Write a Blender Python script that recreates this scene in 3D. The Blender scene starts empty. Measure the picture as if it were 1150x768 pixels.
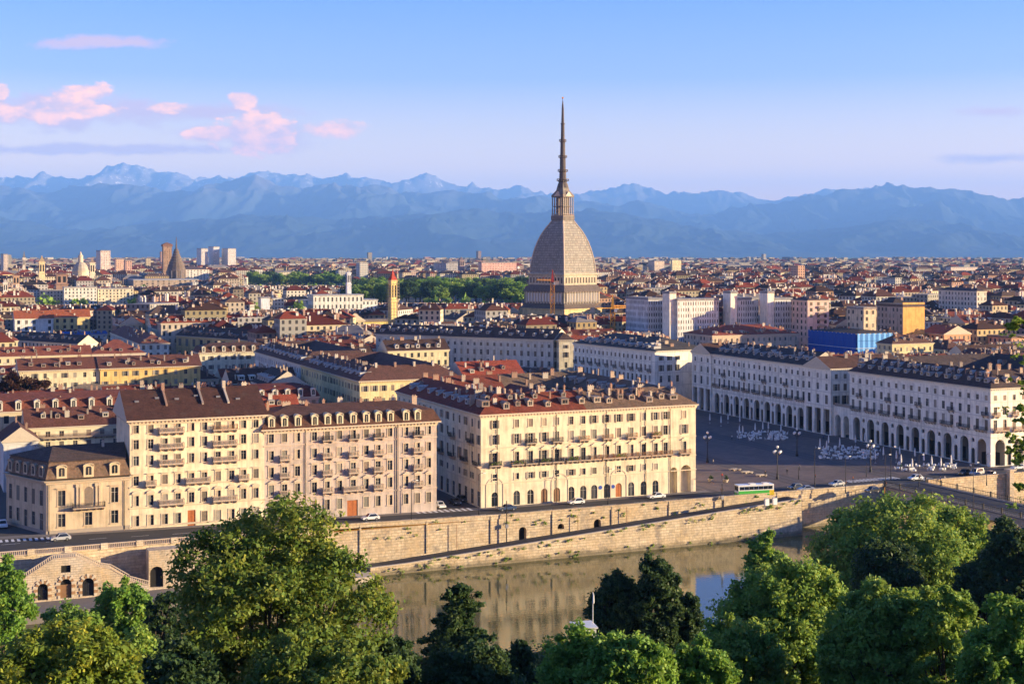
import bpy, bmesh, math, random
import numpy as np
from mathutils import Vector, Matrix

R = math.radians
SC = bpy.context.scene
COL = SC.collection
rnd = random.Random(7)

# ------------------------------------------------------------------ camera, sky, sun, exposure
F, CH, CX, HY = 1557.0, 60.5, 575.0, 285.0          # focal length / eye height / picture centre / eye line of the photograph
cam_d = bpy.data.cameras.new('camera')
cam_d.sensor_width = 36.0
cam_d.lens = 36.0 * F / 1150.0
cam_d.shift_y = -(384.0 - HY) / 1150.0
cam_d.clip_start, cam_d.clip_end = 1.0, 200000.0
cam = bpy.data.objects.new('camera', cam_d)
cam.location = (0, 0, CH)
cam.rotation_euler = (R(90), 0, 0)
COL.objects.link(cam)
SC.camera = cam

SUN_EL, SUN_AZ = R(9.0), R(-3.6)                     # azimuth measured from +X towards +Y
SUN_DIR = Vector((math.cos(SUN_EL) * math.cos(SUN_AZ), math.cos(SUN_EL) * math.sin(SUN_AZ), math.sin(SUN_EL)))
sun_d = bpy.data.lights.new('sun', 'SUN')
sun_d.energy = 5.0
sun_d.angle = R(0.5)
sun_d.color = (1.0, 0.78, 0.46)
sun = bpy.data.objects.new('sun', sun_d)
sun.rotation_euler = SUN_DIR.to_track_quat('Z', 'Y').to_euler()
COL.objects.link(sun)

SKY_STRENGTH = 0.088
HAZE_DENSITY = 3.4e-5
SC.cycles.volume_bounces = 2
SC.view_settings.view_transform = 'Standard'
SC.view_settings.look = 'None'
SC.view_settings.gamma = 1.0
SC.view_settings.use_curve_mapping = False
SC.view_settings.exposure = 2.2


class NT:
    """tiny helper to write node trees"""
    def __init__(self, tree):
        self.t = tree
        tree.nodes.clear()

    def n(self, kind, **kw):
        x = self.t.nodes.new(kind)
        for k, v in kw.items():
            setattr(x, k, v)
        return x

    def l(self, a, b):
        self.t.links.new(a, b)

    def put(self, sock, v):
        if v is None:
            return
        if isinstance(v, bpy.types.NodeSocket):
            self.l(v, sock)
        else:
            if isinstance(v, (tuple, list)) and len(v) == 3 and sock.type == 'RGBA':
                v = (*v, 1)
            sock.default_value = v

    def math(self, op, a, b=None, c=None, clamp=False):
        x = self.n('ShaderNodeMath', operation=op, use_clamp=clamp)
        for i, v in enumerate((a, b, c)):
            self.put(x.inputs[i], v)
        return x.outputs[0]

    def mix(self, fac, a, b, blend='MIX'):
        x = self.n('ShaderNodeMix', data_type='RGBA', blend_type=blend)
        self.put(x.inputs[0], fac)
        self.put(x.inputs[6], a)
        self.put(x.inputs[7], b)
        return x.outputs[2]

    def ramp(self, fac, stops):
        x = self.n('ShaderNodeValToRGB')
        self.put(x.inputs[0], fac)
        e = x.color_ramp.elements
        while len(e) < len(stops):
            e.new(0.5)
        for i, (p, c) in enumerate(stops):
            e[i].position = p
            e[i].color = (*c, 1) if isinstance(c, (tuple, list)) else (c, c, c, 1)
        return x.outputs[0]

    def noise(self, vec, scale, detail=3.0, rough=0.55, out=0):
        x = self.n('ShaderNodeTexNoise')
        self.put(x.inputs['Vector'], vec)
        x.inputs['Scale'].default_value = scale
        x.inputs['Detail'].default_value = detail
        x.inputs['Roughness'].default_value = rough
        return x.outputs[out]

    def sep(self, v):
        x = self.n('ShaderNodeSeparateXYZ')
        self.put(x.inputs[0], v)
        return x.outputs

    def comb(self, a, b, c):
        x = self.n('ShaderNodeCombineXYZ')
        for i, v in enumerate((a, b, c)):
            self.put(x.inputs[i], v)
        return x.outputs[0]


def build_world():
    w = bpy.data.worlds.new('World')
    SC.world = w
    w.use_nodes = True
    t = NT(w.node_tree)
    sky = t.n('ShaderNodeTexSky', sky_type='NISHITA')
    sky.sun_disc = False
    sky.sun_elevation = SUN_EL
    sky.sun_rotation = math.pi / 2 - SUN_AZ
    sky.altitude = 250.0
    sky.air_density = 1.0
    sky.dust_density = 0.4
    sky.ozone_density = 2.0
    d = t.n('ShaderNodeTexCoord').outputs['Generated']
    s = t.sep(d)
    yy = t.math('MAXIMUM', s[1], 0.02)
    a = t.math('DIVIDE', s[0], yy)
    b = t.math('DIVIDE', s[2], yy)
    # the air of that morning: clear blue above, a rosy belt low over the mountains
    tint = t.ramp(t.math('MULTIPLY', s[2], 4.0), [(0.0, (2.5, 1.2, 0.38)), (0.25, (2.0, 0.99, 0.45)), (0.5, (0.60, 0.52, 0.83)), (0.8, (0.235, 0.40, 0.98))])
    base = t.mix(1.0, sky.outputs[0], tint, 'MULTIPLY')
    # at sunrise the sky opposite the sun, and overhead, is still dim
    def ramp01(v, a, b_, lo):
        x = t.n('ShaderNodeMapRange')
        t.put(x.inputs[0], v)
        for i, q in enumerate((a, b_, lo, 1.0)):
            x.inputs[i + 1].default_value = q
        return x.outputs[0]
    dim = t.math('MULTIPLY', ramp01(s[0], -0.85, -0.40, 0.92), ramp01(s[1], -0.7, 0.1, 0.85))
    dim = t.math('MULTIPLY', dim, ramp01(t.math('MULTIPLY', s[2], -1.0), -0.8, -0.25, 0.6))
    base = t.mix(1.0, base, t.comb(dim, dim, dim), 'MULTIPLY')
    # clouds: banks at their own bearings, broken up by noise
    P = t.comb(a, t.math('MULTIPLY', b, 1.9), 0.0)
    n1 = t.noise(P, 26.0, 6.0, 0.62)
    n2 = t.noise(P, 62.0, 5.0, 0.6)
    px = lambda x: (x - CX) / F
    py = lambda y: (HY - y) / F

    def bank(x, y, rx, ry, amp, hard):
        dx = t.math('DIVIDE', t.math('SUBTRACT', a, px(x)), rx * 1.2 / F)
        dy = t.math('DIVIDE', t.math('SUBTRACT', b, py(y)), ry * 1.12 / F)
        r2 = t.math('ADD', t.math('MULTIPLY', dx, dx), t.math('MULTIPLY', dy, dy))
        m = t.math('SUBTRACT', 1.18, t.math('SQRT', r2))
        m = t.math('ADD', m, t.math('MULTIPLY', t.math('SUBTRACT', n1, 0.5), amp * 1.7))
        m = t.math('ADD', m, t.math('MULTIPLY', t.math('SUBTRACT', n2, 0.5), amp * 1.1))
        return t.math('MULTIPLY', m, hard * 2.0, clamp=True)

    def union(ms):
        o = ms[0]
        for m in ms[1:]:
            o = t.math('MAXIMUM', o, m)
        return o
    puff = union([bank(284, 150, 36, 19, 1.5, 1.9), bank(273, 114, 13, 9, 1.2, 1.9), bank(232, 152, 17, 7, 1.2, 1.6),
                  bank(376, 146, 30, 10, 1.4, 0.9), bank(104, 104, 17, 10, 1.4, 1.6), bank(82, 116, 26, 11, 1.5, 1.4),
                  bank(104, 125, 26, 8, 1.3, 1.6), bank(46, 130, 22, 8, 1.4, 1.2), bank(195, 121, 20, 6, 1.3, 1.5),
                  bank(0, 103, 10, 8, 1.2, 1.6), bank(14, 126, 26, 10, 1.4, 0.8)])
    veil = union([bank(60, 124, 130, 17, 1.3, 0.9), bank(230, 125, 90, 9, 1.2, 0.7), bank(110, 168, 170, 6, 1.2, 0.8),
                  bank(108, 48, 55, 7, 1.3, 0.8), bank(300, 152, 70, 16, 1.4, 0.5), bank(1110, 126, 34, 5, 1.2, 0.5),
                  bank(1120, 178, 60, 5, 1.2, 0.45)])
    puff = t.math('MULTIPLY', puff, 0.95)
    veil = t.math('MULTIPLY', veil, 0.8)
    c1 = t.mix(veil, base, (2.9, 1.65, 1.55))
    lit = t.mix(t.math('MULTIPLY', t.math('SUBTRACT', n2, 0.38), 3.6, clamp=True), (3.6, 2.0, 1.5), (7.2, 3.1, 0.95))
    c2 = t.mix(puff, c1, lit)
    bg = t.n('ShaderNodeBackground')
    t.l(c2, bg.inputs[0])
    bg.inputs[1].default_value = SKY_STRENGTH
    out = t.n('ShaderNodeOutputWorld')
    t.l(bg.outputs[0], out.inputs[0])


build_world()

# ------------------------------------------------------------------ coordinates
EA = R(23.4)
E1 = Vector((math.cos(EA), math.sin(EA), 0))          # along the quay
E2 = Vector((-math.sin(EA), math.cos(EA), 0))         # away from the river, into the town
O = Vector((-7.4, 329.4, 0))                          # river corner of the cream block


def gz(p):
    u = (p[0] - O.x) * E1.x + (p[1] - O.y) * E1.y
    return 0.017 * min(110.0, max(0.0, -u))


def uv(u, v, z=0.0):
    return O + E1 * u + E2 * v + Vector((0, 0, z))


def to_uv(p):
    d = Vector((p[0], p[1], 0)) - O
    return d.dot(E1), d.dot(E2)


def at(px, py, z=0.0):
    """the point at height z seen at a pixel of the photograph"""
    y = F * (CH - z) / (py - HY)
    return Vector(((px - CX) / F * y, y, z))


def run(p, d, px):
    """how far along d from p until the bearing of pixel column px"""
    k = (px - CX) / F
    return (k * p.y - p.x) / (d.x - k * d.y)


def pix(p):
    return CX + F * p[0] / p[1], HY + F * (CH - p[2]) / p[1]


# ------------------------------------------------------------------ materials
def material(name, rough=0.85, spec=0.3):
    m = bpy.data.materials.new(name)
    m.use_nodes = True
    t = NT(m.node_tree)
    b = t.n('ShaderNodeBsdfPrincipled')
    b.inputs['Roughness'].default_value = rough
    b.inputs['Specular IOR Level'].default_value = spec
    o = t.n('ShaderNodeOutputMaterial')
    t.l(b.outputs[0], o.inputs[0])
    return m, t, b


def plain(name, col, rough=0.8, metal=0.0, var=0.15, scale=1.5, spec=0.3):
    m, t, b = material(name, rough, spec)
    g = t.n('ShaderNodeNewGeometry').outputs['Position']
    f = t.noise(g, scale, 3)
    t.put(b.inputs['Base Color'], t.mix(f, tuple(c * (1 - var) for c in col), tuple(min(1, c * (1 + var)) for c in col)))
    b.inputs['Metallic'].default_value = metal
    return m


def wall_material(name, windows):
    m, t, b = material(name, 0.9, 0.2)
    oi = t.n('ShaderNodeObjectInfo')
    pos = t.n('ShaderNodeNewGeometry').outputs['Position']
    f = t.noise(pos, 0.35, 5, 0.65)
    s = t.sep(pos)
    streak = t.noise(t.comb(t.math('MULTIPLY', s[0], 1.1), t.math('MULTIPLY', s[1], 1.1), t.math('MULTIPLY', s[2], 0.09)), 1.0, 4, 0.6)
    k = t.math('ADD', t.math('MULTIPLY', f, 0.95), t.math('MULTIPLY', streak, 1.15))
    k = t.math('MINIMUM', t.math('ADD', k, -0.06), 1.12)
    base = t.mix(1.0, oi.outputs['Color'], t.comb(k, k, k), 'MULTIPLY')
    if windows:
        u = t.sep(t.n('ShaderNodeUVMap').outputs[0])
        fu = t.math('FRACT', u[0])
        fv = t.math('FRACT', u[1])
        inx = t.math('LESS_THAN', t.math('ABSOLUTE', t.math('SUBTRACT', fu, 0.5)), 0.19)
        inz = t.math('LESS_THAN', t.math('ABSOLUTE', t.math('SUBTRACT', fv, 0.52)), 0.29)
        has = t.math('GREATER_THAN', u[0], 0.001)
        wn = t.n('ShaderNodeTexWhiteNoise', noise_dimensions='3D')
        t.l(t.comb(t.math('FLOOR', u[0]), t.math('FLOOR', u[1]), t.math('MULTIPLY', oi.outputs['Random'], 91.0)), wn.inputs[0])
        mask = t.math('MULTIPLY', t.math('MULTIPLY', inx, inz), has)
        mask = t.math('MULTIPLY', mask, t.math('LESS_THAN', wn.outputs[0], 0.93))
        wc = t.ramp(wn.outputs[0], [(0.0, (0.02, 0.024, 0.03)), (0.5, (0.035, 0.037, 0.04)), (0.62, (0.16, 0.11, 0.075)), (0.8, (0.22, 0.2, 0.17)), (1.0, (0.1, 0.12, 0.1))])
        # a string course at each floor
        fl = t.math('LESS_THAN', fv, 0.035)
        base = t.mix(t.math('MULTIPLY', fl, t.math('MULTIPLY', has, 0.3)), base, (0.25, 0.22, 0.18))
        base = t.mix(mask, base, wc)
        t.put(b.inputs['Roughness'], t.math('SUBTRACT', 0.9, t.math('MULTIPLY', mask, 0.5)))
    t.put(b.inputs['Base Color'], base)
    return m


def roof_material(name, flat=False):
    m, t, b = material(name, 0.88, 0.25)
    oi = t.n('ShaderNodeObjectInfo')
    pos = t.n('ShaderNodeTexCoord').outputs['Object']
    f = t.noise(pos, 0.5, 5, 0.7)
    g = t.noise(pos, 2.2, 4, 0.75)
    k = t.math('ADD', t.math('MULTIPLY', f, 1.1), t.math('MULTIPLY', g, 1.7))
    k = t.math('MAXIMUM', t.math('ADD', k, -0.56), 0.22)
    base = t.mix(1.0, oi.outputs['Color'], t.comb(k, k, k), 'MULTIPLY')
    moss = t.noise(pos, 0.22, 4, 0.7)
    base = t.mix(t.math('MULTIPLY', t.math('SUBTRACT', moss, 0.55), 2.2, clamp=True), base, (0.10, 0.085, 0.07))
    t.put(b.inputs['Base Color'], base)
    if not flat:
        wv = t.n('ShaderNodeTexWave', wave_type='BANDS', bands_direction='Z')
        t.l(pos, wv.inputs['Vector'])
        wv.inputs['Scale'].default_value = 1.3
        wv.inputs['Distortion'].default_value = 1.0
        bp = t.n('ShaderNodeBump')
        bp.inputs['Strength'].default_value = 0.5
        bp.inputs['Distance'].default_value = 0.12
        t.l(t.math('ADD', wv.outputs['Fac'], t.math('MULTIPLY', g, 1.5)), bp.inputs['Height'])
        t.l(bp.outputs[0], b.inputs['Normal'])
    return m


def stone_material(name, c1, c2, mortar, sx, sy, var=0.5):
    """coursed stone, laid along the wall it is on: bearing along the quay + height"""
    m, t, b = material(name, 0.9, 0.2)
    pos = t.n('ShaderNodeNewGeometry').outputs['Position']
    s = t.sep(pos)
    al = t.math('ADD', t.math('MULTIPLY', s[0], E1.x), t.math('MULTIPLY', s[1], E1.y))
    ac = t.math('ADD', t.math('MULTIPLY', s[0], E2.x), t.math('MULTIPLY', s[1], E2.y))
    vec = t.comb(t.math('ADD', al, t.math('MULTIPLY', ac, 0.7)), s[2], 0.0)
    br = t.n('ShaderNodeTexBrick')
    t.l(vec, br.inputs['Vector'])
    br.inputs['Color1'].default_value = (*c1, 1)
    br.inputs['Color2'].default_value = (*c2, 1)
    br.inputs['Mortar'].default_value = (*mortar, 1)
    br.inputs['Scale'].default_value = 1.0
    br.inputs['Brick Width'].default_value = sx
    br.inputs['Row Height'].default_value = sy
    br.inputs['Mortar Size'].default_value = 0.03
    f = t.noise(pos, 0.16, 6, 0.7)
    f2 = t.noise(pos, 1.3, 4, 0.7)
    col = t.mix(t.math('MULTIPLY', t.math('SUBTRACT', f, 0.42), 3.0, clamp=True), br.outputs['Color'], (0.50, 0.36, 0.20))
    k = t.math('ADD', t.math('MULTIPLY', f2, var * 1.4), 1.0 - var * 0.7)
    col = t.mix(1.0, col, t.comb(k, k, k), 'MULTIPLY')
    st = t.noise(t.comb(t.math('MULTIPLY', al, 0.6), t.math('MULTIPLY', s[2], 0.08), 0.0), 1.0, 4, 0.7)
    col = t.mix(t.math('MULTIPLY', t.math('SUBTRACT', st, 0.56), 3.0, clamp=True), col, (0.20, 0.155, 0.11))
    f3 = t.noise(pos, 0.45, 5, 0.75)
    col = t.mix(t.math('MULTIPLY', t.math('SUBTRACT', f3, 0.50), 4.0, clamp=True), col, (0.28, 0.235, 0.185))
    # damp, dark foot above the waterline
    wet = t.math('ADD', t.math('MULTIPLY', t.math('ADD', s[2], 6.9), -0.9), t.math('MULTIPLY', t.math('SUBTRACT', f3, 0.5), 2.4), clamp=True)
    col = t.mix(t.math('MULTIPLY', wet, 0.7), col, (0.085, 0.08, 0.05))
    t.put(b.inputs['Base Color'], col)
    bp = t.n('ShaderNodeBump')
    bp.inputs['Strength'].default_value = 0.8
    bp.inputs['Distance'].default_value = 0.1
    t.l(t.math('ADD', f2, br.outputs['Fac']), bp.inputs['Height'])
    t.l(bp.outputs[0], b.inputs['Normal'])
    return m


def tinted(name, cols, rough=0.6, spec=0.3):
    """one of several colours, by object"""
    m, t, b = material(name, rough, spec)
    oi = t.n('ShaderNodeObjectInfo')
    x = t.n('ShaderNodeValToRGB')
    x.color_ramp.interpolation = 'CONSTANT'
    e = x.color_ramp.elements
    while len(e) < len(cols):
        e.new(0.5)
    for i, c in enumerate(cols):
        e[i].position = i / len(cols)
        e[i].color = (*c, 1)
    t.l(oi.outputs['Random'], x.inputs[0])
    pos = t.n('ShaderNodeNewGeometry').outputs['Position']
    k = t.math('ADD', t.math('MULTIPLY', t.noise(pos, 2.0, 3), 0.5), 0.75)
    t.put(b.inputs['Base Color'], t.mix(1.0, x.outputs[0], t.comb(k, k, k), 'MULTIPLY'))
    return m


def coloured(name, rough=0.4, spec=0.5, coat=0.0):
    """object colour straight"""
    m, t, b = material(name, rough, spec)
    oi = t.n('ShaderNodeObjectInfo')
    pos = t.n('ShaderNodeNewGeometry').outputs['Position']
    k = t.math('ADD', t.math('MULTIPLY', t.noise(pos, 1.7, 3), 0.24), 0.88)
    t.put(b.inputs['Base Color'], t.mix(1.0, oi.outputs['Color'], t.comb(k, k, k), 'MULTIPLY'))
    b.inputs['Coat Weight'].default_value = coat
    return m


def leaf_material(name, c1, c2, c3):
    m, t, b = material(name, 0.55, 0.25)
    at_ = t.n('ShaderNodeAttribute', attribute_name='leaf')
    s = t.sep(at_.outputs['Vector'])
    col = t.mix(s[0], c1, c2)
    col = t.mix(t.math('MULTIPLY', s[1], s[1]), col, c3)
    t.put(b.inputs['Base Color'], col)
    tr = t.n('ShaderNodeBsdfTranslucent')
    t.put(tr.inputs[0], t.mix(0.5, col, c3))
    mx = t.n('ShaderNodeMixShader')
    mx.inputs[0].default_value = 0.36
    t.l(b.outputs[0], mx.inputs[1])
    t.l(tr.outputs[0], mx.inputs[2])
    o = [n for n in m.node_tree.nodes if n.type == 'OUTPUT_MATERIAL'][0]
    t.l(mx.outputs[0], o.inputs[0])
    return m


M = {}
M['wall'] = wall_material('plaster', False)
M['wallw'] = wall_material('plaster_far', True)
M['roof'] = roof_material('roof_tiles')
M['roofflat'] = roof_material('roof_sheet', True)
M['trim'] = coloured('stone_trim', 0.85, 0.2)
M['glass'] = tinted('window_glass', [(0.02, 0.025, 0.03), (0.045, 0.045, 0.05), (0.03, 0.03, 0.03), (0.06, 0.065, 0.07), (0.025, 0.03, 0.04)], 0.12, 0.5)
M['sash'] = tinted('window_sash', [(0.42, 0.38, 0.32), (0.55, 0.52, 0.46), (0.3, 0.26, 0.22)], 0.6)
M['shutter'] = tinted('shutter_paint', [(0.23, 0.18, 0.14), (0.18, 0.145, 0.11), (0.32, 0.28, 0.23), (0.14, 0.12, 0.095), (0.20, 0.19, 0.155), (0.40, 0.33, 0.24)], 0.7)
M['wood'] = plain('door_wood', (0.40, 0.13, 0.04), 0.6, var=0.3)
M['brownwood'] = plain('dark_door_wood', (0.22, 0.12, 0.06), 0.6, var=0.3)
M['iron'] = plain('iron', (0.035, 0.035, 0.04), 0.55, 0.5)
M['rail'] = plain('railing_stone', (0.46, 0.37, 0.29), 0.85, var=0.2)
M['rust'] = plain('balcony_brown', (0.30, 0.17, 0.09), 0.8, var=0.25)
M['chim'] = tinted('chimney_render', [(0.42, 0.33, 0.25), (0.46, 0.40, 0.32), (0.34, 0.21, 0.15), (0.27, 0.22, 0.19), (0.52, 0.46, 0.38), (0.30, 0.19, 0.14)], 0.9)
M['white'] = plain('white_paint', (0.74, 0.73, 0.70), 0.7, var=0.08)
M['quay'] = stone_material('quay_stone', (0.64, 0.52, 0.36), (0.50, 0.40, 0.275), (0.30, 0.24, 0.165), 1.5, 0.62, 0.75)
M['quay2'] = stone_material('stair_stone', (0.62, 0.52, 0.40), (0.54, 0.45, 0.35), (0.36, 0.30, 0.24), 1.0, 0.45, 0.3)
M['capstone'] = plain('cap_stone', (0.52, 0.44, 0.34), 0.9, var=0.25)
M['hole'] = plain('dark_opening', (0.015, 0.014, 0.013), 0.9, var=0.1)
M['fascia'] = plain('gable_plaster', (0.58, 0.49, 0.37), 0.9)
M['recess'] = plain('dark_recess', (0.05, 0.043, 0.038), 0.9)  # backs of openings: the shade inside them is put into this dark colour
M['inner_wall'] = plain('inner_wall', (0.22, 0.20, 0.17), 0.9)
M['asphalt'] = plain('asphalt', (0.055, 0.053, 0.054), 0.9, var=0.25, scale=0.4)
M['pave'] = plain('pavement', (0.20, 0.175, 0.155), 0.9, var=0.2, scale=0.8)
M['paint'] = plain('road_paint', (0.70, 0.69, 0.66), 0.8, var=0.15)
M['soil'] = plain('hill_soil', (0.035, 0.05, 0.018), 0.95, var=0.5, scale=0.3)
M['bark'] = plain('bark', (0.07, 0.055, 0.04), 0.95, var=0.4, scale=3.0)
M['car'] = coloured('car_paint', 0.3, 0.5, 0.5)
M['rubber'] = plain('tyre_rubber', (0.02, 0.02, 0.02), 0.8)
M['chrome'] = plain('wheel_metal', (0.45, 0.45, 0.46), 0.35, 0.8)
M['carglass'] = plain('vehicle_glass', (0.015, 0.018, 0.02), 0.08, spec=0.6)
M['lampglass'] = plain('lamp_glass', (0.75, 0.74, 0.70), 0.3, var=0.05)
M['red'] = plain('red_paint', (0.42, 0.05, 0.04), 0.6)
M['crane'] = plain('crane_yellow', (0.80, 0.38, 0.05), 0.6, var=0.15)
M['leafA'] = leaf_material('leaves_olive', (0.062, 0.125, 0.021), (0.145, 0.230, 0.034), (0.36, 0.37, 0.06))
M['leafB'] = leaf_material('leaves_bright', (0.085, 0.20, 0.030), (0.19, 0.36, 0.050), (0.36, 0.48, 0.08))
M['leafC'] = leaf_material('leaves_dark', (0.022, 0.058, 0.020), (0.052, 0.105, 0.034), (0.11, 0.165, 0.045))
M['leafD'] = leaf_material('leaves_mid', (0.090, 0.195, 0.035), (0.21, 0.35, 0.055), (0.40, 0.48, 0.085))
M['leafY'] = leaf_material('leaves_yellow', (0.09, 0.16, 0.02), (0.20, 0.28, 0.035), (0.42, 0.41, 0.05))
M['leafR'] = leaf_material('leaves_copper', (0.030, 0.012, 0.010), (0.06, 0.022, 0.015), (0.10, 0.05, 0.03))


# ------------------------------------------------------------------ mesh building
class MB:
    def __init__(self):
        self.v, self.f, self.m, self.u = [], [], [], []

    def face(self, pts, mat=0, uvs=None):
        i = len(self.v)
        self.v.extend(tuple(p) for p in pts)
        self.f.append(tuple(range(i, i + len(pts))))
        self.m.append(mat)
        self.u.append(uvs)

    def box(self, x0, x1, y0, y1, z0, z1, mat=0):
        i = len(self.v)
        self.v += [(x0, y0, z0), (x1, y0, z0), (x1, y1, z0), (x0, y1, z0), (x0, y0, z1), (x1, y0, z1), (x1, y1, z1), (x0, y1, z1)]
        for q in ((0, 3, 2, 1), (4, 5, 6, 7), (0, 1, 5, 4), (1, 2, 6, 5), (2, 3, 7, 6), (3, 0, 4, 7)):
            self.f.append(tuple(i + k for k in q))
            self.m.append(mat)
            self.u.append(None)

    def tube(self, pts, rad, n=6, mat=0, cap=True):
        """tapered tube through points"""
        rings = []
        for k, p in enumerate(pts):
            p = Vector(p)
            a = Vector(pts[max(0, k - 1)])
            b = Vector(pts[min(len(pts) - 1, k + 1)])
            d = (b - a).normalized()
            s = d.orthogonal().normalized() if abs(d.z) > 0.999 else d.cross(Vector((0, 0, 1))).normalized()
            w = d.cross(s)
            r = rad[k] if isinstance(rad, (list, tuple)) else rad
            i = len(self.v)
            for q in range(n):
                an = 2 * math.pi * q / n
                self.v.append(tuple(p + (s * math.cos(an) + w * math.sin(an)) * r))
            rings.append(i)
        for a, b in zip(rings, rings[1:]):
            for q in range(n):
                self.f.append((a + q, a + (q + 1) % n, b + (q + 1) % n, b + q))
                self.m.append(mat)
                self.u.append(None)
        if cap:
            self.f.append(tuple(rings[0] + q for q in range(n))[::-1])
            self.f.append(tuple(rings[-1] + q for q in range(n)))
            self.m += [mat, mat]
            self.u += [None, None]

    def lathe(self, prof, n=12, mat=0, c=(0, 0)):
        """profile of (radius, z)"""
        i = len(self.v)
        for r, z in prof:
            for q in range(n):
                an = 2 * math.pi * (q + 0.5) / n
                self.v.append((c[0] + r * math.cos(an), c[1] + r * math.sin(an), z))
        for k in range(len(prof) - 1):
            for q in range(n):
                a, b = i + k * n, i + (k + 1) * n
                self.f.append((a + q, a + (q + 1) % n, b + (q + 1) % n, b + q))
                self.m.append(mat)
                self.u.append(None)
        self.f.append(tuple(i + (len(prof) - 1) * n + q for q in range(n)))
        self.m.append(mat)
        self.u.append(None)

    def loft(self, polys, mat=0, cap=True, ucount=None):
        """rings of equal length, bottom to top"""
        n = len(polys[0])
        idx = []
        for p in polys:
            idx.append(len(self.v))
            self.v.extend(tuple(q) for q in p)
        for a, b in zip(idx, idx[1:]):
            for q in range(n):
                self.f.append((a + q, a + (q + 1) % n, b + (q + 1) % n, b + q))
                self.m.append(mat)
                self.u.append(None)
        if cap:
            self.f.append(tuple(idx[-1] + q for q in range(n)))
            self.m.append(mat)
            self.u.append(None)

    def facade(self, p0, ex, n, W, z0, z1, ops=(), mat=0, rmat=None, bmat=None, bays=None):
        """wall sheet with real openings. ops: (x0, x1, za, zb, arch, depth, backed)"""
        p0, ex, n = Vector(p0), Vector(ex), Vector(n)
        rmat = mat if rmat is None else rmat
        P = lambda x, z, d=0.0: p0 + ex * x + Vector((0, 0, z)) - n * d
        U = (lambda x, z: (x / W * bays[0], (z - z0) / (z1 - z0) * bays[1])) if bays else None

        def q(a, b, c, d):
            if b - a < 1e-4 or d - c < 1e-4:
                return
            self.face([P(a, c), P(b, c), P(b, d), P(a, d)], mat, [U(a, c), U(b, c), U(b, d), U(a, d)] if U else None)
        zs = sorted({z0, z1, *[o[2] for o in ops], *[o[3] for o in ops]})
        for a, b in zip(zs, zs[1:]):
            mid = (a + b) / 2
            act = sorted([o for o in ops if o[2] < mid < o[3]], key=lambda o: o[0])
            x = 0.0
            for o in act:
                q(x, o[0], a, b)
                x = max(x, o[1])
            q(x, W, a, b)
        for o in ops:
            x0, x1, za, zb, arch, dp = o[:6]
            back = o[6] if len(o) > 6 else False
            top = zb
            if arch:
                r = (x1 - x0) / 2
                rise = min(r, (zb - za) * 0.9) * (arch if arch < 1 else 1.0)
                zsp = zb - rise
                cx = (x0 + x1) / 2
                N = 8
                arc = [(cx - r * math.cos(math.pi * k / N), zsp + rise * math.sin(math.pi * k / N)) for k in range(N + 1)]
                for (ax, az), (bx, bz) in zip(arc, arc[1:]):
                    if abs(bx - ax) > 1e-5:
                        self.face([P(ax, az), P(bx, bz), P(bx, zb), P(ax, zb)], mat)
                    self.face([P(ax, az), P(ax, az, dp), P(bx, bz, dp), P(bx, bz)], rmat)
                top = zsp
            else:
                self.face([P(x0, zb), P(x0, zb, dp), P(x1, zb, dp), P(x1, zb)], rmat)
            self.face([P(x0, za), P(x0, za, dp), P(x0, top, dp), P(x0, top)], rmat)
            self.face([P(x1, za, dp), P(x1, za), P(x1, top), P(x1, top, dp)], rmat)
            self.face([P(x0, za, dp), P(x0, za), P(x1, za), P(x1, za, dp)], rmat)
            if back:
                self.face([P(x0, za, dp), P(x1, za, dp), P(x1, zb, dp), P(x0, zb, dp)], rmat if bmat is None or back == 2 else bmat)

    def mesh(self, name, mats, smooth=False):
        me = bpy.data.meshes.new(name)
        me.from_pydata(self.v, [], self.f)
        for m in (mats if isinstance(mats, (list, tuple)) else [mats]):
            me.materials.append(M[m] if isinstance(m, str) else m)
        me.polygons.foreach_set('material_index', self.m)
        if any(u is not None for u in self.u):
            lay = me.uv_layers.new(name='UVMap')
            flat = []
            for f, u in zip(self.f, self.u):
                for k in range(len(f)):
                    flat += list(u[k]) if u else [0.0, 0.0]
            lay.data.foreach_set('uv', flat)
        if smooth:
            me.polygons.foreach_set('use_smooth', [True] * len(self.f))
        me.update()
        return me

    def build(self, name, mats, parent=None, loc=(0, 0, 0), rz=0.0, col=None, smooth=False):
        return put(name, self.mesh(name, mats, smooth), parent, loc, rz, col)


KIDS = {}


def put(name, me, parent=None, loc=(0, 0, 0), rz=0.0, col=None):
    o = bpy.data.objects.new(name, me)
    o.location = loc
    o.rotation_euler = (0, 0, rz)
    if col is not None:
        o.color = (*col, 1) if len(col) == 3 else col
    if parent is not None:
        o.parent = parent
        KIDS.setdefault(parent, []).append(o)
    COL.objects.link(o)
    return o


def tag(o, label, cat, group=None, kind=None):
    if label:
        o['label'] = label
    if cat:
        o['category'] = cat
    if group:
        o['group'] = group
    if kind:
        o['kind'] = kind
    return o


def thing(name, label, cat, loc, rz=0.0, group=None):
    o = bpy.data.objects.new(name, None)
    o.empty_display_size = 1.0
    o.location = loc
    o.rotation_euler = (0, 0, rz)
    COL.objects.link(o)
    return tag(o, label, cat, group)


def struct(name, mb, mats, smooth=False):
    o = mb.build(name, mats, smooth=smooth)
    o['kind'] = 'structure'
    return o


def copy_tree(o, parent=None):
    c = o.copy()
    COL.objects.link(c)
    if parent is not None:
        c.parent = parent
        KIDS.setdefault(parent, []).append(c)
    for ch in list(KIDS.get(o, ())):
        copy_tree(ch, c)
    return c


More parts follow.
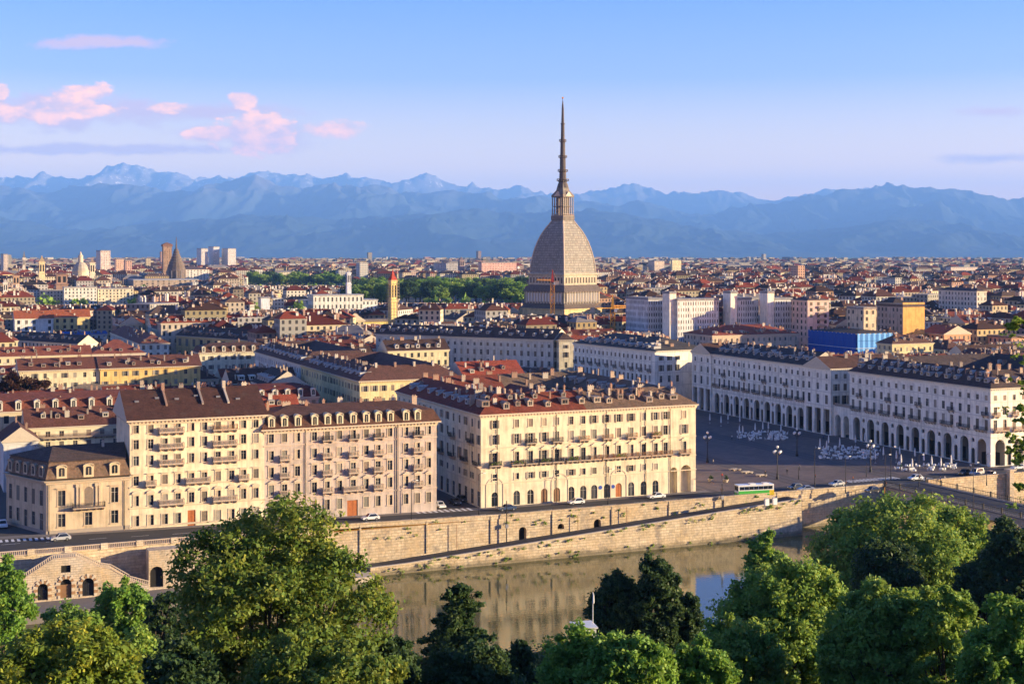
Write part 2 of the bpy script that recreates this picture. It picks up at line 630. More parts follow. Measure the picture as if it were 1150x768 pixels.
def leaf_cloud(name, centres, radii, per, leaf, mat, seed, centre, droop=0.0, flat=0.8, hue=None):
    """many small leaf faces gathered in clumps"""
    rs = np.random.RandomState(seed)
    C = np.repeat(np.asarray(centres, float), per, axis=0)
    Rr = np.repeat(np.asarray(radii, float), per)
    n = len(C)
    d = rs.normal(size=(n, 3))
    d /= np.linalg.norm(d, axis=1)[:, None]
    rad = rs.rand(n) ** 0.45 * rs.uniform(0.72, 1.4, n)
    st = np.repeat(rs.uniform(0.7, 1.35, (len(centres), 3)), per, axis=0)
    P = C + d * (Rr * rad)[:, None] * st * np.array([1, 1, flat])
    out = P - np.asarray(centre)
    out /= (np.linalg.norm(out, axis=1)[:, None] + 1e-6)
    N = d * 0.45 + out * 0.3 + rs.normal(size=(n, 3)) * 0.7 + np.array([0, 0, 0.25])
    N /= np.linalg.norm(N, axis=1)[:, None]
    A = np.cross(N, rs.normal(size=(n, 3)))
    A /= np.linalg.norm(A, axis=1)[:, None]
    B = np.cross(N, A)
    s = leaf * rs.uniform(0.6, 1.25, n)
    a, b = A * s[:, None], B * (s * rs.uniform(0.45, 0.7, n))[:, None]
    sag = N * (s * 0.25)[:, None]
    V = np.stack([P - a - sag, P - b, P + a - sag, P + b], 1).reshape(-1, 3)
    nclump = len(centres)
    hc = np.repeat(rs.rand(nclump), per)
    h0 = np.clip(hc * 0.6 + rs.rand(n) * 0.5, 0, 1)
    h1 = np.clip(rs.rand(n) * np.repeat(rs.rand(nclump), per) * 1.25, 0, 1)
    colr = np.repeat(np.stack([h0, h1, np.zeros(n), np.ones(n)], 1), 4, axis=0).astype(np.float32)
    me = bpy.data.meshes.new(name)
    me.vertices.add(4 * n)
    me.vertices.foreach_set('co', V.astype(np.float32).ravel())
    me.loops.add(4 * n)
    me.loops.foreach_set('vertex_index', np.arange(4 * n, dtype=np.int32))
    me.polygons.add(n)
    me.polygons.foreach_set('loop_start', np.arange(0, 4 * n, 4, dtype=np.int32))
    at_ = me.attributes.new('leaf', 'FLOAT_COLOR', 'POINT')
    at_.data.foreach_set('color', colr.ravel())
    me.update(calc_edges=True)
    me.materials.append(M[mat])
    return me


# ------------------------------------------------------------------ the setting: ground, river, hills, air
def vq(u):
    """line of the quay edge: it swings out a little upstream"""
    return -13.5 - 0.09 * max(0.0, min(80.0, -u - 40.0))


WATER_Z = -8.5


def build_ground():
    m, t, b = material('town_ground', 0.95, 0.15)
    pos = t.n('ShaderNodeNewGeometry').outputs['Position']
    s = t.sep(pos)
    town = t.mix(t.noise(pos, 0.02, 5), (0.07, 0.065, 0.062), (0.14, 0.12, 0.10))
    field = t.ramp(t.noise(pos, 0.0011, 6, 0.7), [(0.35, (0.025, 0.05, 0.02)), (0.5, (0.05, 0.075, 0.03)), (0.62, (0.12, 0.11, 0.06)), (0.7, (0.03, 0.055, 0.025))])
    t.put(b.inputs['Base Color'], t.mix(t.math('MULTIPLY', t.math('SUBTRACT', s[1], 5600), 0.0006, clamp=True), town, field))
    mb = MB()
    us = [-30000, -9000, -3000, -800, -300, -150, -110, -100, -80, -60, -40, -20, 0, 40, 107, 121, 300, 800, 3000, 12000, 40000]
    for a, c in zip(us, us[1:]):
        zc = [0.017 * min(110.0, max(0.0, -x)) for x in (a, c)]
        va, vc = vq(a), vq(c)
        rows = [(va, vc), (60, 60), (500, 500), (2000, 2000), (6000, 6000), (20000, 20000), (60000, 60000)]
        for (r0a, r0c), (r1a, r1c) in zip(rows, rows[1:]):
            mb.face([uv(a, r0a, zc[0]), uv(c, r0c, zc[1]), uv(c, r1c, zc[1]), uv(a, r1a, zc[0])])
    struct('ground', mb, m)


build_ground()


def strip(name, mat, u0, u1, fa, fb, dz, step=10):
    """sheet following the ground between two lines v = fa(u) and v = fb(u)"""
    mb = MB()
    n = max(1, int((u1 - u0) / step))
    for k in range(n):
        a, c = u0 + (u1 - u0) * k / n, u0 + (u1 - u0) * (k + 1) / n
        za, zc = 0.017 * min(110.0, max(0.0, -a)) + dz, 0.017 * min(110.0, max(0.0, -c)) + dz
        mb.face([uv(a, fa(a), za), uv(c, fa(c), zc), uv(c, fb(c), zc), uv(a, fb(a), za)])
    return struct(name, mb, mat)


strip('road', 'asphalt', -260, 420, lambda u: vq(u) + 2.6, lambda u: -2.6, 0.02)
strip('pavement', 'pave', -130, 62, lambda u: -2.6, lambda u: 0.5, 0.12)
strip('pavement', 'pave', -260, 420, lambda u: vq(u), lambda u: vq(u) + 2.6, 0.12)


def build_square():
    m, t, b = material('square_paving', 0.85, 0.25)
    pos = t.n('ShaderNodeNewGeometry').outputs['Position']
    s = t.sep(pos)
    u = t.math('ADD', t.math('MULTIPLY', s[0], E1.x), t.math('MULTIPLY', s[1], E1.y))
    v = t.math('ADD', t.math('MULTIPLY', s[0], E2.x), t.math('MULTIPLY', s[1], E2.y))
    br = t.n('ShaderNodeTexBrick')
    t.l(t.comb(u, v, 0.0), br.inputs['Vector'])
    br.inputs['Color1'].default_value = (0.19, 0.14, 0.118, 1)
    br.inputs['Color2'].default_value = (0.145, 0.112, 0.10, 1)
    br.inputs['Mortar'].default_value = (0.11, 0.095, 0.085, 1)
    br.inputs['Scale'].default_value = 1
    br.inputs['Brick Width'].default_value = 2.4
    br.inputs['Row Height'].default_value = 1.2
    br.inputs['Mortar Size'].default_value = 0.05
    f = t.noise(pos, 0.13, 5, 0.7)
    k = t.math('ADD', t.math('MULTIPLY', f, 0.9), 0.55)
    col = t.mix(1.0, br.outputs['Color'], t.comb(k, k, k), 'MULTIPLY')
    # carriageways of smoother, darker stone crossing the square, with worn pale tram bands
    lane = t.math('LESS_THAN', t.math('ABSOLUTE', t.math('SUBTRACT', t.math('MODULO', t.math('ADD', u, 400.0), 30.0), 15.0)), 3.6)
    col = t.mix(t.math('MULTIPLY', lane, 0.65), col, (0.085, 0.075, 0.075))
    rail = t.math('LESS_THAN', t.math('ABSOLUTE', t.math('SUBTRACT', t.math('MODULO', t.math('ADD', u, 400.0), 3.0), 1.5)), 0.08)
    col = t.mix(t.math('MULTIPLY', t.math('MULTIPLY', rail, lane), 0.6), col, (0.32, 0.31, 0.30))
    t.put(b.inputs['Base Color'], col)
    mb = MB()
    mb.face([uv(60.5, -2.4, 0.028), uv(158, -2.4, 0.028), uv(158, 170, 0.028), uv(60.5, 170, 0.028)])
    struct('square', mb, m)


build_square()


def build_markings():
    mb = MB()
    def bar(u, v, du, dv, z=0.034):
        g = 0.017 * min(110.0, max(0.0, -u))
        mb.face([uv(u, v, z + g), uv(u + du, v, z + g), uv(u + du, v + dv, z + g), uv(u, v + dv, z + g)])
    for k in range(10):                                  # crossing by the small street left of the block
        bar(-16.5 + k * 1.45, -2.2, 0.65, 3.2, 0.14)
    for k in range(11):                                  # crossing at the far left corner
        bar(-110 + k * 1.15, -5.2, 0.6, 2.6)
    for k in range(14):
        bar(104 + k * 1.2, -4.4, 0.6, 3.4)
    for k in range(30):                                  # lane line along the quay
        bar(-150 + k * 8.5, -7.8, 3.6, 0.16)
    for k in range(6):
        bar(124, -10.4 + k * 1.3, 4.2, 0.6)
    struct('road_marking', mb, 'paint')


build_markings()


def build_river():
    m, t, b = material('river_water', 0.06, 0.5)
    pos = t.n('ShaderNodeNewGeometry').outputs['Position']
    s = t.sep(pos)
    u = t.math('ADD', t.math('MULTIPLY', s[0], E1.x), t.math('MULTIPLY', s[1], E1.y))
    v = t.math('ADD', t.math('MULTIPLY', s[0], E2.x), t.math('MULTIPLY', s[1], E2.y))
    t.put(b.inputs['Base Color'], t.mix(t.noise(pos, 0.03, 4), (0.075, 0.080, 0.026), (0.11, 0.105, 0.036)))
    b.inputs['IOR'].default_value = 1.55
    big = t.noise(t.comb(t.math('MULTIPLY', u, 0.05), t.math('MULTIPLY', v, 0.10), 0.0), 1.0, 3)
    t.put(b.inputs['Roughness'], t.math('ADD', t.math('MULTIPLY', big, 0.05), 0.008))
    w = t.noise(t.comb(t.math('MULTIPLY', u, 0.35), t.math('MULTIPLY', v, 0.9), 0.0), 1.0, 4, 0.6)
    bp = t.n('ShaderNodeBump')
    bp.inputs['Strength'].default_value = 0.10
    bp.inputs['Distance'].default_value = 0.15
    t.l(w, bp.inputs['Height'])
    t.l(bp.outputs[0], b.inputs['Normal'])
    mb = MB()
    mb.face([uv(-1500, -130, WATER_Z), uv(1500, -130, WATER_Z), uv(1500, -13.0, WATER_Z), uv(-120, -13.0, WATER_Z), uv(-1500, -13.0, WATER_Z)])
    struct('river', mb, m)


build_river()


def fbm(x, y, seed, octaves=6, ridged=False, lac=2.03, gain=0.5):
    """value noise on arrays"""
    rs = np.random.RandomState(seed)
    tot = np.zeros_like(x, dtype=float)
    amp, fr, norm = 1.0, 1.0, 0.0
    for _ in range(octaves):
        g = rs.rand(256, 256)
        ox, oy = rs.rand(2) * 200
        X, Y = x * fr + ox, y * fr + oy
        xi, yi = np.floor(X).astype(int), np.floor(Y).astype(int)
        fx, fy = X - xi, Y - yi
        fx, fy = fx * fx * (3 - 2 * fx), fy * fy * (3 - 2 * fy)
        v = (g[xi % 256, yi % 256] * (1 - fx) + g[(xi + 1) % 256, yi % 256] * fx) * (1 - fy) + \
            (g[xi % 256, (yi + 1) % 256] * (1 - fx) + g[(xi + 1) % 256, (yi + 1) % 256] * fx) * fy
        if ridged:
            v = 1 - np.abs(2 * v - 1)
            v = v * v
        tot += v * amp
        norm += amp
        amp *= gain
        fr *= lac
    return tot / norm


def grid_mesh(name, X, Y, Z, mat, smooth=True):
    ny, nx = X.shape
    co = np.stack([X, Y, Z], -1).reshape(-1, 3)
    i = np.arange(ny * nx).reshape(ny, nx)
    f = np.stack([i[:-1, :-1], i[:-1, 1:], i[1:, 1:], i[1:, :-1]], -1).reshape(-1, 4)
    me = bpy.data.meshes.new(name)
    me.vertices.add(len(co))
    me.vertices.foreach_set('co', co.ravel())
    me.loops.add(f.size)
    me.loops.foreach_set('vertex_index', f.ravel())
    me.polygons.add(len(f))
    me.polygons.foreach_set('loop_start', np.arange(0, f.size, 4))
    me.polygons.foreach_set('use_smooth', np.full(len(f), smooth))
    me.update(calc_edges=True)
    me.materials.append(mat)
    o = bpy.data.objects.new(name, me)
    COL.objects.link(o)
    o['kind'] = 'structure'
    return o


def hill_z(X, Y):
    u = (X - O.x) * E1.x + (Y - O.y) * E1.y
    v = (X - O.x) * E2.x + (Y - O.y) * E2.y
    d = -92.0 - v                                        # metres back from the near bank
    z = np.interp(d, [-6, 0, 4, 40, 85, 140, 190, 220, 400], [-12, -9.5, -5.5, -2.5, 7, 24, 42, 56.5, 57])
    side = np.clip((np.abs(u + 124) - 190) / 160, 0, 1)
    return np.where(z > -5, -5 + (z + 5) * (1 - side), z)


def build_hill():
    U, V = np.meshgrid(np.linspace(-620, 420, 90), np.concatenate([np.linspace(-430, -110, 60), np.linspace(-108, -84, 13)]))
    X = O.x + U * E1.x + V * E2.x
    Y = O.y + U * E1.y + V * E2.y
    Z = hill_z(X, Y) + (fbm(X / 14, Y / 14, 3, 4) - 0.5) * 1.2
    Z = np.minimum(Z, np.where(np.hypot(X, Y) < 12, 57.5, 99))
    grid_mesh('hill', X, Y, Z, M['soil'])


build_hill()


def build_mountains():
    m, t, b = material('mountain_rock', 0.95, 0.1)
    g = t.n('ShaderNodeNewGeometry')
    pos = g.outputs['Position']
    z = t.sep(pos)[2]
    nz = t.sep(g.outputs['Normal'])[2]
    n = t.noise(pos, 0.0016, 7, 0.7)
    n2 = t.noise(pos, 0.006, 5, 0.7)
    h = t.math('ADD', z, t.math('MULTIPLY', t.math('SUBTRACT', n, 0.5), 900))
    col = t.ramp(t.math('MULTIPLY', h, 1 / 3000), [(0.0, (0.028, 0.045, 0.040)), (0.3, (0.025, 0.042, 0.045)), (0.5, (0.05, 0.062, 0.06)), (0.66, (0.11, 0.10, 0.10)), (1.0, (0.17, 0.15, 0.15))])
    snow = t.math('MULTIPLY', t.math('MULTIPLY', t.math('SUBTRACT', h, 2150), 0.004, clamp=True), t.math('MULTIPLY', t.math('SUBTRACT', n2, 0.58), 9.0, clamp=True))
    col = t.mix(snow, col, (0.85, 0.80, 0.80))
    t.put(b.inputs['Base Color'], col)

    def chain(name, y0, y1, pts, seed, scale, rough, crest=0.45, foot=0.0):
        """a range of hills: pts are (bearing column, row) of its skyline"""
        ny, nx = 110, 900
        xs = np.linspace(-260, 1420, nx)
        prof = np.interp(xs, [p[0] for p in pts], [p[1] for p in pts])
        tt = np.linspace(0, 1, ny)
        K, T = np.meshgrid((xs - CX) / F, tt)
        Yd = y0 + (y1 - y0) * T
        X = K * (y0 + y1) * 0.5 * 1.0
        X = K * (y0 + (y1 - y0) * crest)
        yc = y0 + (y1 - y0) * crest
        top = CH + (HY - prof) / F * yc
        env = np.where(T < crest, T / crest, 1 - (T - crest) / (1 - crest) * 0.7)
        env = np.clip(env, 0, 1)
        wx = fbm(X / scale, Yd / scale, seed + 9, 4) - 0.5
        rid = fbm(X / scale + wx * 0.9, Yd / (scale * 1.6) + wx * 0.6, seed, 7, True, 2.1, 0.52)
        rid = (rid - rid.mean()) / rid.std()
        e = env ** 0.95
        # ridges run down from the crest; the crest itself keeps the traced skyline
        away = np.clip(np.abs(T - crest) * 3.2, 0.1, 1)
        Z = top[None, :] * e * (1 + rough * rid * away) + foot
        Z += top[None, :] * 0.030 * rid * e + 105 * e * (fbm(X / 600, Yd / 600, seed + 5, 5, True) - 0.4)
        Z = np.where(T <= 0.001, -40, Z)
        grid_mesh(name, X, Yd, np.maximum(Z, -40), m)
    back = [(-260, 215), (-60, 196), (0, 197), (20, 194), (38, 199), (48, 191), (62, 200), (90, 199), (104, 197), (128, 190), (140, 188), (160, 193), (176, 196), (200, 193), (220, 201), (244, 193),
            (262, 199), (280, 197), (300, 200), (325, 195), (343, 191), (360, 199), (385, 203), (410, 199), (440, 206), (462, 203), (480, 202), (500, 206), (530, 209), (560, 213), (585, 204), (600, 213),
            (640, 214), (660, 219), (680, 216), (712, 209), (730, 217), (760, 216), (800, 211), (840, 217), (880, 221), (920, 219), (960, 214), (1000, 218), (1150, 228), (1420, 226)]
    chain('mountains', 40000, 62000, back, 11, 2700.0, 0.15, 0.35)
    mid = [(-260, 214), (0, 214), (60, 220), (110, 212), (150, 206), (190, 214), (230, 212), (260, 208), (290, 203), (310, 209), (340, 216), (370, 212), (395, 208), (420, 206), (450, 216), (490, 212), (520, 218),
           (560, 224), (600, 220), (640, 228), (690, 231), (720, 228), (760, 236), (800, 240), (830, 232), (860, 228), (890, 222), (910, 218), (930, 220), (960, 215), (984, 211), (1000, 210), (1014, 210), (1040, 215),
           (1070, 218), (1100, 222), (1125, 229), (1150, 226), (1420, 224)]
    chain('mountains', 30000, 44000, mid, 23, 2300.0, 0.20, 0.5)
    front = [(-260, 228), (-40, 236), (0, 240), (30, 246), (60, 258), (100, 262), (150, 256), (200, 250), (250, 246), (300, 240), (330, 244), (380, 250), (430, 246), (480, 240), (520, 238), (560, 242), (610, 240), (660, 236),
             (700, 240), (740, 246), (800, 260), (860, 264), (900, 262), (950, 256), (1000, 250), (1060, 252), (1110, 262), (1150, 268), (1420, 262)]
    chain('mountains', 24000, 33000, front, 37, 1700.0, 0.24, 0.55)


build_mountains()


def build_haze():
    m = bpy.data.materials.new('air')
    m.use_nodes = True
    t = NT(m.node_tree)
    v = t.n('ShaderNodeVolumePrincipled')
    v.inputs['Color'].default_value = (0.20, 0.45, 1.0, 1)
    v.inputs['Density'].default_value = HAZE_DENSITY
    v.inputs['Anisotropy'].default_value = 0.0
    o = t.n('ShaderNodeOutputMaterial')
    t.l(v.outputs[0], o.inputs['Volume'])
    mb = MB()
    mb.box(-60000, 60000, -3000, 66000, -60, 3450)
    o = mb.build('haze', m)
    o['kind'] = 'stuff'


if HAZE_DENSITY > 0:
    build_haze()


# ------------------------------------------------------------------ quay walls, ramp, stair, bridge
def gzu(u):
    return 0.017 * min(110.0, max(0.0, -u))


def build_quay():
    root = thing('quay_wall', 'long sunlit stone embankment wall under the riverside road, with small dark archways', 'quay wall', uv(0, -13.5, 0), EA)
    # wall: local x = along the quay, y = into the town
    mb = MB()
    segs = [(-330, -240), (-240, -150), (-150, -120), (-120, -100), (-100, -80), (-80, -60), (-60, -40)]
    for a, c in segs:
        pa, pc = Vector((a, vq(a) + 13.5, 0)), Vector((c, vq(c) + 13.5, 0))
        d = (pc - pa)
        L = d.length
        d.normalize()
        n = Vector((d.y, -d.x, 0))
        mb.facade(pa, d, n, L, -12, gzu(a) + 0.06)
    ops = []
    for px_, py_, w, h in ((587, 609, 1.9, 3.6), (671, 597, 1.9, 3.0), (630, 594, 1.7, 1.3)):
        u = run(uv(0, -13.5), E1, px_)
        y = uv(u, -13.5).y
        z = CH - (py_ - HY) * y / F
        ops.append((u + 40 - w / 2, u + 40 + w / 2, z, z + h, True, 1.2, True))
    mb.facade((-40, 0, 0), (1, 0, 0), (0, -1, 0), 147.5, -12, 0.06, ops, bmat=1)
    mb.facade((121.1, 0, 0), (1, 0, 0), (0, -1, 0), 320, -12, 0.06)
    mb.build('wall', ['quay', 'hole'], root)
    pm = MB()
    for a, c in segs + [(-40, 0), (0, 107), (121.6, 420)]:
        k = 5
        if -121 < a < -61:
            continue                                     # the balustrade stands there
        for j in range(k):
            u0, u1 = a + (c - a) * j / k, a + (c - a) * (j + 1) / k
            for (d0, d1, za, zb) in ((-0.12, 0.45, 0.0, 0.85), (-0.24, 0.57, 0.85, 1.02)):
                P = lambda u, d, z: (u, vq(u) + 13.5 + d, gzu(u) + z)
                pm.face([P(u0, d0, za), P(u1, d0, za), P(u1, d0, zb), P(u0, d0, zb)])
                pm.face([P(u1, d1, za), P(u0, d1, za), P(u0, d1, zb), P(u1, d1, zb)])
                pm.face([P(u0, d0, zb), P(u1, d0, zb), P(u1, d1, zb), P(u0, d1, zb)])
                pm.face([P(u0, d1, za), P(u1, d1, za), P(u1, d0, za), P(u0, d0, za)])
    pm.build('parapet', ['quay'], root)
    for k in range(9):                                   # slim buttress posts
        u = -34 + k * 15.5
        b = MB()
        b.box(-0.2, 0.2, -0.22, 0, -7.0 + max(0, u + 30) * 0.058, 0.9)
        b.build('pilaster', 'quay', root, (u, 0, 0))


build_quay()

RAMP0, RAMP1 = -30.0, 77.5


def ramp_z(u):
    return -7.4 + (u - RAMP0) * 7.15 / (RAMP1 - RAMP0)


def build_ramp():
    r = thing('ramp', 'sloping asphalt ramp with a low stone parapet dropping from the square to the water', 'ramp', uv(0, -17, 0), EA)
    mb = MB()
    y0, y1 = -3.6, 3.48                                   # local: outer edge, quay wall
    n = 12
    for k in range(n):
        a, c = RAMP0 + (RAMP1 - RAMP0) * k / n, RAMP0 + (RAMP1 - RAMP0) * (k + 1) / n
        mb.face([(a, y0, ramp_z(a)), (c, y0, ramp_z(c)), (c, y1, ramp_z(c)), (a, y1, ramp_z(a))])
    mb.face([(-80, y0 - 1.5, -7.4), (RAMP0, y0, -7.4), (RAMP0, y1, -7.4), (-80, y1 - 2, -7.4)])
    mb.build('roadway', ['asphalt'], r)
    w = MB()
    ue = 76.5
    for k in range(14):
        a, c = -34 + (ue + 34) * k / 14, -34 + (ue + 34) * (k + 1) / 14
        za, zc = max(-7.4, ramp_z(a)), max(-7.4, ramp_z(c))
        f = lambda u, d, z: (u, y0 + d, z)
        bat = -0.9                                        # the wall leans back
        w.face([f(a, bat, -12), f(c, bat, -12), f(c, -0.25, zc + 0.55), f(a, -0.25, za + 0.55)])
        w.face([f(a, -0.4, za + 0.55), f(c, -0.4, zc + 0.55), f(c, -0.4, zc + 0.75), f(a, -0.4, za + 0.75)], 1)
        w.face([f(a, -0.4, za + 0.75), f(c, -0.4, zc + 0.75), f(c, 0.32, zc + 0.75), f(a, 0.32, za + 0.75)], 1)
        w.face([f(c, 0.32, zc - 0.2), f(a, 0.32, za - 0.2), f(a, 0.32, za + 0.75), f(c, 0.32, zc + 0.75)])
    w.face([(ue, y0 - 0.9, -12), (ue, y1 - 0.05, -12), (ue, y1 - 0.05, ramp_z(ue)), (ue, y0 - 0.25, ramp_z(ue) + 0.7)])
    w.face([(-34, y0 - 0.9, -12), (-34, y0 - 0.4, -6.6), (-34, y0 + 0.3, -6.6), (-34, y0 + 0.6, -12)])
    w.build('river_wall', ['quay', 'capstone'], r)
    # landing stage upstream
    q = MB()
    q.box(-110, -34.05, -8.5, y0 + 8, -12, -7.45)
    q.build('landing', ['capstone'], r)


build_ramp()


def build_bridge():
    r = thing('bridge', 'stone arch bridge with iron railings leading over the river to the square', 'bridge', uv(114.3, -13.5, 0), EA)
    L, hw = 86.0, 6.6
    for s in (-1, 1):
        mb = MB()
        ops = [(4 + k * 27, 28 + k * 27, -9.5, -1.2, 0.98, 2 * hw - 0.05 if s < 0 else 0.02) for k in range(3)]
        if s < 0:
            mb.facade((-hw, 0, 0), (0, -1, 0), (-1, 0, 0), L, -12, 0.35, ops)
        else:
            mb.facade((hw, -L, 0), (0, 1, 0), (1, 0, 0), L, -12, 0.35, [(L - o[1], L - o[0], *o[2:]) for o in ops])
        mb.build('side_wall', ['quay2'], r)
    d = MB()
    d.box(-hw + 1.6, hw - 1.6, -L, 1.0, -0.3, 0.26)
    d.build('roadway', ['asphalt'], r)
    for s in (-1, 1):
        f = MB()
        a, c = sorted((s * (hw - 1.6), s * (hw + 0.2)))
        f.box(a, c, -L, 0.5, 0.0, 0.40)
        f.build('footway', ['pave'], r)
        g = MB()
        x = s * hw
        g.box(x - 0.05, x + 0.05, -L, 0, 1.4, 1.5)
        g.box(x - 0.04, x + 0.04, -L, 0, 0.55, 0.62)
        for k in range(int(L / 0.6)):
            g.box(x - 0.025, x + 0.025, -k * 0.6 - 0.025, -k * 0.6 + 0.025, 0.4, 1.4)
        for k in range(int(L / 6)):
            g.box(x - 0.16, x + 0.16, -k * 6 - 0.16, -k * 6 + 0.16, 0.4, 1.75)
        g.build('railing', ['iron'], r)


build_bridge()


def balustrade(mb, p, q, h=0.95, pitch=0.36):
    """rail, plinth and balusters between two points of the foot line"""
    p, q = Vector(p), Vector(q)
    d = q - p
    L = Vector((d.x, d.y, 0)).length
    e = Vector((d.x, d.y, 0)).normalized()
    n = Vector((-e.y, e.x, 0))
    for za, zb, w in ((0, 0.16, 0.18), (h - 0.16, h, 0.2)):
        pts = [p + n * w, p - n * w, q - n * w, q + n * w]
        mb.face([x + Vector((0, 0, zb)) for x in pts])
        for i in range(4):
            a, b = pts[i], pts[(i + 1) % 4]
            mb.face([a + Vector((0, 0, za)), b + Vector((0, 0, za)), b + Vector((0, 0, zb)), a + Vector((0, 0, zb))])
    k = max(1, int(L / pitch))
    for i in range(k):
        c = p + d * ((i + 0.5) / k)
        mb.box(c.x - 0.09, c.x + 0.09, c.y - 0.09, c.y + 0.09, c.z + 0.14, c.z + h - 0.14)


def build_stair():
    """double stair against the quay: a trapezoid front with arched doors"""
    u0 = run(uv(0, -24), E1, 62)
    v0 = -23.6
    org = uv(u0, v0, -6.6)
    r = thing('river_stair', 'double stone staircase with sloping balustrades and arched doors below the road', 'staircase', org, EA)
    px2x = lambda px: run(uv(0, v0), E1, px) - u0
    top = 8.0
    xa, xb, xc, xd = px2x(22), px2x(60), px2x(86), px2x(114)
    mb = MB()
    ops = []
    for px_, w, h, arch in ((48, 1.9, 3.2, True), (74, 2.1, 3.7, True), (99, 2.2, 3.5, True)):
        x = px2x(px_)
        ops.append((x - w / 2 - xa, x + w / 2 - xa, 0.3, 0.3 + h, arch, 0.5, True))
    xw = px2x(74)
    ops.append((xw - 0.9, xw + 0.9, 5.2, 6.6, False, 0.4, True))
    lo = 4.3
    mb.facade((xa, 0, 0), (1, 0, 0), (0, -1, 0), xd - xa, -2, lo, [o for o in ops if o[3] < lo + 0.1], bmat=1)
    mb.face([(xa, 0, lo), (xb, 0, lo), (xb, 0, top)])
    mb.facade((xb, 0, 0), (1, 0, 0), (0, -1, 0), xc - xb, lo, top, [(ops[3][0] - xb, ops[3][1] - xb, 5.2, 6.6, False, 0.4, True)], bmat=1)
    mb.face([(xc, 0, lo), (xd, 0, lo), (xd, 0, lo + 1.2), (xc, 0, top)])
    D = 4.6
    for (x1, z1), (x2, z2) in (((xa, lo), (xb, top)), ((xb, top), (xc, top)), ((xc, top), (xd, lo + 1.2))):
        mb.face([(x1, 0, z1), (x2, 0, z2), (x2, D, z2), (x1, D, z1)])
    mb.face([(xa, D, -2), (xa, 0, -2), (xa, 0, lo), (xa, D, lo)])
    mb.face([(xd, 0, -2), (xd, D, -2), (xd, D, lo + 1.2), (xd, 0, lo + 1.2)])
    mb.build('stair_block', ['quay2', 'hole'], r)
    for k, (px_, w, h) in enumerate(((48, 1.9, 3.2), (74, 2.1, 3.7), (99, 2.2, 3.5))):
        x = px2x(px_)
        dm = MB()
        dm.box(-w / 2 + 0.03, w / 2 - 0.03, 0.34, 0.44, 0.3, 0.3 + h * 0.68)
        if k != 1:
            for j in range(5):
                dm.box(-w / 2 + 0.2 + j * w / 5.4, -w / 2 + 0.26 + j * w / 5.4, 0.28, 0.34, 0.3, 0.2 + h * 0.8)
        dm.build('door', ['iron' if k != 1 else 'brownwood'], r, (x, 0, 0))
        st = MB()                                         # rusticated ring of alternating blocks
        rr = w / 2
        zsp = 0.3 + h - rr
        for j in range(9):
            a0 = math.pi * (j + 0.08) / 9
            a1 = math.pi * (j + 0.92) / 9
            ro = rr + (0.85 if j % 2 == 0 else 0.55)
            q = [(math.cos(a) * q_, zsp + math.sin(a) * q_) for a, q_ in ((a0, rr), (a0, ro), (a1, ro), (a1, rr))]
            f = [(x_, -0.14, z_) for x_, z_ in q]
            bk = [(x_, 0.0, z_) for x_, z_ in q]
            st.face(f[::-1], j % 2)
            for i in range(4):
                st.face([f[i], f[(i + 1) % 4], bk[(i + 1) % 4], bk[i]], j % 2)
        for j in range(4):
            for s in (-1, 1):
                a, b_ = sorted((s * rr, s * (rr + (0.7 if j % 2 else 0.45))))
                st.box(a, b_, -0.14, 0, 0.25 + j * (zsp - 0.3) / 4, 0.15 + (j + 1) * (zsp - 0.3) / 4, j % 2)
        st.build('arch_surround', ['capstone', 'rust'], r, (x, 0, 0))
    for p, q in (((xa, 0.2, lo), (xb, 0.2, top)), ((xb, 0.2, top), (xc, 0.2, top)), ((xc, 0.2, top), (xd, 0.2, lo + 1.2)), ((xa, 2.6, lo + 0.3), (xa + 0.1, 0.2, lo))):
        b = MB()
        balustrade(b, p, q)
        b.build('balustrade', ['rail'], r)
    # lower flight to the right, and the upper quay terrace behind
    xe, xf, xg = px2x(125), px2x(146), px2x(168)
    w = MB()
    w.face([(xd, 0.6, -2), (xe, 0.6, -2), (xe, 0.6, 5.0), (xd, 0.6, 5.5)])
    w.face([(xe, 0.6, -2), (xf, 0.6, -2), (xf, 0.6, 2.6), (xe, 0.6, 5.0)])
    w.face([(xd, 0.6, 5.5), (xe, 0.6, 5.0), (xe, D, 5.0), (xd, D, 5.5)])
    w.face([(xe, 0.6, 5.0), (xf, 0.6, 2.6), (xf, D, 2.6), (xe, D, 5.0)])
    w.face([(xf, 0.6, -2), (xg, 0.6, -2), (xg, 0.6, 1.0), (xf, 0.6, 2.6)])
    w.face([(xf, 0.6, 2.6), (xg, 0.6, 1.0), (xg, D, 1.0), (xf, D, 2.6)])
    w.face([(xg, 0.6, -2), (xg, D, -2), (xg, D, 1.0), (xg, 0.6, 1.0)])
    w.build('flight', ['quay2'], r)
    for p, q in (((xd, 0.7, 5.5), (xe, 0.7, 5.0)), ((xe, 0.7, 5.0), (xf, 0.7, 2.6)), ((xf, 0.7, 2.4), (xg, 0.7, 1.0))):
        b = MB()
        balustrade(b, p, q)
        b.build('balustrade', ['rail'], r)
    # arched cellar door at the right end
    x = px2x(177)
    cm = MB()
    cm.facade((xg + 0.02, 1.2, 0), (1, 0, 0), (0, -1, 0), 14, -2, 7.8, [(x - xg - 1.3, x - xg + 1.3, 0.4, 4.6, True, 0.7, True)], bmat=1)
    cm.face([(xg, 1.2, 7.8), (xg + 14, 1.2, 7.8), (xg + 14, D, 7.8), (xg, D, 7.8)])
    cm.face([(xg, D, -2), (xg, 1.2, -2), (xg, 1.2, 7.8), (xg, D, 7.8)])
    cm.build('cellar_front', ['quay2', 'hole'], r)
    g = MB()
    g.box(-30, 40, -9, D, -2.2, -0.02)
    g.build('landing', ['pave'], r)
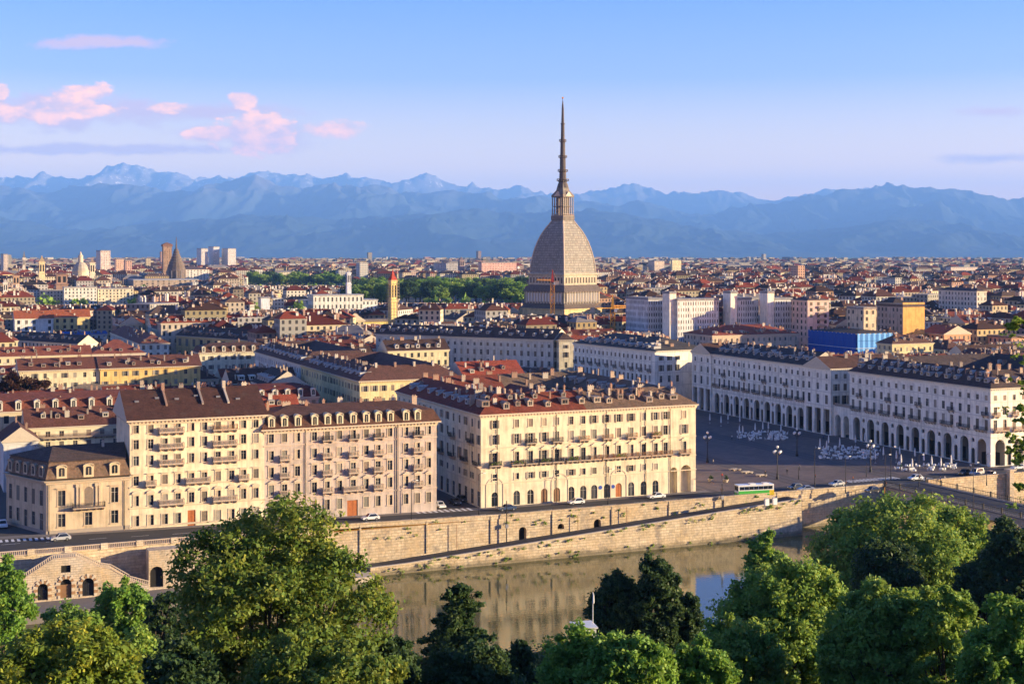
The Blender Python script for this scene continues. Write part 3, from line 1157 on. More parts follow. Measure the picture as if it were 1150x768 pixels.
    # balustrade of the road above
    t2 = thing('road_balustrade', 'pale stone balustrade along the road edge above the double staircase', 'balustrade', uv(-100, vq(-100), gzu(-100)), 0)
    org2 = uv(-100, vq(-100), gzu(-100))
    for k in range(9):
        a = -116 + k * 7.0
        b = MB()
        p, q = uv(a, vq(a) - 0.1, gzu(a)) - org2, uv(a + 5.6, vq(a + 5.6) - 0.1, gzu(a + 5.6)) - org2
        balustrade(b, p, q, 1.05)
        b.build('baluster_bay', ['rail'], t2)
        b = MB()
        p2 = uv(a + 7.0, vq(a + 7) - 0.1, gzu(a + 7.0)) - org2
        e = (p2 - q).normalized()
        nn = Vector((-e.y, e.x, 0)) * 0.27
        ring = lambda z: [q - nn + Vector((0, 0, z)), p2 - nn + Vector((0, 0, z)), p2 + nn + Vector((0, 0, z)), q + nn + Vector((0, 0, z))]
        b.loft([ring(-0.1), ring(1.12)])
        b.build('pier', ['quay2'], t2)


build_stair()


# ------------------------------------------------------------------ shared parts: windows, balconies, dormers, chimneys
CACHE = {}


def cached(key, fn):
    if key not in CACHE:
        CACHE[key] = fn()
    return CACHE[key]


def window_mesh(w, h, kind):
    """kind: glass / open / closed / half - pane set back in the opening, shutters folded on the wall or shut"""
    def make():
        mb = MB()
        d = 0.16
        if kind in ('glass', 'open', 'half', 'bare'):
            mb.face([(-w / 2, d, 0), (w / 2, d, 0), (w / 2, d, h), (-w / 2, d, h)], 0)
            t = 0.07
            mb.box(-w / 2, -w / 2 + t, d - 0.05, d - 0.005, 0, h, 1)
            mb.box(w / 2 - t, w / 2, d - 0.05, d - 0.005, 0, h, 1)
            mb.box(-0.045, 0.045, d - 0.05, d - 0.005, 0, h, 1)
            mb.box(-w / 2 + t, -0.045, d - 0.045, d - 0.005, h - t, h, 1)
            mb.box(0.045, w / 2 - t, d - 0.045, d - 0.005, h - t, h, 1)
            mb.box(-w / 2 + t, -0.045, d - 0.045, d - 0.005, h * 0.66, h * 0.66 + 0.05, 1)
            mb.box(0.045, w / 2 - t, d - 0.045, d - 0.005, h * 0.66, h * 0.66 + 0.05, 1)
        if kind == 'closed':
            mb.box(-w / 2, w / 2, 0.03, 0.09, 0, h, 2)
            for j in range(int(h / 0.16)):
                mb.box(-w / 2 + 0.05, w / 2 - 0.05, 0.005, 0.029, j * 0.16 + 0.03, j * 0.16 + 0.11, 2)
        if kind == 'half':
            mb.box(-w / 2, -0.02, 0.03, 0.07, 0, h, 2)
        return mb.mesh('window', ['glass', 'sash', 'shutter'])
    return cached(('win', round(w, 2), round(h, 2), kind), make)


def shutter_mesh(w, h):
    def make():
        mb = MB()
        ww = w * 0.5
        mb.box(0, ww, -0.09, -0.03, 0, h, 0)
        for j in range(int(h / 0.2)):
            mb.box(0.05, ww - 0.05, -0.105, -0.091, j * 0.2 + 0.05, j * 0.2 + 0.13, 0)
        return mb.mesh('shutter', ['shutter'])
    return cached(('shut', round(w, 2), round(h, 2)), make)


def surround_mesh(w, h, kind):
    """stone architrave: flat / hood / pediment / curved"""
    def make():
        mb = MB()
        t, p = 0.17, -0.09
        mb.box(-w / 2 - t, -w / 2, p, 0.0, -0.02, h + t)
        mb.box(w / 2, w / 2 + t, p, 0.0, -0.02, h + t)
        mb.box(-w / 2, w / 2, p, 0.0, h, h + t)
        mb.box(-w / 2 - t - 0.08, w / 2 + t + 0.08, p - 0.1, 0.0, -0.17, -0.02)
        W = w / 2 + t + 0.16
        z = h + t + 0.2
        if kind != 'flat':
            mb.box(-w / 2 - t, w / 2 + t, p + 0.02, 0.0, h + t, z)
            mb.box(-W, W, -0.34, 0.0, z, z + 0.13)
        if kind in ('pediment', 'curved'):
            z += 0.13
            prof = [(-W, z), (W, z), (0, z + 0.5)] if kind == 'pediment' else [(-W, z), (W, z)] + [(W * math.cos(a), z + 0.55 * math.sin(a)) for a in [math.pi * k / 8 for k in range(1, 8)]]
            f = [(x, -0.28, zz) for x, zz in prof]
            b = [(x, 0.0, zz) for x, zz in prof]
            mb.face(f)
            for i in range(len(prof)):
                j = (i + 1) % len(prof)
                mb.face([f[i], b[i], b[j], f[j]])
        return mb.mesh('surround', ['trim'])
    return cached(('sur', round(w, 2), round(h, 2), kind), make)


def balcony(parent, x, z, w, kind='stone', y=0.0, rz=0.0, depth=1.05):
    def slab():
        mb = MB()
        mb.box(-w / 2, w / 2, -depth, 0, -0.16, 0)
        mb.box(-w / 2 + 0.06, w / 2 - 0.06, -depth + 0.08, 0, -0.26, -0.16)
        n = max(2, int(w / 1.4) + 1)
        for k in range(n):
            cx = -w / 2 + 0.3 + (w - 0.6) * k / (n - 1)
            mb.loft([[(cx - 0.12, -0.22, -0.85), (cx + 0.12, -0.22, -0.85), (cx + 0.12, 0, -0.85), (cx - 0.12, 0, -0.85)],
                     [(cx - 0.12, -depth + 0.15, -0.26), (cx + 0.12, -depth + 0.15, -0.26), (cx + 0.12, 0, -0.26), (cx - 0.12, 0, -0.26)]])
        return mb.mesh('balcony', ['rail'])

    def rail():
        mb = MB()
        thick = kind == 'stone'
        m = 0.09 if thick else 0.03
        h = 0.98
        for (x0, x1, y0, y1) in ((-w / 2 + 0.02, w / 2 - 0.02, -depth + 0.03, -depth + 0.03 + m * 1.6), (-w / 2 + 0.02, -w / 2 + 0.02 + m * 1.6, -depth + 0.04 + m * 1.6, 0), (w / 2 - 0.02 - m * 1.6, w / 2 - 0.02, -depth + 0.04 + m * 1.6, 0)):
            mb.box(x0, x1, y0, y1, h - m * 1.2, h)
            mb.box(x0, x1, y0, y1, 0.0, 0.09)
            L = max(x1 - x0, y1 - y0)
            st = 0.26 if thick else 0.15
            for k in range(int(L / st)):
                f = (k + 0.5) / int(L / st)
                if x1 - x0 > y1 - y0:
                    cx, cy = x0 + (x1 - x0) * f, (y0 + y1) / 2
                else:
                    cx, cy = (x0 + x1) / 2, y0 + (y1 - y0) * f
                mb.box(cx - m * 0.55, cx + m * 0.55, cy - m * 0.55, cy + m * 0.55, 0.09, h - m * 1.2)
        return mb.mesh('railing', [{'stone': 'rail', 'brown': 'rust'}.get(kind, 'iron')])
    o = put('balcony', cached(('bal', round(w, 2), kind, depth), slab), parent, (x, y, z), rz)
    put('railing', cached(('balr', round(w, 2), kind, depth), rail), o)
    return o


def chimney_mesh(k):
    def make():
        mb = MB()
        w, d, h = ((0.55, 0.45, 1.1), (1.1, 0.5, 1.2), (0.42, 0.42, 1.5), (1.7, 0.5, 0.95))[k]
        mb.box(-w / 2, w / 2, -d / 2, d / 2, -1.6, h)
        mb.box(-w / 2 - 0.09, w / 2 + 0.09, -d / 2 - 0.09, d / 2 + 0.09, h, h + 0.14)
        n = max(1, int(w / 0.5))
        for i in range(n):
            cx = -w / 2 + w * (i + 0.5) / n
            mb.box(cx - 0.12, cx + 0.12, -0.12, 0.12, h + 0.14, h + 0.4)
            mb.box(cx - 0.19, cx + 0.19, -0.19, 0.19, h + 0.4, h + 0.47, 1)
        return mb.mesh('chimney', ['chim', 'roof'])
    return cached(('chim', k), make)


def parapet_mesh(L, rise):
    """raised party wall running down a roof slope"""
    def make():
        mb = MB()
        mb.loft([[(-0.22, 0, -0.9), (0.22, 0, -0.9), (0.22, L, rise - 0.9), (-0.22, L, rise - 0.9)], [(-0.22, 0, 0.45), (0.22, 0, 0.45), (0.22, L, rise + 0.45), (-0.22, L, rise + 0.45)]])
        mb.box(-0.35, 0.35, L - 0.9, L + 0.1, rise - 0.5, rise + 1.5)
        return mb.mesh('party_wall', ['chim'])
    return cached(('party', round(L, 1), round(rise, 1)), make)


def dormer_mesh(kind):
    """arched / gable / shed: front at y = 0, foot at z = 0, running back into the roof"""
    def make():
        mb = MB()
        if kind == 'arched':
            w, h, L = 1.5, 1.75, 3.0
            prof = [(-w / 2, 0), (w / 2, 0), (w / 2, h)] + [(w / 2 * math.cos(a), h + 0.42 * math.sin(a)) for a in [math.pi * k / 6 for k in range(1, 6)]] + [(-w / 2, h)]
            op = [(-0.42, 0.35), (0.42, 0.35), (0.42, 1.5), (0.28, 1.72), (-0.28, 1.72), (-0.42, 1.5)]
        elif kind == 'gable':
            w, h, L = 1.7, 1.35, 3.6
            prof = [(-w / 2, 0), (w / 2, 0), (w / 2, h), (0, h + 0.55), (-w / 2, h)]
            op = [(-0.5, 0.3), (0.5, 0.3), (0.5, 1.2), (-0.5, 1.2)]
        else:
            w, h, L = 2.2, 1.45, 3.8
            prof = [(-w / 2, 0), (w / 2, 0), (w / 2, h), (-w / 2, h)]
            op = [(-0.7, 0.35), (0.7, 0.35), (0.7, 1.2), (-0.7, 1.2)]
        f = [(x, 0, z) for x, z in prof]
        lift = 0.3 if kind == 'shed' else 0.0
        b = [(x, L, z + (lift if z > 0 else 0)) for x, z in prof]
        mb.face(f, 0)
        n = len(prof)
        for i in range(1, n):
            j = (i + 1) % n
            slope = prof[i][1] >= h - 1e-6 and prof[j][1] >= h - 1e-6
            mb.face([f[i], b[i], b[j], f[j]], 1 if slope else 0)
        # roof lip
        for i in range(2, n - 1):
            a, c = prof[i], prof[i + 1]
            k = 1.13
            mb.face([(a[0] * k, -0.2, a[1] + 0.05), (c[0] * k, -0.2, c[1] + 0.05), (c[0] * k, L, c[1] + 0.06 + lift), (a[0] * k, L, a[1] + 0.06 + lift)], 1)
            mb.face([(a[0] * k, -0.2, a[1] - 0.06), (c[0] * k, -0.2, c[1] - 0.06), (c[0] * k, -0.2, c[1] + 0.05), (a[0] * k, -0.2, a[1] + 0.05)], 0)
        mb.face([(x, -0.02, z) for x, z in op], 2)
        mb.box(-0.04, 0.04, -0.06, -0.021, op[0][1], op[2][1], 0)
        return mb.mesh('dormer', ['trim', 'roof', 'glass'])
    return cached(('dorm', kind), make)


def add_dormer(roof, kind, x, y, z, rz=0.0, col=(0.62, 0.54, 0.42)):
    return put('dormer', dormer_mesh(kind), roof, (x, y, z), rz, col)


def add_chimney(roof, k, x, y, z, rz=0.0, s=1.0):
    o = put('chimney', chimney_mesh(k), roof, (x, y, z), rz, (0.20, 0.07, 0.04))
    o.scale = (s, s, s)
    return o


# ------------------------------------------------------------------ roofs
def hip_z(x, y, W, D, H, rise, kind, oh=0.6):
    """height of the roof surface above a point of the plan"""
    half = (D if kind in ('hip', 'gable') else W) / 2 + oh
    dy = min(y + oh, D + oh - y)
    dx = min(x + oh, W + oh - x)
    if kind == 'gable':
        q = dy
    elif kind == 'gable_y':
        q = dx
    else:
        half = min(W, D) / 2 + oh
        q = min(dx, dy)
    return H + 0.3 + rise * min(1.0, q / half)


def roof_mesh(name, kind, W, D, H, rise, oh=0.6, mats=('roof', 'fascia')):
    mb = MB()
    x0, x1, y0, y1 = -oh, W + oh, -oh, D + oh
    z0, z1, zt = H, H + 0.3, H + 0.3 + rise
    mb.face([(x0, y0, z0), (x0, y1, z0), (x1, y1, z0), (x1, y0, z0)], 1 if kind != 'flat' else 0)
    if kind == 'flat':
        mb.box(x0, x1, y0, y1, z0 + 0.01, z1 + rise, 0)
        return mb.mesh(name, mats)
    c = [(x0, y0), (x1, y0), (x1, y1), (x0, y1)]
    for i in range(4):
        a, b = c[i], c[(i + 1) % 4]
        mb.face([(*a, z0), (*b, z0), (*b, z1), (*a, z1)], 1)
    if kind == 'gable':
        ym = (y0 + y1) / 2
        mb.face([(x0, y0, z1), (x1, y0, z1), (x1, ym, zt), (x0, ym, zt)])
        mb.face([(x1, y1, z1), (x0, y1, z1), (x0, ym, zt), (x1, ym, zt)])
        mb.face([(x0, y1, z1), (x0, y0, z1), (x0, ym, zt)], 1)
        mb.face([(x1, y0, z1), (x1, y1, z1), (x1, ym, zt)], 1)
    elif kind == 'gable_y':
        xm = (x0 + x1) / 2
        mb.face([(x0, y1, z1), (x0, y0, z1), (xm, y0, zt), (xm, y1, zt)])
        mb.face([(x1, y0, z1), (x1, y1, z1), (xm, y1, zt), (xm, y0, zt)])
        mb.face([(x0, y0, z1), (x1, y0, z1), (xm, y0, zt)], 1)
        mb.face([(x1, y1, z1), (x0, y1, z1), (xm, y1, zt)], 1)
    elif kind == 'hip':
        i = min(x1 - x0, y1 - y0) / 2
        if x1 - x0 >= y1 - y0:
            r0, r1 = (x0 + i, (y0 + y1) / 2, zt), (x1 - i, (y0 + y1) / 2, zt)
            mb.face([(x0, y0, z1), (x1, y0, z1), r1, r0])
            mb.face([(x1, y1, z1), (x0, y1, z1), r0, r1])
            mb.face([(x0, y1, z1), (x0, y0, z1), r0])
            mb.face([(x1, y0, z1), (x1, y1, z1), r1])
        else:
            r0, r1 = ((x0 + x1) / 2, y0 + i, zt), ((x0 + x1) / 2, y1 - i, zt)
            mb.face([(x0, y1, z1), (x0, y0, z1), r0, r1])
            mb.face([(x1, y0, z1), (x1, y1, z1), r1, r0])
            mb.face([(x0, y0, z1), (x1, y0, z1), r0])
            mb.face([(x1, y1, z1), (x0, y1, z1), r1])
    elif kind == 'mansard':
        i1, h1 = 1.5, 2.7
        R0 = [(x0, y0, z1), (x1, y0, z1), (x1, y1, z1), (x0, y1, z1)]
        R1 = [(x0 + i1, y0 + i1, z1 + h1), (x1 - i1, y0 + i1, z1 + h1), (x1 - i1, y1 - i1, z1 + h1), (x0 + i1, y1 - i1, z1 + h1)]
        i2 = min(x1 - x0, y1 - y0) / 2 - 0.3
        R2 = [(x0 + i2, y0 + i2, z1 + rise), (x1 - i2, y0 + i2, z1 + rise), (x1 - i2, y1 - i2, z1 + rise), (x0 + i2, y1 - i2, z1 + rise)]
        mb.loft([R0, R1, R2])
    elif kind == 'ring':
        wd = 13.0                                         # depth of the wings round the court
        ins = lambda k, z: [(x0 + k, y0 + k, z), (x1 - k, y0 + k, z), (x1 - k, y1 - k, z), (x0 + k, y1 - k, z)]
        mb.loft([ins(0, z1), ins(wd / 2, zt), ins(wd, z1 + 0.4), ins(wd, z1 - 1.0)], cap=False)
    return mb.mesh(name, mats)


# ------------------------------------------------------------------ walls with windows, one house
SIDES = ('front', 'right', 'back', 'left')


def side_frame(side, W, D):
    """start corner, direction, outward normal, length, turn of what is put on it"""
    return {'front': ((0, 0, 0), (1, 0, 0), (0, -1, 0), W, 0.0),
            'right': ((W, 0, 0), (0, 1, 0), (1, 0, 0), D, R(90)),
            'back': ((W, D, 0), (-1, 0, 0), (0, 1, 0), W, R(180)),
            'left': ((0, D, 0), (0, -1, 0), (-1, 0, 0), D, R(-90))}[side]


def auto_rows(L, H, n, pitch=3.0, w=1.15, h=1.8, z0=0.9, margin=1.8, kinds=('open', 'closed', 'glass')):
    k = max(1, int((L - 2 * margin) / pitch) + 1)
    st = H / n
    xs = [L / 2] if k == 1 else [margin + (L - 2 * margin) * i / (k - 1) for i in range(k)]
    return [dict(z=st * i + z0, w=w, h=min(h, st * 0.62), xs=xs, kinds=kinds) for i in range(n)]


def house(name, label, cat, loc, rz, W, D, H, wall, roof, rtype='hip', rise=4.0, group=None, sides=None, bays=None, plinth=True, oh=0.6,
          trimcol=None, detail=0, seed=1, roofmat='roof', cornice=True, under=3.0, extra_ops=None, limit=96):
    """sides: {'front': [rows]} real openings; the other sides get bays of windows in their surface: bays = (pitch, storeys)"""
    rg = random.Random(seed)
    t = thing(name, label, cat, loc, rz, group)
    sides = sides or {}
    mb = MB()
    placed = []
    count = {}
    for sd in SIDES:
        p0, ex, n, L, tr = side_frame(sd, W, D)
        rows = sides.get(sd)
        if rows is None:
            b = None
            if bays:
                pitch, st = bays
                b = (max(1, round(L / pitch)), st)
            mb.facade(p0, ex, n, L, 0.0, H, (), bays=b)
            mb.facade(p0, ex, n, L, -under, 0.0, ())
            continue
        ops = list((extra_ops or {}).get(sd, ()))
        for r in rows:
            for i, x in enumerate(r['xs']):
                ops.append((x - r['w'] / 2, x + r['w'] / 2, r['z'], r['z'] + r['h'], r.get('arch', False), r.get('depth', 0.3), True))
                placed.append((sd, r, i, x))
        mb.facade(p0, ex, n, L, -under, H, ops, rmat=0, bmat=1)
    if rtype == 'gable':
        mb.face([(0, 0, H), (0, D / 2, H + rise * 0.96), (0, D, H)][::-1])
        mb.face([(W, 0, H), (W, D / 2, H + rise * 0.96), (W, D, H)])
    elif rtype == 'gable_y':
        mb.face([(0, 0, H), (W / 2, 0, H + rise * 0.96), (W, 0, H)][::-1])
        mb.face([(0, D, H), (W / 2, D, H + rise * 0.96), (W, D, H)])
    elif rtype == 'ring':
        w = 13.0 - 0.6
        for a, b in (((w, w), (W - w, w)), ((W - w, w), (W - w, D - w)), ((W - w, D - w), (w, D - w)), ((w, D - w), (w, w))):
            mb.face([(*b, -under), (*a, -under), (*a, H), (*b, H)])
    wm = 'wallw' if bays else 'wall'
    wo = mb.build('wall', [wm, 'recess'], t, col=wall)
    ro = put('roof', roof_mesh('roof', rtype, W, D, H, rise, oh, (roofmat, 'fascia')), t, col=roof)
    tc = trimcol or tuple(min(0.8, c * 1.05) for c in wall)
    if cornice and rtype != 'flat':
        cm = MB()
        for sd in SIDES:
            if sd not in sides and sd == 'back':
                continue
            p0, ex, n, L, tr = side_frame(sd, W, D)
            p0, ex, n = Vector(p0), Vector(ex), Vector(n)
            A = lambda x, d, z: p0 + ex * x + n * d + Vector((0, 0, z))
            for d, za, zb in ((0.28, H - 0.45, H - 0.003), (0.12, H - 0.8, H - 0.453)):
                cm.face([A(-d, d, za), A(L + d, d, za), A(L + d, d, zb), A(-d, d, zb)])
                cm.face([A(-d, d, za), A(-d, 0, za), A(L + d, 0, za), A(L + d, d, za)])
            if detail >= 1:
                k = int(L / 0.8)
                for i in range(k):
                    c = A((i + 0.5) * L / k, 0.30, H - 0.36)
                    cm.box(c.x - 0.16, c.x + 0.16, c.y - 0.16, c.y + 0.16, c.z, c.z + 0.34)
        cm.build('cornice', ['trim'], t, col=tc)
    for sd, r, i, x in placed:
        p0, ex, n, L, tr = side_frame(sd, W, D)
        p = Vector(p0) + Vector(ex) * x + Vector((0, 0, r['z']))
        ks = r.get('kinds', ('open',))
        kind = r['fix'][i] if r.get('fix') and i in r['fix'] else ks[int(rg.random() * len(ks)) % len(ks)]
        nm = r.get('name', 'window')
        if kind == 'none':
            continue
        if kind in ('door', 'wooddoor'):
            dm = MB()
            dm.box(-r['w'] / 2 + 0.01, r['w'] / 2 - 0.01, 0.14, 0.24, 0, r['h'] - 0.01)
            dm.box(-0.03, 0.03, 0.11, 0.139, 0, r['h'] - 0.02)
            for s in (-1, 1):
                for j in range(3):
                    dm.box(s * r['w'] / 4 - r['w'] * 0.16, s * r['w'] / 4 + r['w'] * 0.16, 0.118, 0.139, r['h'] * (0.06 + j * 0.31), r['h'] * (0.30 + j * 0.31))
            put('door', dm.mesh('door', ['wood' if kind == 'wooddoor' else 'brownwood']), t, p, tr)
            continue
        count[nm] = count.get(nm, 0) + 1
        if count[nm] > limit:
            nm = 'side_window' if sd != 'front' else 'upper_window'
            count[nm] = count.get(nm, 0) + 1
            if count[nm] > limit:
                continue
        wd = put(nm, window_mesh(r['w'], r['h'], kind if kind != 'open' else 'open'), t, p, tr)
        if detail >= 2 and sd != 'none':
            if r.get('sur'):
                put('surround', surround_mesh(r['w'], r['h'], r['sur']), wd, col=tc)
            if kind == 'open' and not r.get('arch'):
                o = put('shutter', shutter_mesh(r['w'], r['h']), wd, (r['w'] / 2 + 0.02, 0, 0))
                o = put('shutter', shutter_mesh(r['w'], r['h']), wd, (-r['w'] / 2 - 0.02 - r['w'] * 0.5, 0, 0))
        elif kind == 'open' and not r.get('arch') and detail >= 1:
            put('shutter', shutter_mesh(r['w'], r['h']), wd, (r['w'] / 2 + 0.02, 0, 0))
            put('shutter', shutter_mesh(r['w'], r['h']), wd, (-r['w'] / 2 - 0.02 - r['w'] * 0.5, 0, 0))
    return t, wo, ro


def band(t, side, W, D, z, col, h=0.22, p=0.14, name='string_course'):
    p0, ex, n, L, tr = side_frame(side, W, D)
    p0, ex, n = Vector(p0), Vector(ex), Vector(n)
    mb = MB()
    A = lambda x, d, zz: p0 + ex * x + n * d + Vector((0, 0, zz))
    mb.face([A(-p, p, z), A(L + p, p, z), A(L + p, p, z + h), A(-p, p, z + h)])
    mb.face([A(-p, p, z + h), A(L + p, p, z + h), A(L, 0, z + h), A(0, 0, z + h)])
    mb.face([A(0, 0, z), A(L, 0, z), A(L + p, p, z), A(-p, p, z)])
    return mb.build(name, ['trim'], t, col=col)


def scatter_chimneys(ro, W, D, H, rise, kind, n, rg, ks=(0, 1, 2), s=1.0):
    for _ in range(n):
        x, y = rg.uniform(1.5, W - 1.5), rg.uniform(1.2, D - 1.2)
        z = hip_z(x, y, W, D, H, rise, kind)
        add_chimney(ro, rg.choice(ks), x, y, z, rg.choice((0, 0, R(90))), s * rg.uniform(0.85, 1.2))


def drainpipe(t, x, H, y=-0.1, z0=0.1):
    mb = MB()
    mb.tube([(x, y - 0.06, z0), (x, y - 0.06, H - 0.5)], 0.07, 6)
    return mb.build('drainpipe', ['iron'], t)


# ------------------------------------------------------------------ the riverside blocks
CREAM, PALE, PINK, TAN = (0.68, 0.59, 0.42), (0.70, 0.60, 0.42), (0.48, 0.40, 0.345), (0.54, 0.43, 0.29)
WHITE = (0.77, 0.72, 0.62)
BROWNROOF, REDROOF, GREYROOF, DARKROOF, ORANGE = (0.115, 0.056, 0.040), (0.215, 0.055, 0.033), (0.15, 0.12, 0.10), (0.075, 0.058, 0.055), (0.40, 0.11, 0.045)


def cream_block():
    W, D, H = 59.0, 62.0, 22.0
    z = lambda d: H - d
    xs = [(px - 150) / 940 * W for px in (207, 298, 356, 414, 468, 530, 582, 630, 686, 738, 794, 850, 904, 950, 1036)]
    front = [dict(z=z(3.15), w=1.15, h=1.9, xs=xs, kinds=('open', 'closed', 'open'), fix={5: 'bare', 6: 'bare', 11: 'closed'}, sur='flat', name='attic_window'),
             dict(z=z(7.0), w=1.2, h=2.3, xs=xs, kinds=('closed',), fix={0: 'open', 1: 'open', 2: 'open', 3: 'open', 13: 'open', 14: 'open'}, sur='flat'),
             dict(z=z(11.9), w=1.25, h=2.9, xs=xs, kinds=('open', 'glass', 'half'), sur='pediment', name='tall_window'),
             dict(z=z(15.6), w=1.2, h=1.5, xs=xs[:13], kinds=('open', 'closed', 'half'), sur='flat', fix={0: 'glass', 4: 'glass', 9: 'glass'}, name='mezzanine_window'),
             dict(z=0.25, w=1.7, h=3.4, xs=xs[:13], kinds=('bare',), arch=True, depth=0.4, sur=None, name='arched_window', fix={3: 'door', 4: 'door', 9: 'wooddoor'})]
    # two tall arches at the corner on the square
    big = [(W - 4.4, W - 1.4, 0.1, 7.0, True, 1.6, 2), (W - 7.4, W - 5.4, 0.1, 6.6, True, 1.6, 2)]
    side_xs = [1.8 + i * 4.2 for i in range(15)]
    left = [dict(z=z(3.15), w=1.15, h=1.9, xs=side_xs, kinds=('open', 'closed', 'glass'), name='side_attic_window'),
            dict(z=z(7.0), w=1.2, h=2.2, xs=side_xs, kinds=('open', 'closed', 'glass'), name='side_window'),
            dict(z=z(11.9), w=1.25, h=2.8, xs=side_xs, kinds=('open', 'glass'), name='side_tall_window'),
            dict(z=z(15.6), w=1.2, h=1.5, xs=side_xs, kinds=('open', 'closed'), name='side_mezzanine_window'),
            dict(z=0.3, w=1.8, h=3.6, xs=side_xs, kinds=('bare',), name='shop_opening')]
    t, wo, ro = house('cream_palazzo', 'big cream riverside block at the square with long brown balconies and red and grey roofs', 'apartment block',
                      O.copy(), EA, W, D, H, CREAM, REDROOF, 'ring', 4.2, sides={'front': front, 'left': left}, detail=2, seed=3, extra_ops={'front': big}, bays=(3.6, 5))
    # right-hand part of the roof is brown-grey
    me = ro.data
    bmx = bmesh.new()
    bmx.from_mesh(me)
    g = bmx.verts[:] + bmx.edges[:] + bmx.faces[:]
    bmesh.ops.bisect_plane(bmx, geom=g, plane_co=(W * 0.47, 0, 0), plane_no=(1, 0, 0))
    other = bmx.copy()
    bmesh.ops.delete(bmx, geom=[f for f in bmx.faces if f.calc_center_median().x > W * 0.47], context='FACES')
    bmesh.ops.delete(other, geom=[f for f in other.faces if f.calc_center_median().x < W * 0.47], context='FACES')
    me2 = me.copy()
    bmx.to_mesh(me)
    other.to_mesh(me2)
    bmx.free()
    other.free()
    ro['label'] = 'orange-red tiled half of the roof'
    ro2 = put('roof', me2, t, col=(0.19, 0.125, 0.085))
    ro2['label'] = 'weathered brown-grey half of the roof'
    tc = (0.62, 0.52, 0.38)
    for zz in (z(12.75), z(16.4), z(7.9)):
        band(t, 'front', W, D, zz, tc)
        band(t, 'left', W, D, zz, tc)
    for i, x in enumerate(xs):
        if i < 14 and i not in (14,):
            balcony(t, x, z(11.9), 3.2 if i not in (13,) else 3.4, 'brown' if i > 6 else 'iron')
    balcony(t, xs[14], z(11.9), 3.2, 'brown')
    for i in (2, 4, 6, 8, 10, 12):
        balcony(t, xs[i], z(7.0), 2.8, 'brown' if i > 4 else 'iron')
    for i, x in enumerate(side_xs):
        if i % 2 == 0:
            balcony(t, 0, z(11.9), 3.4, 'iron', D - x, R(-90))
        if i % 3 == 1:
            balcony(t, 0, z(7.0), 2.6, 'iron', D - x, R(-90))
    for x in (4.2, 19.8, 33.5, 44.5, 51.5):
        drainpipe(t, x, H)
    for i, (x, zz) in enumerate(((xs[0], z(11.9)), (xs[1], z(11.9)), (xs[3], z(11.9)), (xs[12], z(7.0)), (xs[5], z(11.9)), (xs[9], z(11.9)))):
        pts = [(q * 0.35 - 1.0, -0.85, 0.35 + 0.2 * (q % 3)) for q in range(7)]
        put('balcony_plant', leaf_cloud('balcony_plant', pts, [0.28] * 7, 26, 0.13, 'leafD', 80 + i, (0, 0, 0)), t, (x, 0, zz))
    # blind arches over two doorways
    for x, w in ((xs[0], 4.2), (xs[4] + 0.8, 4.2), (xs[9], 4.2)):
        mb = MB()
        for k in range(10):
            a0, a1 = math.pi * k / 10, math.pi * (k + 1) / 10
            q = [(math.cos(a) * rr, 5.0 + math.sin(a) * rr * 0.9) for a, rr in ((a0, w / 2), (a0, w / 2 + 0.25), (a1, w / 2 + 0.25), (a1, w / 2))]
            mb.face([(p, -0.1, s) for p, s in q][::-1])
            mb.face([(q[1][0], -0.1, q[1][1]), (q[2][0], -0.1, q[2][1]), (q[2][0], 0, q[2][1]), (q[1][0], 0, q[1][1])])
        for s in (-1, 1):
            a, b = sorted((s * w / 2, s * (w / 2 + 0.25)))
            mb.box(a, b, -0.1, 0.0, 0.1, 5.0)
        mb.build('arch_band', ['trim'], t, (x, 0, 0), col=tc)
    for x in (xs[7] + 1.7, xs[8] + 1.7):
        mb = MB()
        mb.lathe([(0.48, 0), (0.48, 0.06)], 20)
        o = mb.build('sign', [plain('blue_sign', (0.02, 0.07, 0.35), 0.5)], t, (x, -0.02, 2.9))
        o.rotation_euler = (R(90), 0, 0)
    rg = random.Random(5)
    zr = lambda q: H + 0.3 + min(q + 0.6, 13.6 - q - 0.6 if q > 6 else 99) / 6.5 * 4.2
    pick = lambda x: ro if x < W * 0.47 else ro2
    x = 2.0
    while x < W - 2:                                      # front slope
        y = rg.uniform(0.7, 2.4)
        add_dormer(pick(x), rg.choice(('gable', 'gable', 'shed')), x, y, zr(y) + 0.05, 0, rg.choice(((0.34, 0.28, 0.24), (0.42, 0.35, 0.28), (0.26, 0.2, 0.17)))).scale = (rg.uniform(0.7, 1.0), 1, rg.uniform(0.75, 1.0))
        for _ in range(2):
            xx, yy = min(W - 1.5, x + rg.uniform(-1, 3)), rg.uniform(2.6, 6.2)
            add_chimney(pick(xx), rg.choice((0, 1, 2, 1)), xx, yy, zr(yy), rg.choice((0, R(90))), rg.uniform(0.7, 1.05))
        if rg.random() < 0.6:
            xx = min(W - 1.5, x + rg.uniform(0.8, 2.4))
            add_dormer(pick(xx), 'gable', xx, 3.8, zr(3.8), 0, (0.3, 0.25, 0.22)).scale = (0.7, 0.8, 0.7)
        for q in (7.5, 9.5, 11.2):
            if rg.random() < 0.55:
                xx = min(W - 1.5, x + rg.uniform(-1, 2))
                add_chimney(pick(xx), rg.choice((0, 1, 3)), xx, q, zr(q), rg.choice((0, R(90))), rg.uniform(0.8, 1.1))
        x += rg.uniform(3.0, 5.0)
    y = 5.0
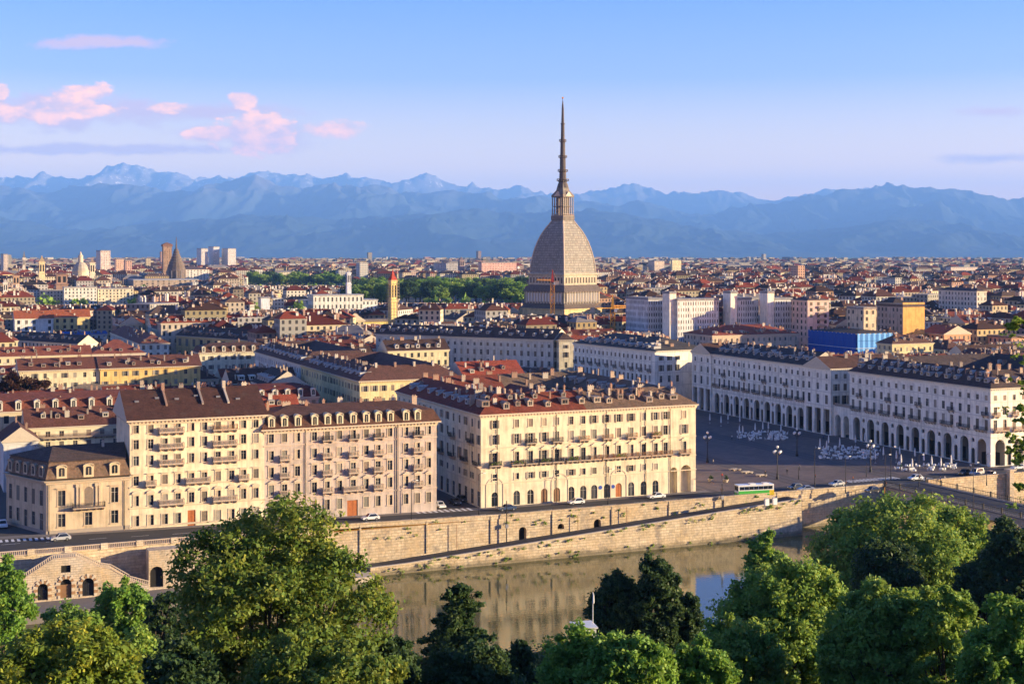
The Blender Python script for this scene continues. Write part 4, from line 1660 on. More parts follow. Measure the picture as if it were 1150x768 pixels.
    while y < D - 3:                                      # both long wings
        add_dormer(ro, 'shed' if rg.random() < 0.6 else 'gable', rg.uniform(0.7, 1.6), y, zr(1.2) + 0.1, R(-90), (0.50, 0.47, 0.44)).scale = (0.8, 0.9, 0.85)
        for q in (3.0, 4.5, 6.2, 8.4, 10.4):
            if rg.random() < 0.6:
                add_chimney(ro, rg.choice((0, 1, 2, 3)), q, y + rg.uniform(0.5, 4.5), zr(q), rg.choice((0, R(90))), rg.uniform(0.75, 1.1))
            if y > 13 and rg.random() < 0.6:
                add_chimney(ro2, rg.choice((0, 1, 2, 3)), W - q, y + rg.uniform(0, 4.5), zr(q), rg.choice((0, R(90))), rg.uniform(0.75, 1.1))
        if y > 14:
            add_dormer(ro2, 'gable', W - 10.5, y + rg.uniform(-1, 1), zr(10.5) + 0.1, R(-90), (0.46, 0.38, 0.32)).scale = (0.8, 0.8, 0.8)
        y += rg.uniform(5.2, 7.2)
    x = 14.0
    while x < W - 12:
        q = rg.uniform(2, 11)
        add_chimney(pick(x), rg.choice((0, 1, 3)), x, D - q, zr(q), 0, 1.0)
        x += rg.uniform(1.6, 3.4)
    c = thing('courtyard_house', 'lower house with a red roof inside the courtyard of the cream palazzo', 'house', t.location + E1 * 22 + E2 * 14, EA)
    w2 = MB()
    for sd in SIDES:
        p0, ex, n, L, tr = side_frame(sd, 13, 34)
        w2.facade(p0, ex, n, L, -1, 20.0, (), bays=(max(1, int(L / 3.2)), 5))
    w2.build('wall', ['wallw'], c, col=(0.56, 0.47, 0.36))
    r2 = put('roof', roof_mesh('roof', 'gable_y', 13, 34, 20.0, 4.2), c, col=(0.24, 0.07, 0.045))
    scatter_chimneys(r2, 13, 34, 20.0, 4.2, 'gable_y', 22, rg, (0, 1, 2, 3), 0.95)
    return t


cream_block()


def pink_block():
    p = uv(-51.6, 0, 0)
    W, D, H = 40.8, 15.5, 21.2
    p = uv(-11.2 - W, 0, gzu(-30))
    H = 20.6
    xs = [(px - 175) / 743 * W for px in (203, 258, 312, 383, 437, 490, 549, 605, 657, 709, 780, 832, 882)]
    rows = []
    for d, h, sur, nm in ((2.75, 1.9, 'flat', 'attic_window'), (6.6, 2.0, 'flat', 'window'), (10.5, 2.2, 'hood', 'hooded_window'), (14.5, 2.3, 'pediment', 'tall_window')):
        rows.append(dict(z=H - d, w=1.15, h=h, xs=xs, kinds=('half', 'glass', 'closed', 'half'), sur=sur, name=nm))
    gx = [x for i, x in enumerate(xs) if i != 6]
    rows.append(dict(z=H - 18.6, w=1.15, h=2.3, xs=gx, kinds=('half', 'closed'), sur='flat', name='ground_window'))
    rows.append(dict(z=0.15, w=2.5, h=3.6, xs=[xs[6] - 0.2], kinds=('wooddoor',), name='door'))
    rt = auto_rows(D, H, 5, 3.0)
    t, wo, ro = house('pink_apartment_house', 'pinkish stone riverside apartment house with white dormers and an orange wooden door', 'apartment house', p, EA, W, D, H, PINK, BROWNROOF, 'mansard', 4.4,
                      sides={'front': rows}, detail=2, seed=11, trimcol=(0.58, 0.48, 0.36), oh=0.9, bays=(3.2, 5))
    tc = (0.56, 0.45, 0.36)
    for d in (15.4, 3.6):
        band(t, 'front', W, D, H - d, tc)
    for j, d in enumerate((6.6, 10.5, 14.5)):
        for i in (1, 4, 6, 8, 11):
            balcony(t, xs[i], H - d, 2.5 if not (j == 2 and i == 6) else 5.2, 'stone')
    for i in (1, 4, 6, 8, 11):
        if i != 1:
            balcony(t, xs[i], H - 2.75, 2.5, 'iron')
    for i in (4, 6, 8, 11):
        pass
    for x in ((345 - 175) / 743 * W, (735 - 175) / 743 * W, (744 - 175) / 743 * W):
        drainpipe(t, x, H)
    for px in (202, 256, 312, 382, 437, 489, 547, 603, 656, 709, 778, 830):
        add_dormer(ro, 'arched', (px - 175) / 743 * W, -0.62, H + 0.42, 0, (0.66, 0.58, 0.40)).scale = (1.02, 1, 1.3)
    rg = random.Random(4)
    for k in range(9):
        add_chimney(ro, rg.choice((0, 1, 3)), 2.5 + k * 4.4, D / 2 + rg.uniform(-1.5, 2.5), H + 4.1, 0, 1.1)
    return t


pink_block()


def pale_block():
    W, D = 29.2, 21.0
    p = uv(-11.2 - 40.8 - W, 0, gzu(-68))
    H = 23.3
    c = [(px - 15) / 730 * W for px in (48, 125, 200, 270, 343, 413, 487, 562, 628, 697)]
    tops = (2.5, 5.9, 9.4, 13.7, 18.1)
    rows = []
    for k, (d, sur, nm) in enumerate(zip(tops, ('flat', 'flat', 'flat', 'hood', 'curved'), ('attic_window', 'window', 'middle_window', 'hooded_window', 'tall_window'))):
        rows.append(dict(z=H - d, w=1.15, h=2.0 if k < 4 else 2.2, xs=c, kinds=('half', 'glass', 'half', 'closed'), sur=sur, name=nm))
    rows.append(dict(z=0.9, w=1.25, h=2.2, xs=[x for i, x in enumerate(c) if i != 4], kinds=('closed', 'half'), sur='flat', name='ground_window'))
    rows.append(dict(z=0.1, w=1.7, h=3.4, xs=[c[4]], kinds=('wooddoor',)))
    left = [dict(z=3.5 + k * 5.2, w=0.7, h=1.1, xs=[7.5], kinds=('bare',), name='gable_window') for k in range(4)]
    t, wo, ro = house('pale_yellow_apartment_house', 'tall pale yellow apartment house with stacked stone balconies, bare gable wall and dark brown roof', 'apartment house', p, EA, W, D, H, PALE, (0.085, 0.038, 0.028), 'gable', 5.6,
                      sides={'front': rows, 'left': left}, detail=2, seed=8, trimcol=(0.60, 0.50, 0.36), oh=0.75, bays=(3.2, 6))
    tc = (0.58, 0.48, 0.34)
    for d in (18.7, 14.2):
        band(t, 'front', W, D, H - d, tc)
    band(t, 'front', W, D, 0.5, (0.48, 0.40, 0.30), 0.4)
    pitch = c[1] - c[0]
    for zi, (a, b) in ((0, (2, 3)), (0, (6, 7)), (1, (2, 3)), (1, (6, 7)), (2, (2, 3)), (2, (6, 7)), (3, (1, 1)), (3, (4, 5)), (3, (8, 8)), (4, (2, 3)), (4, (6, 7))):
        balcony(t, (c[a] + c[b]) / 2, H - tops[zi] + 0.05, (b - a) * pitch + 2.4, 'brown' if (zi, a) == (0, 6) else 'stone')
    for x in (W * 0.29, W * 0.56, W * 0.755):
        put('party_wall', parapet_mesh(6.0, 3.2), ro, (x, D / 2 - 6.5, H + 0.3 + 5.6 * (D / 2 - 5.9) / (D / 2 + .75)))
    for x, y in ((6, 12), (13, 12.5), (18, 11.5), (24, 12.5), (27, 11)):
        add_chimney(ro, 1, x, y, H + 5.2, 0, 1.0)
    for x, y in ((2.3, 6.0), (6.8, 7.0), (11, 6.4), (15.4, 7.3), (20.2, 6.6), (24.4, 5.5)):
        mb = MB()
        mb.box(-0.45, 0.45, -0.3, 0.3, -0.1, 0.28)
        mb.build('skylight', ['chrome'], ro, (x, y, hip_z(x, y, W, D, H, 5.6, 'gable')))
    return t


pale_block()


def corner_palazzo():
    """low palace with a mansard on an obtuse corner"""
    W, H, MH = 17.0, 11.3, 3.7
    p = uv(-11.2 - 40.8 - 29.2 - W, 0.0, gzu(-90))
    poly = [Vector((0, 0, 0)), Vector((W - 0.02, 0, 0)), Vector((W - 0.02, 15.5, 0)), Vector((-7.0, 15.5, 0))]
    t = thing('corner_palazzo', 'low ochre corner palace with grey mansard roof and one wide balcony over its middle window', 'palace', p, EA)
    mb = MB()
    fx = [W * 0.18, W * 0.5, W * 0.815]
    ops_f = [(x - 0.75, x + 0.75, 6.0, 9.2, False, 0.35, True) for x in (fx[0], fx[2])] + [(fx[1] - 0.85, fx[1] + 0.85, 5.7, 9.7, True, 0.5, True)] + \
            [(x - 0.75, x + 0.75, 1.6, 4.3, False, 0.35, True) for x in fx]
    L = (poly[0] - poly[3]).length
    lx = [L * (i + 0.55) / 5.2 for i in range(5)]
    ops_l = [(x - 0.65, x + 0.65, 6.0, 9.2, False, 0.35, True) for x in lx] + [(x - 0.65, x + 0.65, 0.3 if i in (2, 4) else 1.6, 4.4, False, 0.35, True) for i, x in enumerate(lx)]
    edges = [(poly[0], poly[1], ops_f), (poly[1], poly[2], ()), (poly[2], poly[3], ()), (poly[3], poly[0], ops_l)]
    for a, b, ops in edges:
        e = (b - a).normalized()
        mb.facade(a, e, (e.y, -e.x, 0), (b - a).length, -3, H, ops)
    mb.build('wall', ['wall'], t, col=TAN)
    inset = lambda k, z, cx=W / 2 - 2.5, cy=7.7: [Vector((q.x + (cx - q.x) / (q - Vector((cx, cy, 0))).length * k, q.y + (cy - q.y) / (q - Vector((cx, cy, 0))).length * k, z)) for q in poly]
    rm = MB()
    rm.loft([inset(-0.3, H + 0.35), inset(0.9, H + MH), inset(1.2, H + MH + 0.12)], 0, cap=False)
    up = MB()
    up.loft([inset(0.7, H + MH + 0.12), inset(0.7, H + MH + 0.3)], 1, cap=False)
    r0, r1 = Vector((2.0, 8.2, H + MH + 2.7)), Vector((W - 0.05, 8.2, H + MH + 2.7))
    e = inset(0.72, H + MH + 0.3)
    up.face([e[0], e[1], r1, r0], 1)
    up.face([e[2], e[3], r0, r1], 1)
    up.face([e[3], e[0], r0], 1)
    ro = rm.build('roof', ['roof', 'roofflat'], t, col=(0.23, 0.15, 0.10))
    up.build('upper_roof', ['roof', 'roof'], t, col=(0.10, 0.07, 0.06))
    cm = MB()
    cm.loft([inset(0.0, H - 0.8), inset(-0.2, H - 0.7), inset(-0.25, H - 0.3), inset(-0.75, H - 0.2), inset(-0.8, H + 0.02)], 0)
    cm.build('cornice', ['trim'], t, col=(0.52, 0.42, 0.30))
    pm = MB()
    pm.loft([inset(-0.15, -2), inset(-0.15, 0.9)], 0, cap=True)
    pm.build('plinth', ['trim'], t, col=(0.36, 0.30, 0.24))
    for x, z, w, h, k in [(fx[0], 6.0, 1.5, 3.2, 'glass'), (fx[2], 6.0, 1.5, 3.2, 'glass'), (fx[0], 1.6, 1.5, 2.7, 'glass'), (fx[1], 1.6, 1.5, 2.7, 'glass'), (fx[2], 1.6, 1.5, 2.7, 'glass'), (fx[1], 5.7, 1.7, 4.0, 'closed')]:
        wd = put('window', window_mesh(w, h, k), t, (x, 0.02, z))
        if k != 'closed':
            put('surround', surround_mesh(w, h, 'hood' if z > 5 else 'flat'), wd, col=(0.54, 0.43, 0.30))
    ea = math.atan2((poly[0] - poly[3]).y, (poly[0] - poly[3]).x)
    ed = (poly[0] - poly[3]).normalized()
    for i, x in enumerate(lx):
        q = poly[3] + ed * x
        put('window', window_mesh(1.3, 3.2, 'closed' if i % 2 else 'glass'), t, (q.x, q.y, 6.0), ea)
        wd = put('window', window_mesh(1.3, 2.8 if i not in (2, 4) else 4.1, 'glass'), t, (q.x, q.y, 1.6 if i not in (2, 4) else 0.3), ea)
        dd = poly[3] + ed * x + Vector((-0.1, -0.08, 0))
        o = add_dormer(ro, 'arched', dd.x, dd.y, H + 0.6, ea, (0.50, 0.40, 0.28))
        o.scale = (1.1, 0.9, 1.2)
    for x in fx:
        o = add_dormer(ro, 'arched', x, -0.2, H + 0.45, 0, (0.62, 0.50, 0.32))
        o.scale = (1.4, 1.0, 1.3)
    balcony(t, fx[1], 5.5, 6.6, 'iron', 0.0, 0.0, 1.5)
    for x in (fx[1] - 2.3, fx[1] - 1.6, fx[1] + 1.6, fx[1] + 2.3):
        b = MB()
        b.box(-0.2, 0.2, -0.22, 0.0, 5.6, H - 1.0)
        b.box(-0.32, 0.32, -0.3, 0.0, H - 1.6, H - 0.95)
        b.build('pilaster', ['trim'], t, (x, 0, 0), col=(0.56, 0.45, 0.31))
    for x in (0.5, W - 1.1):
        drainpipe(t, x, H - 0.3)
    add_chimney(ro, 0, W * 0.72, 6.5, H + MH + 2.2, 0, 1.0)
    add_chimney(ro, 1, -1.0, 12.0, H + MH + 0.8, 0, 0.9)


corner_palazzo()


# ------------------------------------------------------------------ who stands where
FOOT = []                                                # (origin, ex, ey, W, D) of everything placed
CLEAR = []                                               # (px0, px1, row, distance): nearer fill must stay under this row
REFS = []                                                # (px, row, phrase): landmarks that labels can lean on


def occupy(p, rz, W, D):
    FOOT.append((Vector((p[0], p[1], 0)), Vector((math.cos(rz), math.sin(rz), 0)), Vector((-math.sin(rz), math.cos(rz), 0)), W, D))


def inside(q, f, m):
    d = Vector((q[0], q[1], 0)) - f[0]
    x, y = d.dot(f[1]), d.dot(f[2])
    return -m < x < f[3] + m and -m < y < f[4] + m


def free(p, rz, W, D, m=1.0):
    ex, ey = Vector((math.cos(rz), math.sin(rz), 0)), Vector((-math.sin(rz), math.cos(rz), 0))
    p = Vector((p[0], p[1], 0))
    me = (p, ex, ey, W, D)
    pts = [p + ex * (W * a) + ey * (D * b) for a in (0, 0.25, 0.5, 0.75, 1) for b in (0, 0.5, 1)]
    for f in FOOT:
        if (f[0] - p).length > 260:
            continue
        if any(inside(q, f, m) for q in pts):
            return False
        if any(inside(f[0] + f[1] * (f[3] * a) + f[2] * (f[4] * b), me, m) for a in (0, 0.25, 0.5, 0.75, 1) for b in (0, 0.5, 1)):
            return False
    return True


for u0, v0, w, d in ((0, 0, 59, 62), (-52, 0, 41, 16), (-81.4, 0, 29.4, 22), (-106, 0, 25, 16), (59, -40, 98, 220), (-400, -400, 1000, 399)):
    q = uv(u0, v0)
    occupy(q, EA, w, d)
for px_, py_, s in ((660, 500, 'the cream riverside palazzo'), (392, 530, 'the pinkish riverside house'), (210, 520, 'the pale yellow tall house'), (90, 545, 'the corner palace with the grey mansard')):
    REFS.append((px_, py_, s))


def arcade_rows(L, H, pitch=7.1):
    """openings of an arcaded side of the square, measured along it"""
    n = max(1, round(L / pitch))
    pt = L / n
    ops, ox = [], []
    for k in range(n):
        c = (k + 0.5) * pt
        ops.append((c - 1.75, c + 1.75, 0.1, 7.6, True, 0.9, False))
        if k:
            ox.append(k * pt)
            ops.append((k * pt - 0.75, k * pt + 0.75, 0.1, 4.6, True, 0.35, True))
            ops.append((k * pt - 0.6, k * pt + 0.6, 6.3, 7.5, True, 0.5, True))
    xs = [(i + 0.5) * pt / 2 for i in range(2 * n)]
    rows = [dict(z=10.3, w=1.3, h=2.9, xs=xs, kinds=('glass', 'closed', 'half'), sur='pediment', name='tall_window'),
            dict(z=14.6, w=1.25, h=2.3, xs=xs, kinds=('half', 'closed', 'glass'), sur='flat'),
            dict(z=18.7, w=1.15, h=1.5, xs=xs, kinds=('closed', 'glass', 'half'), sur='flat', name='attic_window')]
    return ops, rows, xs, pt, n


def roof_clutter(ro, W, D, H, rise, kind, step, seed, left=True, front=True, dcol=(0.42, 0.40, 0.38)):
    rg = random.Random(seed)
    half = (D if kind == 'gable' else W if kind == 'gable_y' else min(W, D)) / 2 + 0.6
    for side in (('front',) if front else ()) + (('left',) if left else ()):
        L = W if side == 'front' else D
        f = 2.5
        while f < L - 2:
            q = rg.uniform(0.6, 2.2)
            z = H + 0.38 + rise * (q + 0.6) / half
            o = add_dormer(ro, rg.choice(('shed', 'gable')), f if side == 'front' else q, q if side == 'front' else f, z, 0 if side == 'front' else R(-90), dcol)
            o.scale = (0.75, 0.9, 0.75)
            if rg.random() < 0.7:
                q2 = rg.uniform(2.6, 4.2)
                g2 = min(L - 2, f + rg.uniform(1, 3))
                z2 = H + 0.38 + rise * min(1, (q2 + 0.6) / half)
                add_dormer(ro, 'gable', g2 if side == 'front' else q2, q2 if side == 'front' else g2, z2, 0 if side == 'front' else R(-90), (0.5, 0.47, 0.44)).scale = (0.6, 0.7, 0.65)
            for _ in range(3):
                q, g = rg.uniform(2, 2 * half - 3), min(L - 1.5, f + rg.uniform(-1, step))
                x, y = (g, q) if side == 'front' else (q, g)
                add_chimney(ro, rg.choice((0, 1, 2, 3)), x, y, hip_z(x, y, W, D, H, rise, kind), rg.choice((0, R(90))), rg.uniform(0.75, 1.05))
            f += step * rg.uniform(1.1, 1.7)


def portico(t, side, W, D, h=8.9):
    """the covered walk behind the arches"""
    p0, ex, n, L, tr = side_frame(side, W, D)
    p0, ex, n = Vector(p0), Vector(ex), Vector(n)
    A = lambda x, d, z: p0 + ex * x - n * d + Vector((0, 0, z))
    mb = MB()
    a, b = 0.05, L - 0.05
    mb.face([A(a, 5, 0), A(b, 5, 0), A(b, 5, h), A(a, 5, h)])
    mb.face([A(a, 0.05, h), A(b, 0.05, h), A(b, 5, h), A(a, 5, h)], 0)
    mb.face([A(a, 0.05, 0.04), A(b, 0.05, 0.04), A(b, 5, 0.04), A(a, 5, 0.04)], 1)
    for k in range(int(L / 3.5)):
        x = 1.2 + k * 3.5
        mb.face([A(x, 4.95, 0.1), A(x + 2.1, 4.95, 0.1), A(x + 2.1, 4.95, 3.6), A(x, 4.95, 3.6)], 2)
    mb.build('portico', ['inner_wall', 'pave', 'hole'], t)


def square_blocks():
    H = 22.0
    # the block at the river corner of the square
    p = uv(157, 2, 0)
    W, D = 62.0, 64.5
    ops, rows, xs, pt, n = arcade_rows(D, H)
    fops, frows, fxs, fpt, fn = arcade_rows(W, H)
    t, wo, ro = house('arcaded_block', 'long white arcaded block on the far side of the square, its river end in sunlight', 'arcaded block', p, EA, W, D, H, WHITE, (0.085, 0.058, 0.054), 'ring', 4.6,
                      sides={'left': rows, 'front': frows}, detail=1, seed=21, extra_ops={'left': ops, 'front': fops})
    portico(t, 'left', W, D)
    portico(t, 'front', W, D)
    occupy(p, EA, W, D)
    REFS.append((1040, 470, 'the white arcaded block by the bridge'))
    tc = (0.62, 0.58, 0.52)
    for zz in (9.6, 8.2, 14.0, 18.2):
        band(t, 'left', W, D, zz, tc)
        band(t, 'front', W, D, zz, tc)
    for k in range(n):
        balcony(t, 0, 10.25, 4.6, 'iron', D - (k + 0.5) * pt, R(-90))
        if k % 2 == 0:
            balcony(t, 0, 14.5, 2.4, 'iron', D - xs[2 * k + 1], R(-90), 0.9)
    for k in range(fn):
        balcony(t, (k + 0.5) * fpt, 10.25, 5.2, 'brown')
        balcony(t, fxs[2 * k], 14.5, 2.4, 'brown', 0, 0, 0.9)
    rg = random.Random(9)
    zr = lambda q: H + 0.3 + (q + 0.6 if q < 6 else 13.0 - q) / 6.5 * 4.6
    y = 3.0
    while y < D - 2:
        add_dormer(ro, 'shed' if rg.random() < 0.6 else 'gable', rg.uniform(0.6, 1.6), y, zr(1.1) + 0.1, R(-90), (0.40, 0.38, 0.36)).scale = (0.75, 0.9, 0.75)
        for q in (2.6, 4.2, 5.8, 8.2, 10.4):
            if rg.random() < 0.6:
                add_chimney(ro, rg.choice((1, 3, 0, 2)), q, y + rg.uniform(0, 4), zr(q), rg.choice((0, R(90))), rg.uniform(0.75, 1.05))
            if y > 13 and rg.random() < 0.5:
                add_chimney(ro, rg.choice((1, 3, 0, 2)), W - q, y + rg.uniform(0, 4), zr(q), 0, rg.uniform(0.8, 1.1))
        o = add_dormer(ro, 'gable', 3.4, y + rg.uniform(1, 3), zr(3.4) + 0.1, R(-90), (0.5, 0.47, 0.44))
        o.scale = (0.6, 0.7, 0.65)
        y += rg.uniform(3.4, 5.0)
    x = 3.0
    while x < W - 3:
        add_dormer(ro, 'gable', x, rg.uniform(0.6, 1.4), zr(1.0) + 0.1, 0, (0.52, 0.44, 0.36)).scale = (0.85, 1, 0.85)
        for q in (2.8, 4.6, 6.0, 9.0):
            if rg.random() < 0.6:
                add_chimney(ro, rg.choice((0, 1, 3)), x + rg.uniform(0, 3), q, zr(q), 0, rg.uniform(0.8, 1.1))
        x += rg.uniform(3.6, 5.4)
    # screen wall with two arches closing the side street
    t = thing('street_screen', 'low white screen wall with two arches bridging the side street between the arcaded blocks', 'wall', uv(157.6, 66.6, 0), EA)
    mb = MB()
    mb.facade((0, 9.4, 0), (0, -1, 0), (-1, 0, 0), 9.4, -2, 9.6, [(1.0, 4.0, 0, 7.2, True, 0.9, False), (5.4, 8.4, 0, 7.2, True, 0.9, False)])
    mb.facade((0.9, 0, 0), (0, 1, 0), (1, 0, 0), 9.4, -2, 9.6, [(1.0, 4.0, 0, 7.2, True, 0.01, False), (5.4, 8.4, 0, 7.2, True, 0.01, False)])
    mb.box(-0.2, 1.1, 0, 9.4, 9.6, 9.9)
    mb.build('wall', ['wall'], t, col=WHITE)
    b = MB()
    balustrade(b, (0.45, 0.2, 9.9), (0.45, 9.2, 9.9))
    b.build('balustrade', ['rail'], t)
    # pavilion with pediment
    for v0, d, w, lab, seed in ((75.8, 14.6, 30.0, 'white gabled pavilion with a pediment and square piers, nearer end of the long arcade', 31),
                                (151.2, 14.0, 15.0, 'white gabled pavilion with a pediment, far end of the long arcade', 32)):
        p = uv(156.4, v0, 0)
        px4 = [d * (i + 0.5) / 3 for i in range(3)]
        rows = [dict(z=10.3, w=1.5, h=3.0, xs=px4, kinds=('glass', 'closed'), name='tall_window'), dict(z=14.9, w=1.3, h=2.2, xs=px4, kinds=('closed', 'glass')), dict(z=18.8, w=1.2, h=1.6, xs=px4, kinds=('closed', 'glass'), name='attic_window')]
        pops = [(d * i / 3 + 0.75, d * (i + 1) / 3 - 0.75, 0.1, 8.6, False, 0.9, False) for i in range(3)]
        fx = [2.2 + i * 3.6 for i in range(int((w - 3) / 3.6) + 1)]
        frows = [dict(z=10.3, w=1.3, h=2.9, xs=fx, kinds=('open', 'closed')), dict(z=14.9, w=1.3, h=2.2, xs=fx, kinds=('open', 'closed')), dict(z=18.8, w=1.2, h=1.6, xs=fx, kinds=('closed', 'glass'))]
        t, wo, ro = house('pavilion', lab, 'pavilion', p, EA, w, d, H, WHITE, BROWNROOF, 'gable', 3.6, sides={'left': rows, 'front': frows}, detail=1, seed=seed, extra_ops={'left': pops})
        portico(t, 'left', w, d)
        occupy(p, EA, w, d)
        for zz in (9.6, 14.2, 18.3):
            band(t, 'left', w, d, zz, tc)
            band(t, 'front', w, d, zz, tc)
        for q in range(1, 4):
            balcony(t, fx[min(len(fx) - 1, q * 2)], 10.25, 3.4, 'iron', 0)
        for k in range(5):
            add_chimney(ro, k % 4, 6 + k * (w - 8) / 5, d / 2 + 1.5 * (-1) ** k, H + 3.2, 0, 1.1)
    REFS.append((908, 445, 'the gabled pavilion of the square'))
    p = uv(157, 90.4, 0)
    W, D = 15.0, 60.8
    ops, rows, xs, pt, n = arcade_rows(D, H)
    t, wo, ro = house('arcaded_block', 'long white arcaded wing between the two gabled pavilions of the square', 'arcaded block', p, EA, W, D, H, WHITE, (0.062, 0.058, 0.062), 'gable_y', 4.4,
                      sides={'left': rows}, detail=1, seed=41, extra_ops={'left': ops}, bays=(3.5, 5))
    portico(t, 'left', W, D)
    occupy(p, EA, W, D)
    for zz in (9.6, 8.2, 14.0, 18.2):
        band(t, 'left', W, D, zz, tc)
    for k in range(n):
        balcony(t, 0, 10.25, 4.6, 'iron', D - (k + 0.5) * pt, R(-90))
        if k % 2:
            balcony(t, 0, 14.5, 2.4, 'iron', D - xs[2 * k], R(-90), 0.9)
    roof_clutter(ro, W, D, H, 4.4, 'gable_y', 3.2, 15, front=False)
    REFS.append((830, 440, 'the long arcaded wing of the square'))
    # the street that leaves the square at its head
    p = uv(144, 172.7, 0)
    W, D = 26.0, 60.0
    rz = EA + R(6.1)
    xs = [1.6 + i * 3.05 for i in range(19)]
    rows = [dict(z=3.2, w=1.2, h=2.0, xs=xs, kinds=('bare', 'closed'), name='low_window'), dict(z=9.8, w=1.3, h=2.6, xs=xs, kinds=('glass', 'half', 'closed'), name='tall_window'),
            dict(z=14.2, w=1.25, h=2.4, xs=xs, kinds=('glass', 'half', 'closed')), dict(z=18.4, w=1.15, h=1.6, xs=xs, kinds=('glass', 'half', 'closed'), name='attic_window')]
    fr = [dict(z=9.8, w=1.3, h=2.6, xs=[3, 7, 11], kinds=('glass',)), dict(z=14.2, w=1.25, h=2.4, xs=[3, 7, 11], kinds=('open',)), dict(z=18.4, w=1.15, h=1.6, xs=[3, 7, 11], kinds=('open',))]
    t, wo, ro = house('street_block', 'white shuttered street block at the head of the square, only its upper corner in sun', 'street block', p, rz, W, D, H, WHITE, (0.085, 0.075, 0.07), 'hip', 4.4,
                      sides={'left': rows, 'front': fr}, detail=1, seed=51)
    occupy(p, rz, W, D)
    CLEAR.append((640, 740, 432, 540))
    REFS.append((690, 410, 'the white street block'))
    for zz in (8.4, 13.4, 17.8):
        band(t, 'left', W, D, zz, tc)
        band(t, 'front', W, D, zz, tc)
    for i in range(0, 19, 2):
        balcony(t, 0, 14.1, 2.2, 'iron', D - xs[i], R(-90), 0.9)
    roof_clutter(ro, W, D, H, 4.4, 'hip', 3.4, 55, front=False)
    # the row facing down the square from the other side of that street
    rz = R(-28.8)
    p = Vector((-65, 662, 0))
    W, D = 95.0, 15.0
    xs = [2.0 + i * 3.5 for i in range(27)]
    rows = [dict(z=4.5, w=1.2, h=2.2, xs=xs, kinds=('glass', 'closed'), name='low_window'), dict(z=10.0, w=1.3, h=2.7, xs=xs, kinds=('glass', 'half', 'closed'), name='tall_window'),
            dict(z=14.6, w=1.25, h=2.3, xs=xs, kinds=('glass', 'half', 'closed')), dict(z=18.6, w=1.15, h=1.5, xs=xs, kinds=('glass', 'closed'), name='attic_window')]
    t, wo, ro = house('street_block', 'very long pale shaded street front bending away behind the red roofs', 'street block', p, rz, W, D, H, (0.62, 0.58, 0.50), (0.10, 0.065, 0.055), 'gable', 4.4,
                      sides={'front': rows}, detail=1, seed=61, bays=(3.4, 5))
    occupy(p, rz, W, D)
    CLEAR.append((430, 640, 412, 610))
    REFS.append((520, 395, 'the long shaded street front'))
    for zz in (8.6, 13.8, 18.0):
        band(t, 'front', W, D, zz, tc)
    roof_clutter(ro, W, D, H, 4.4, 'gable', 4.2, 25, left=False)
    q = Vector((20.8, 613.5, 0))
    rows = [dict(z=14.6, w=1.25, h=2.3, xs=[3.2], kinds=('open',)), dict(z=18.6, w=1.15, h=1.5, xs=[3.2], kinds=('open',)), dict(z=10, w=1.3, h=2.5, xs=[3.2], kinds=('glass',))]
    t, wo, ro = house('corner_house', 'narrow cream corner house with a sunlit top floor closing the shaded street front', 'house', q, R(14), 6.6, 15, H + 0.1, (0.66, 0.58, 0.42), (0.10, 0.065, 0.055), 'hip', 3.0, sides={'front': rows}, detail=1, seed=62, bays=(3, 5))
    occupy(q, R(14), 6.6, 15)


square_blocks()


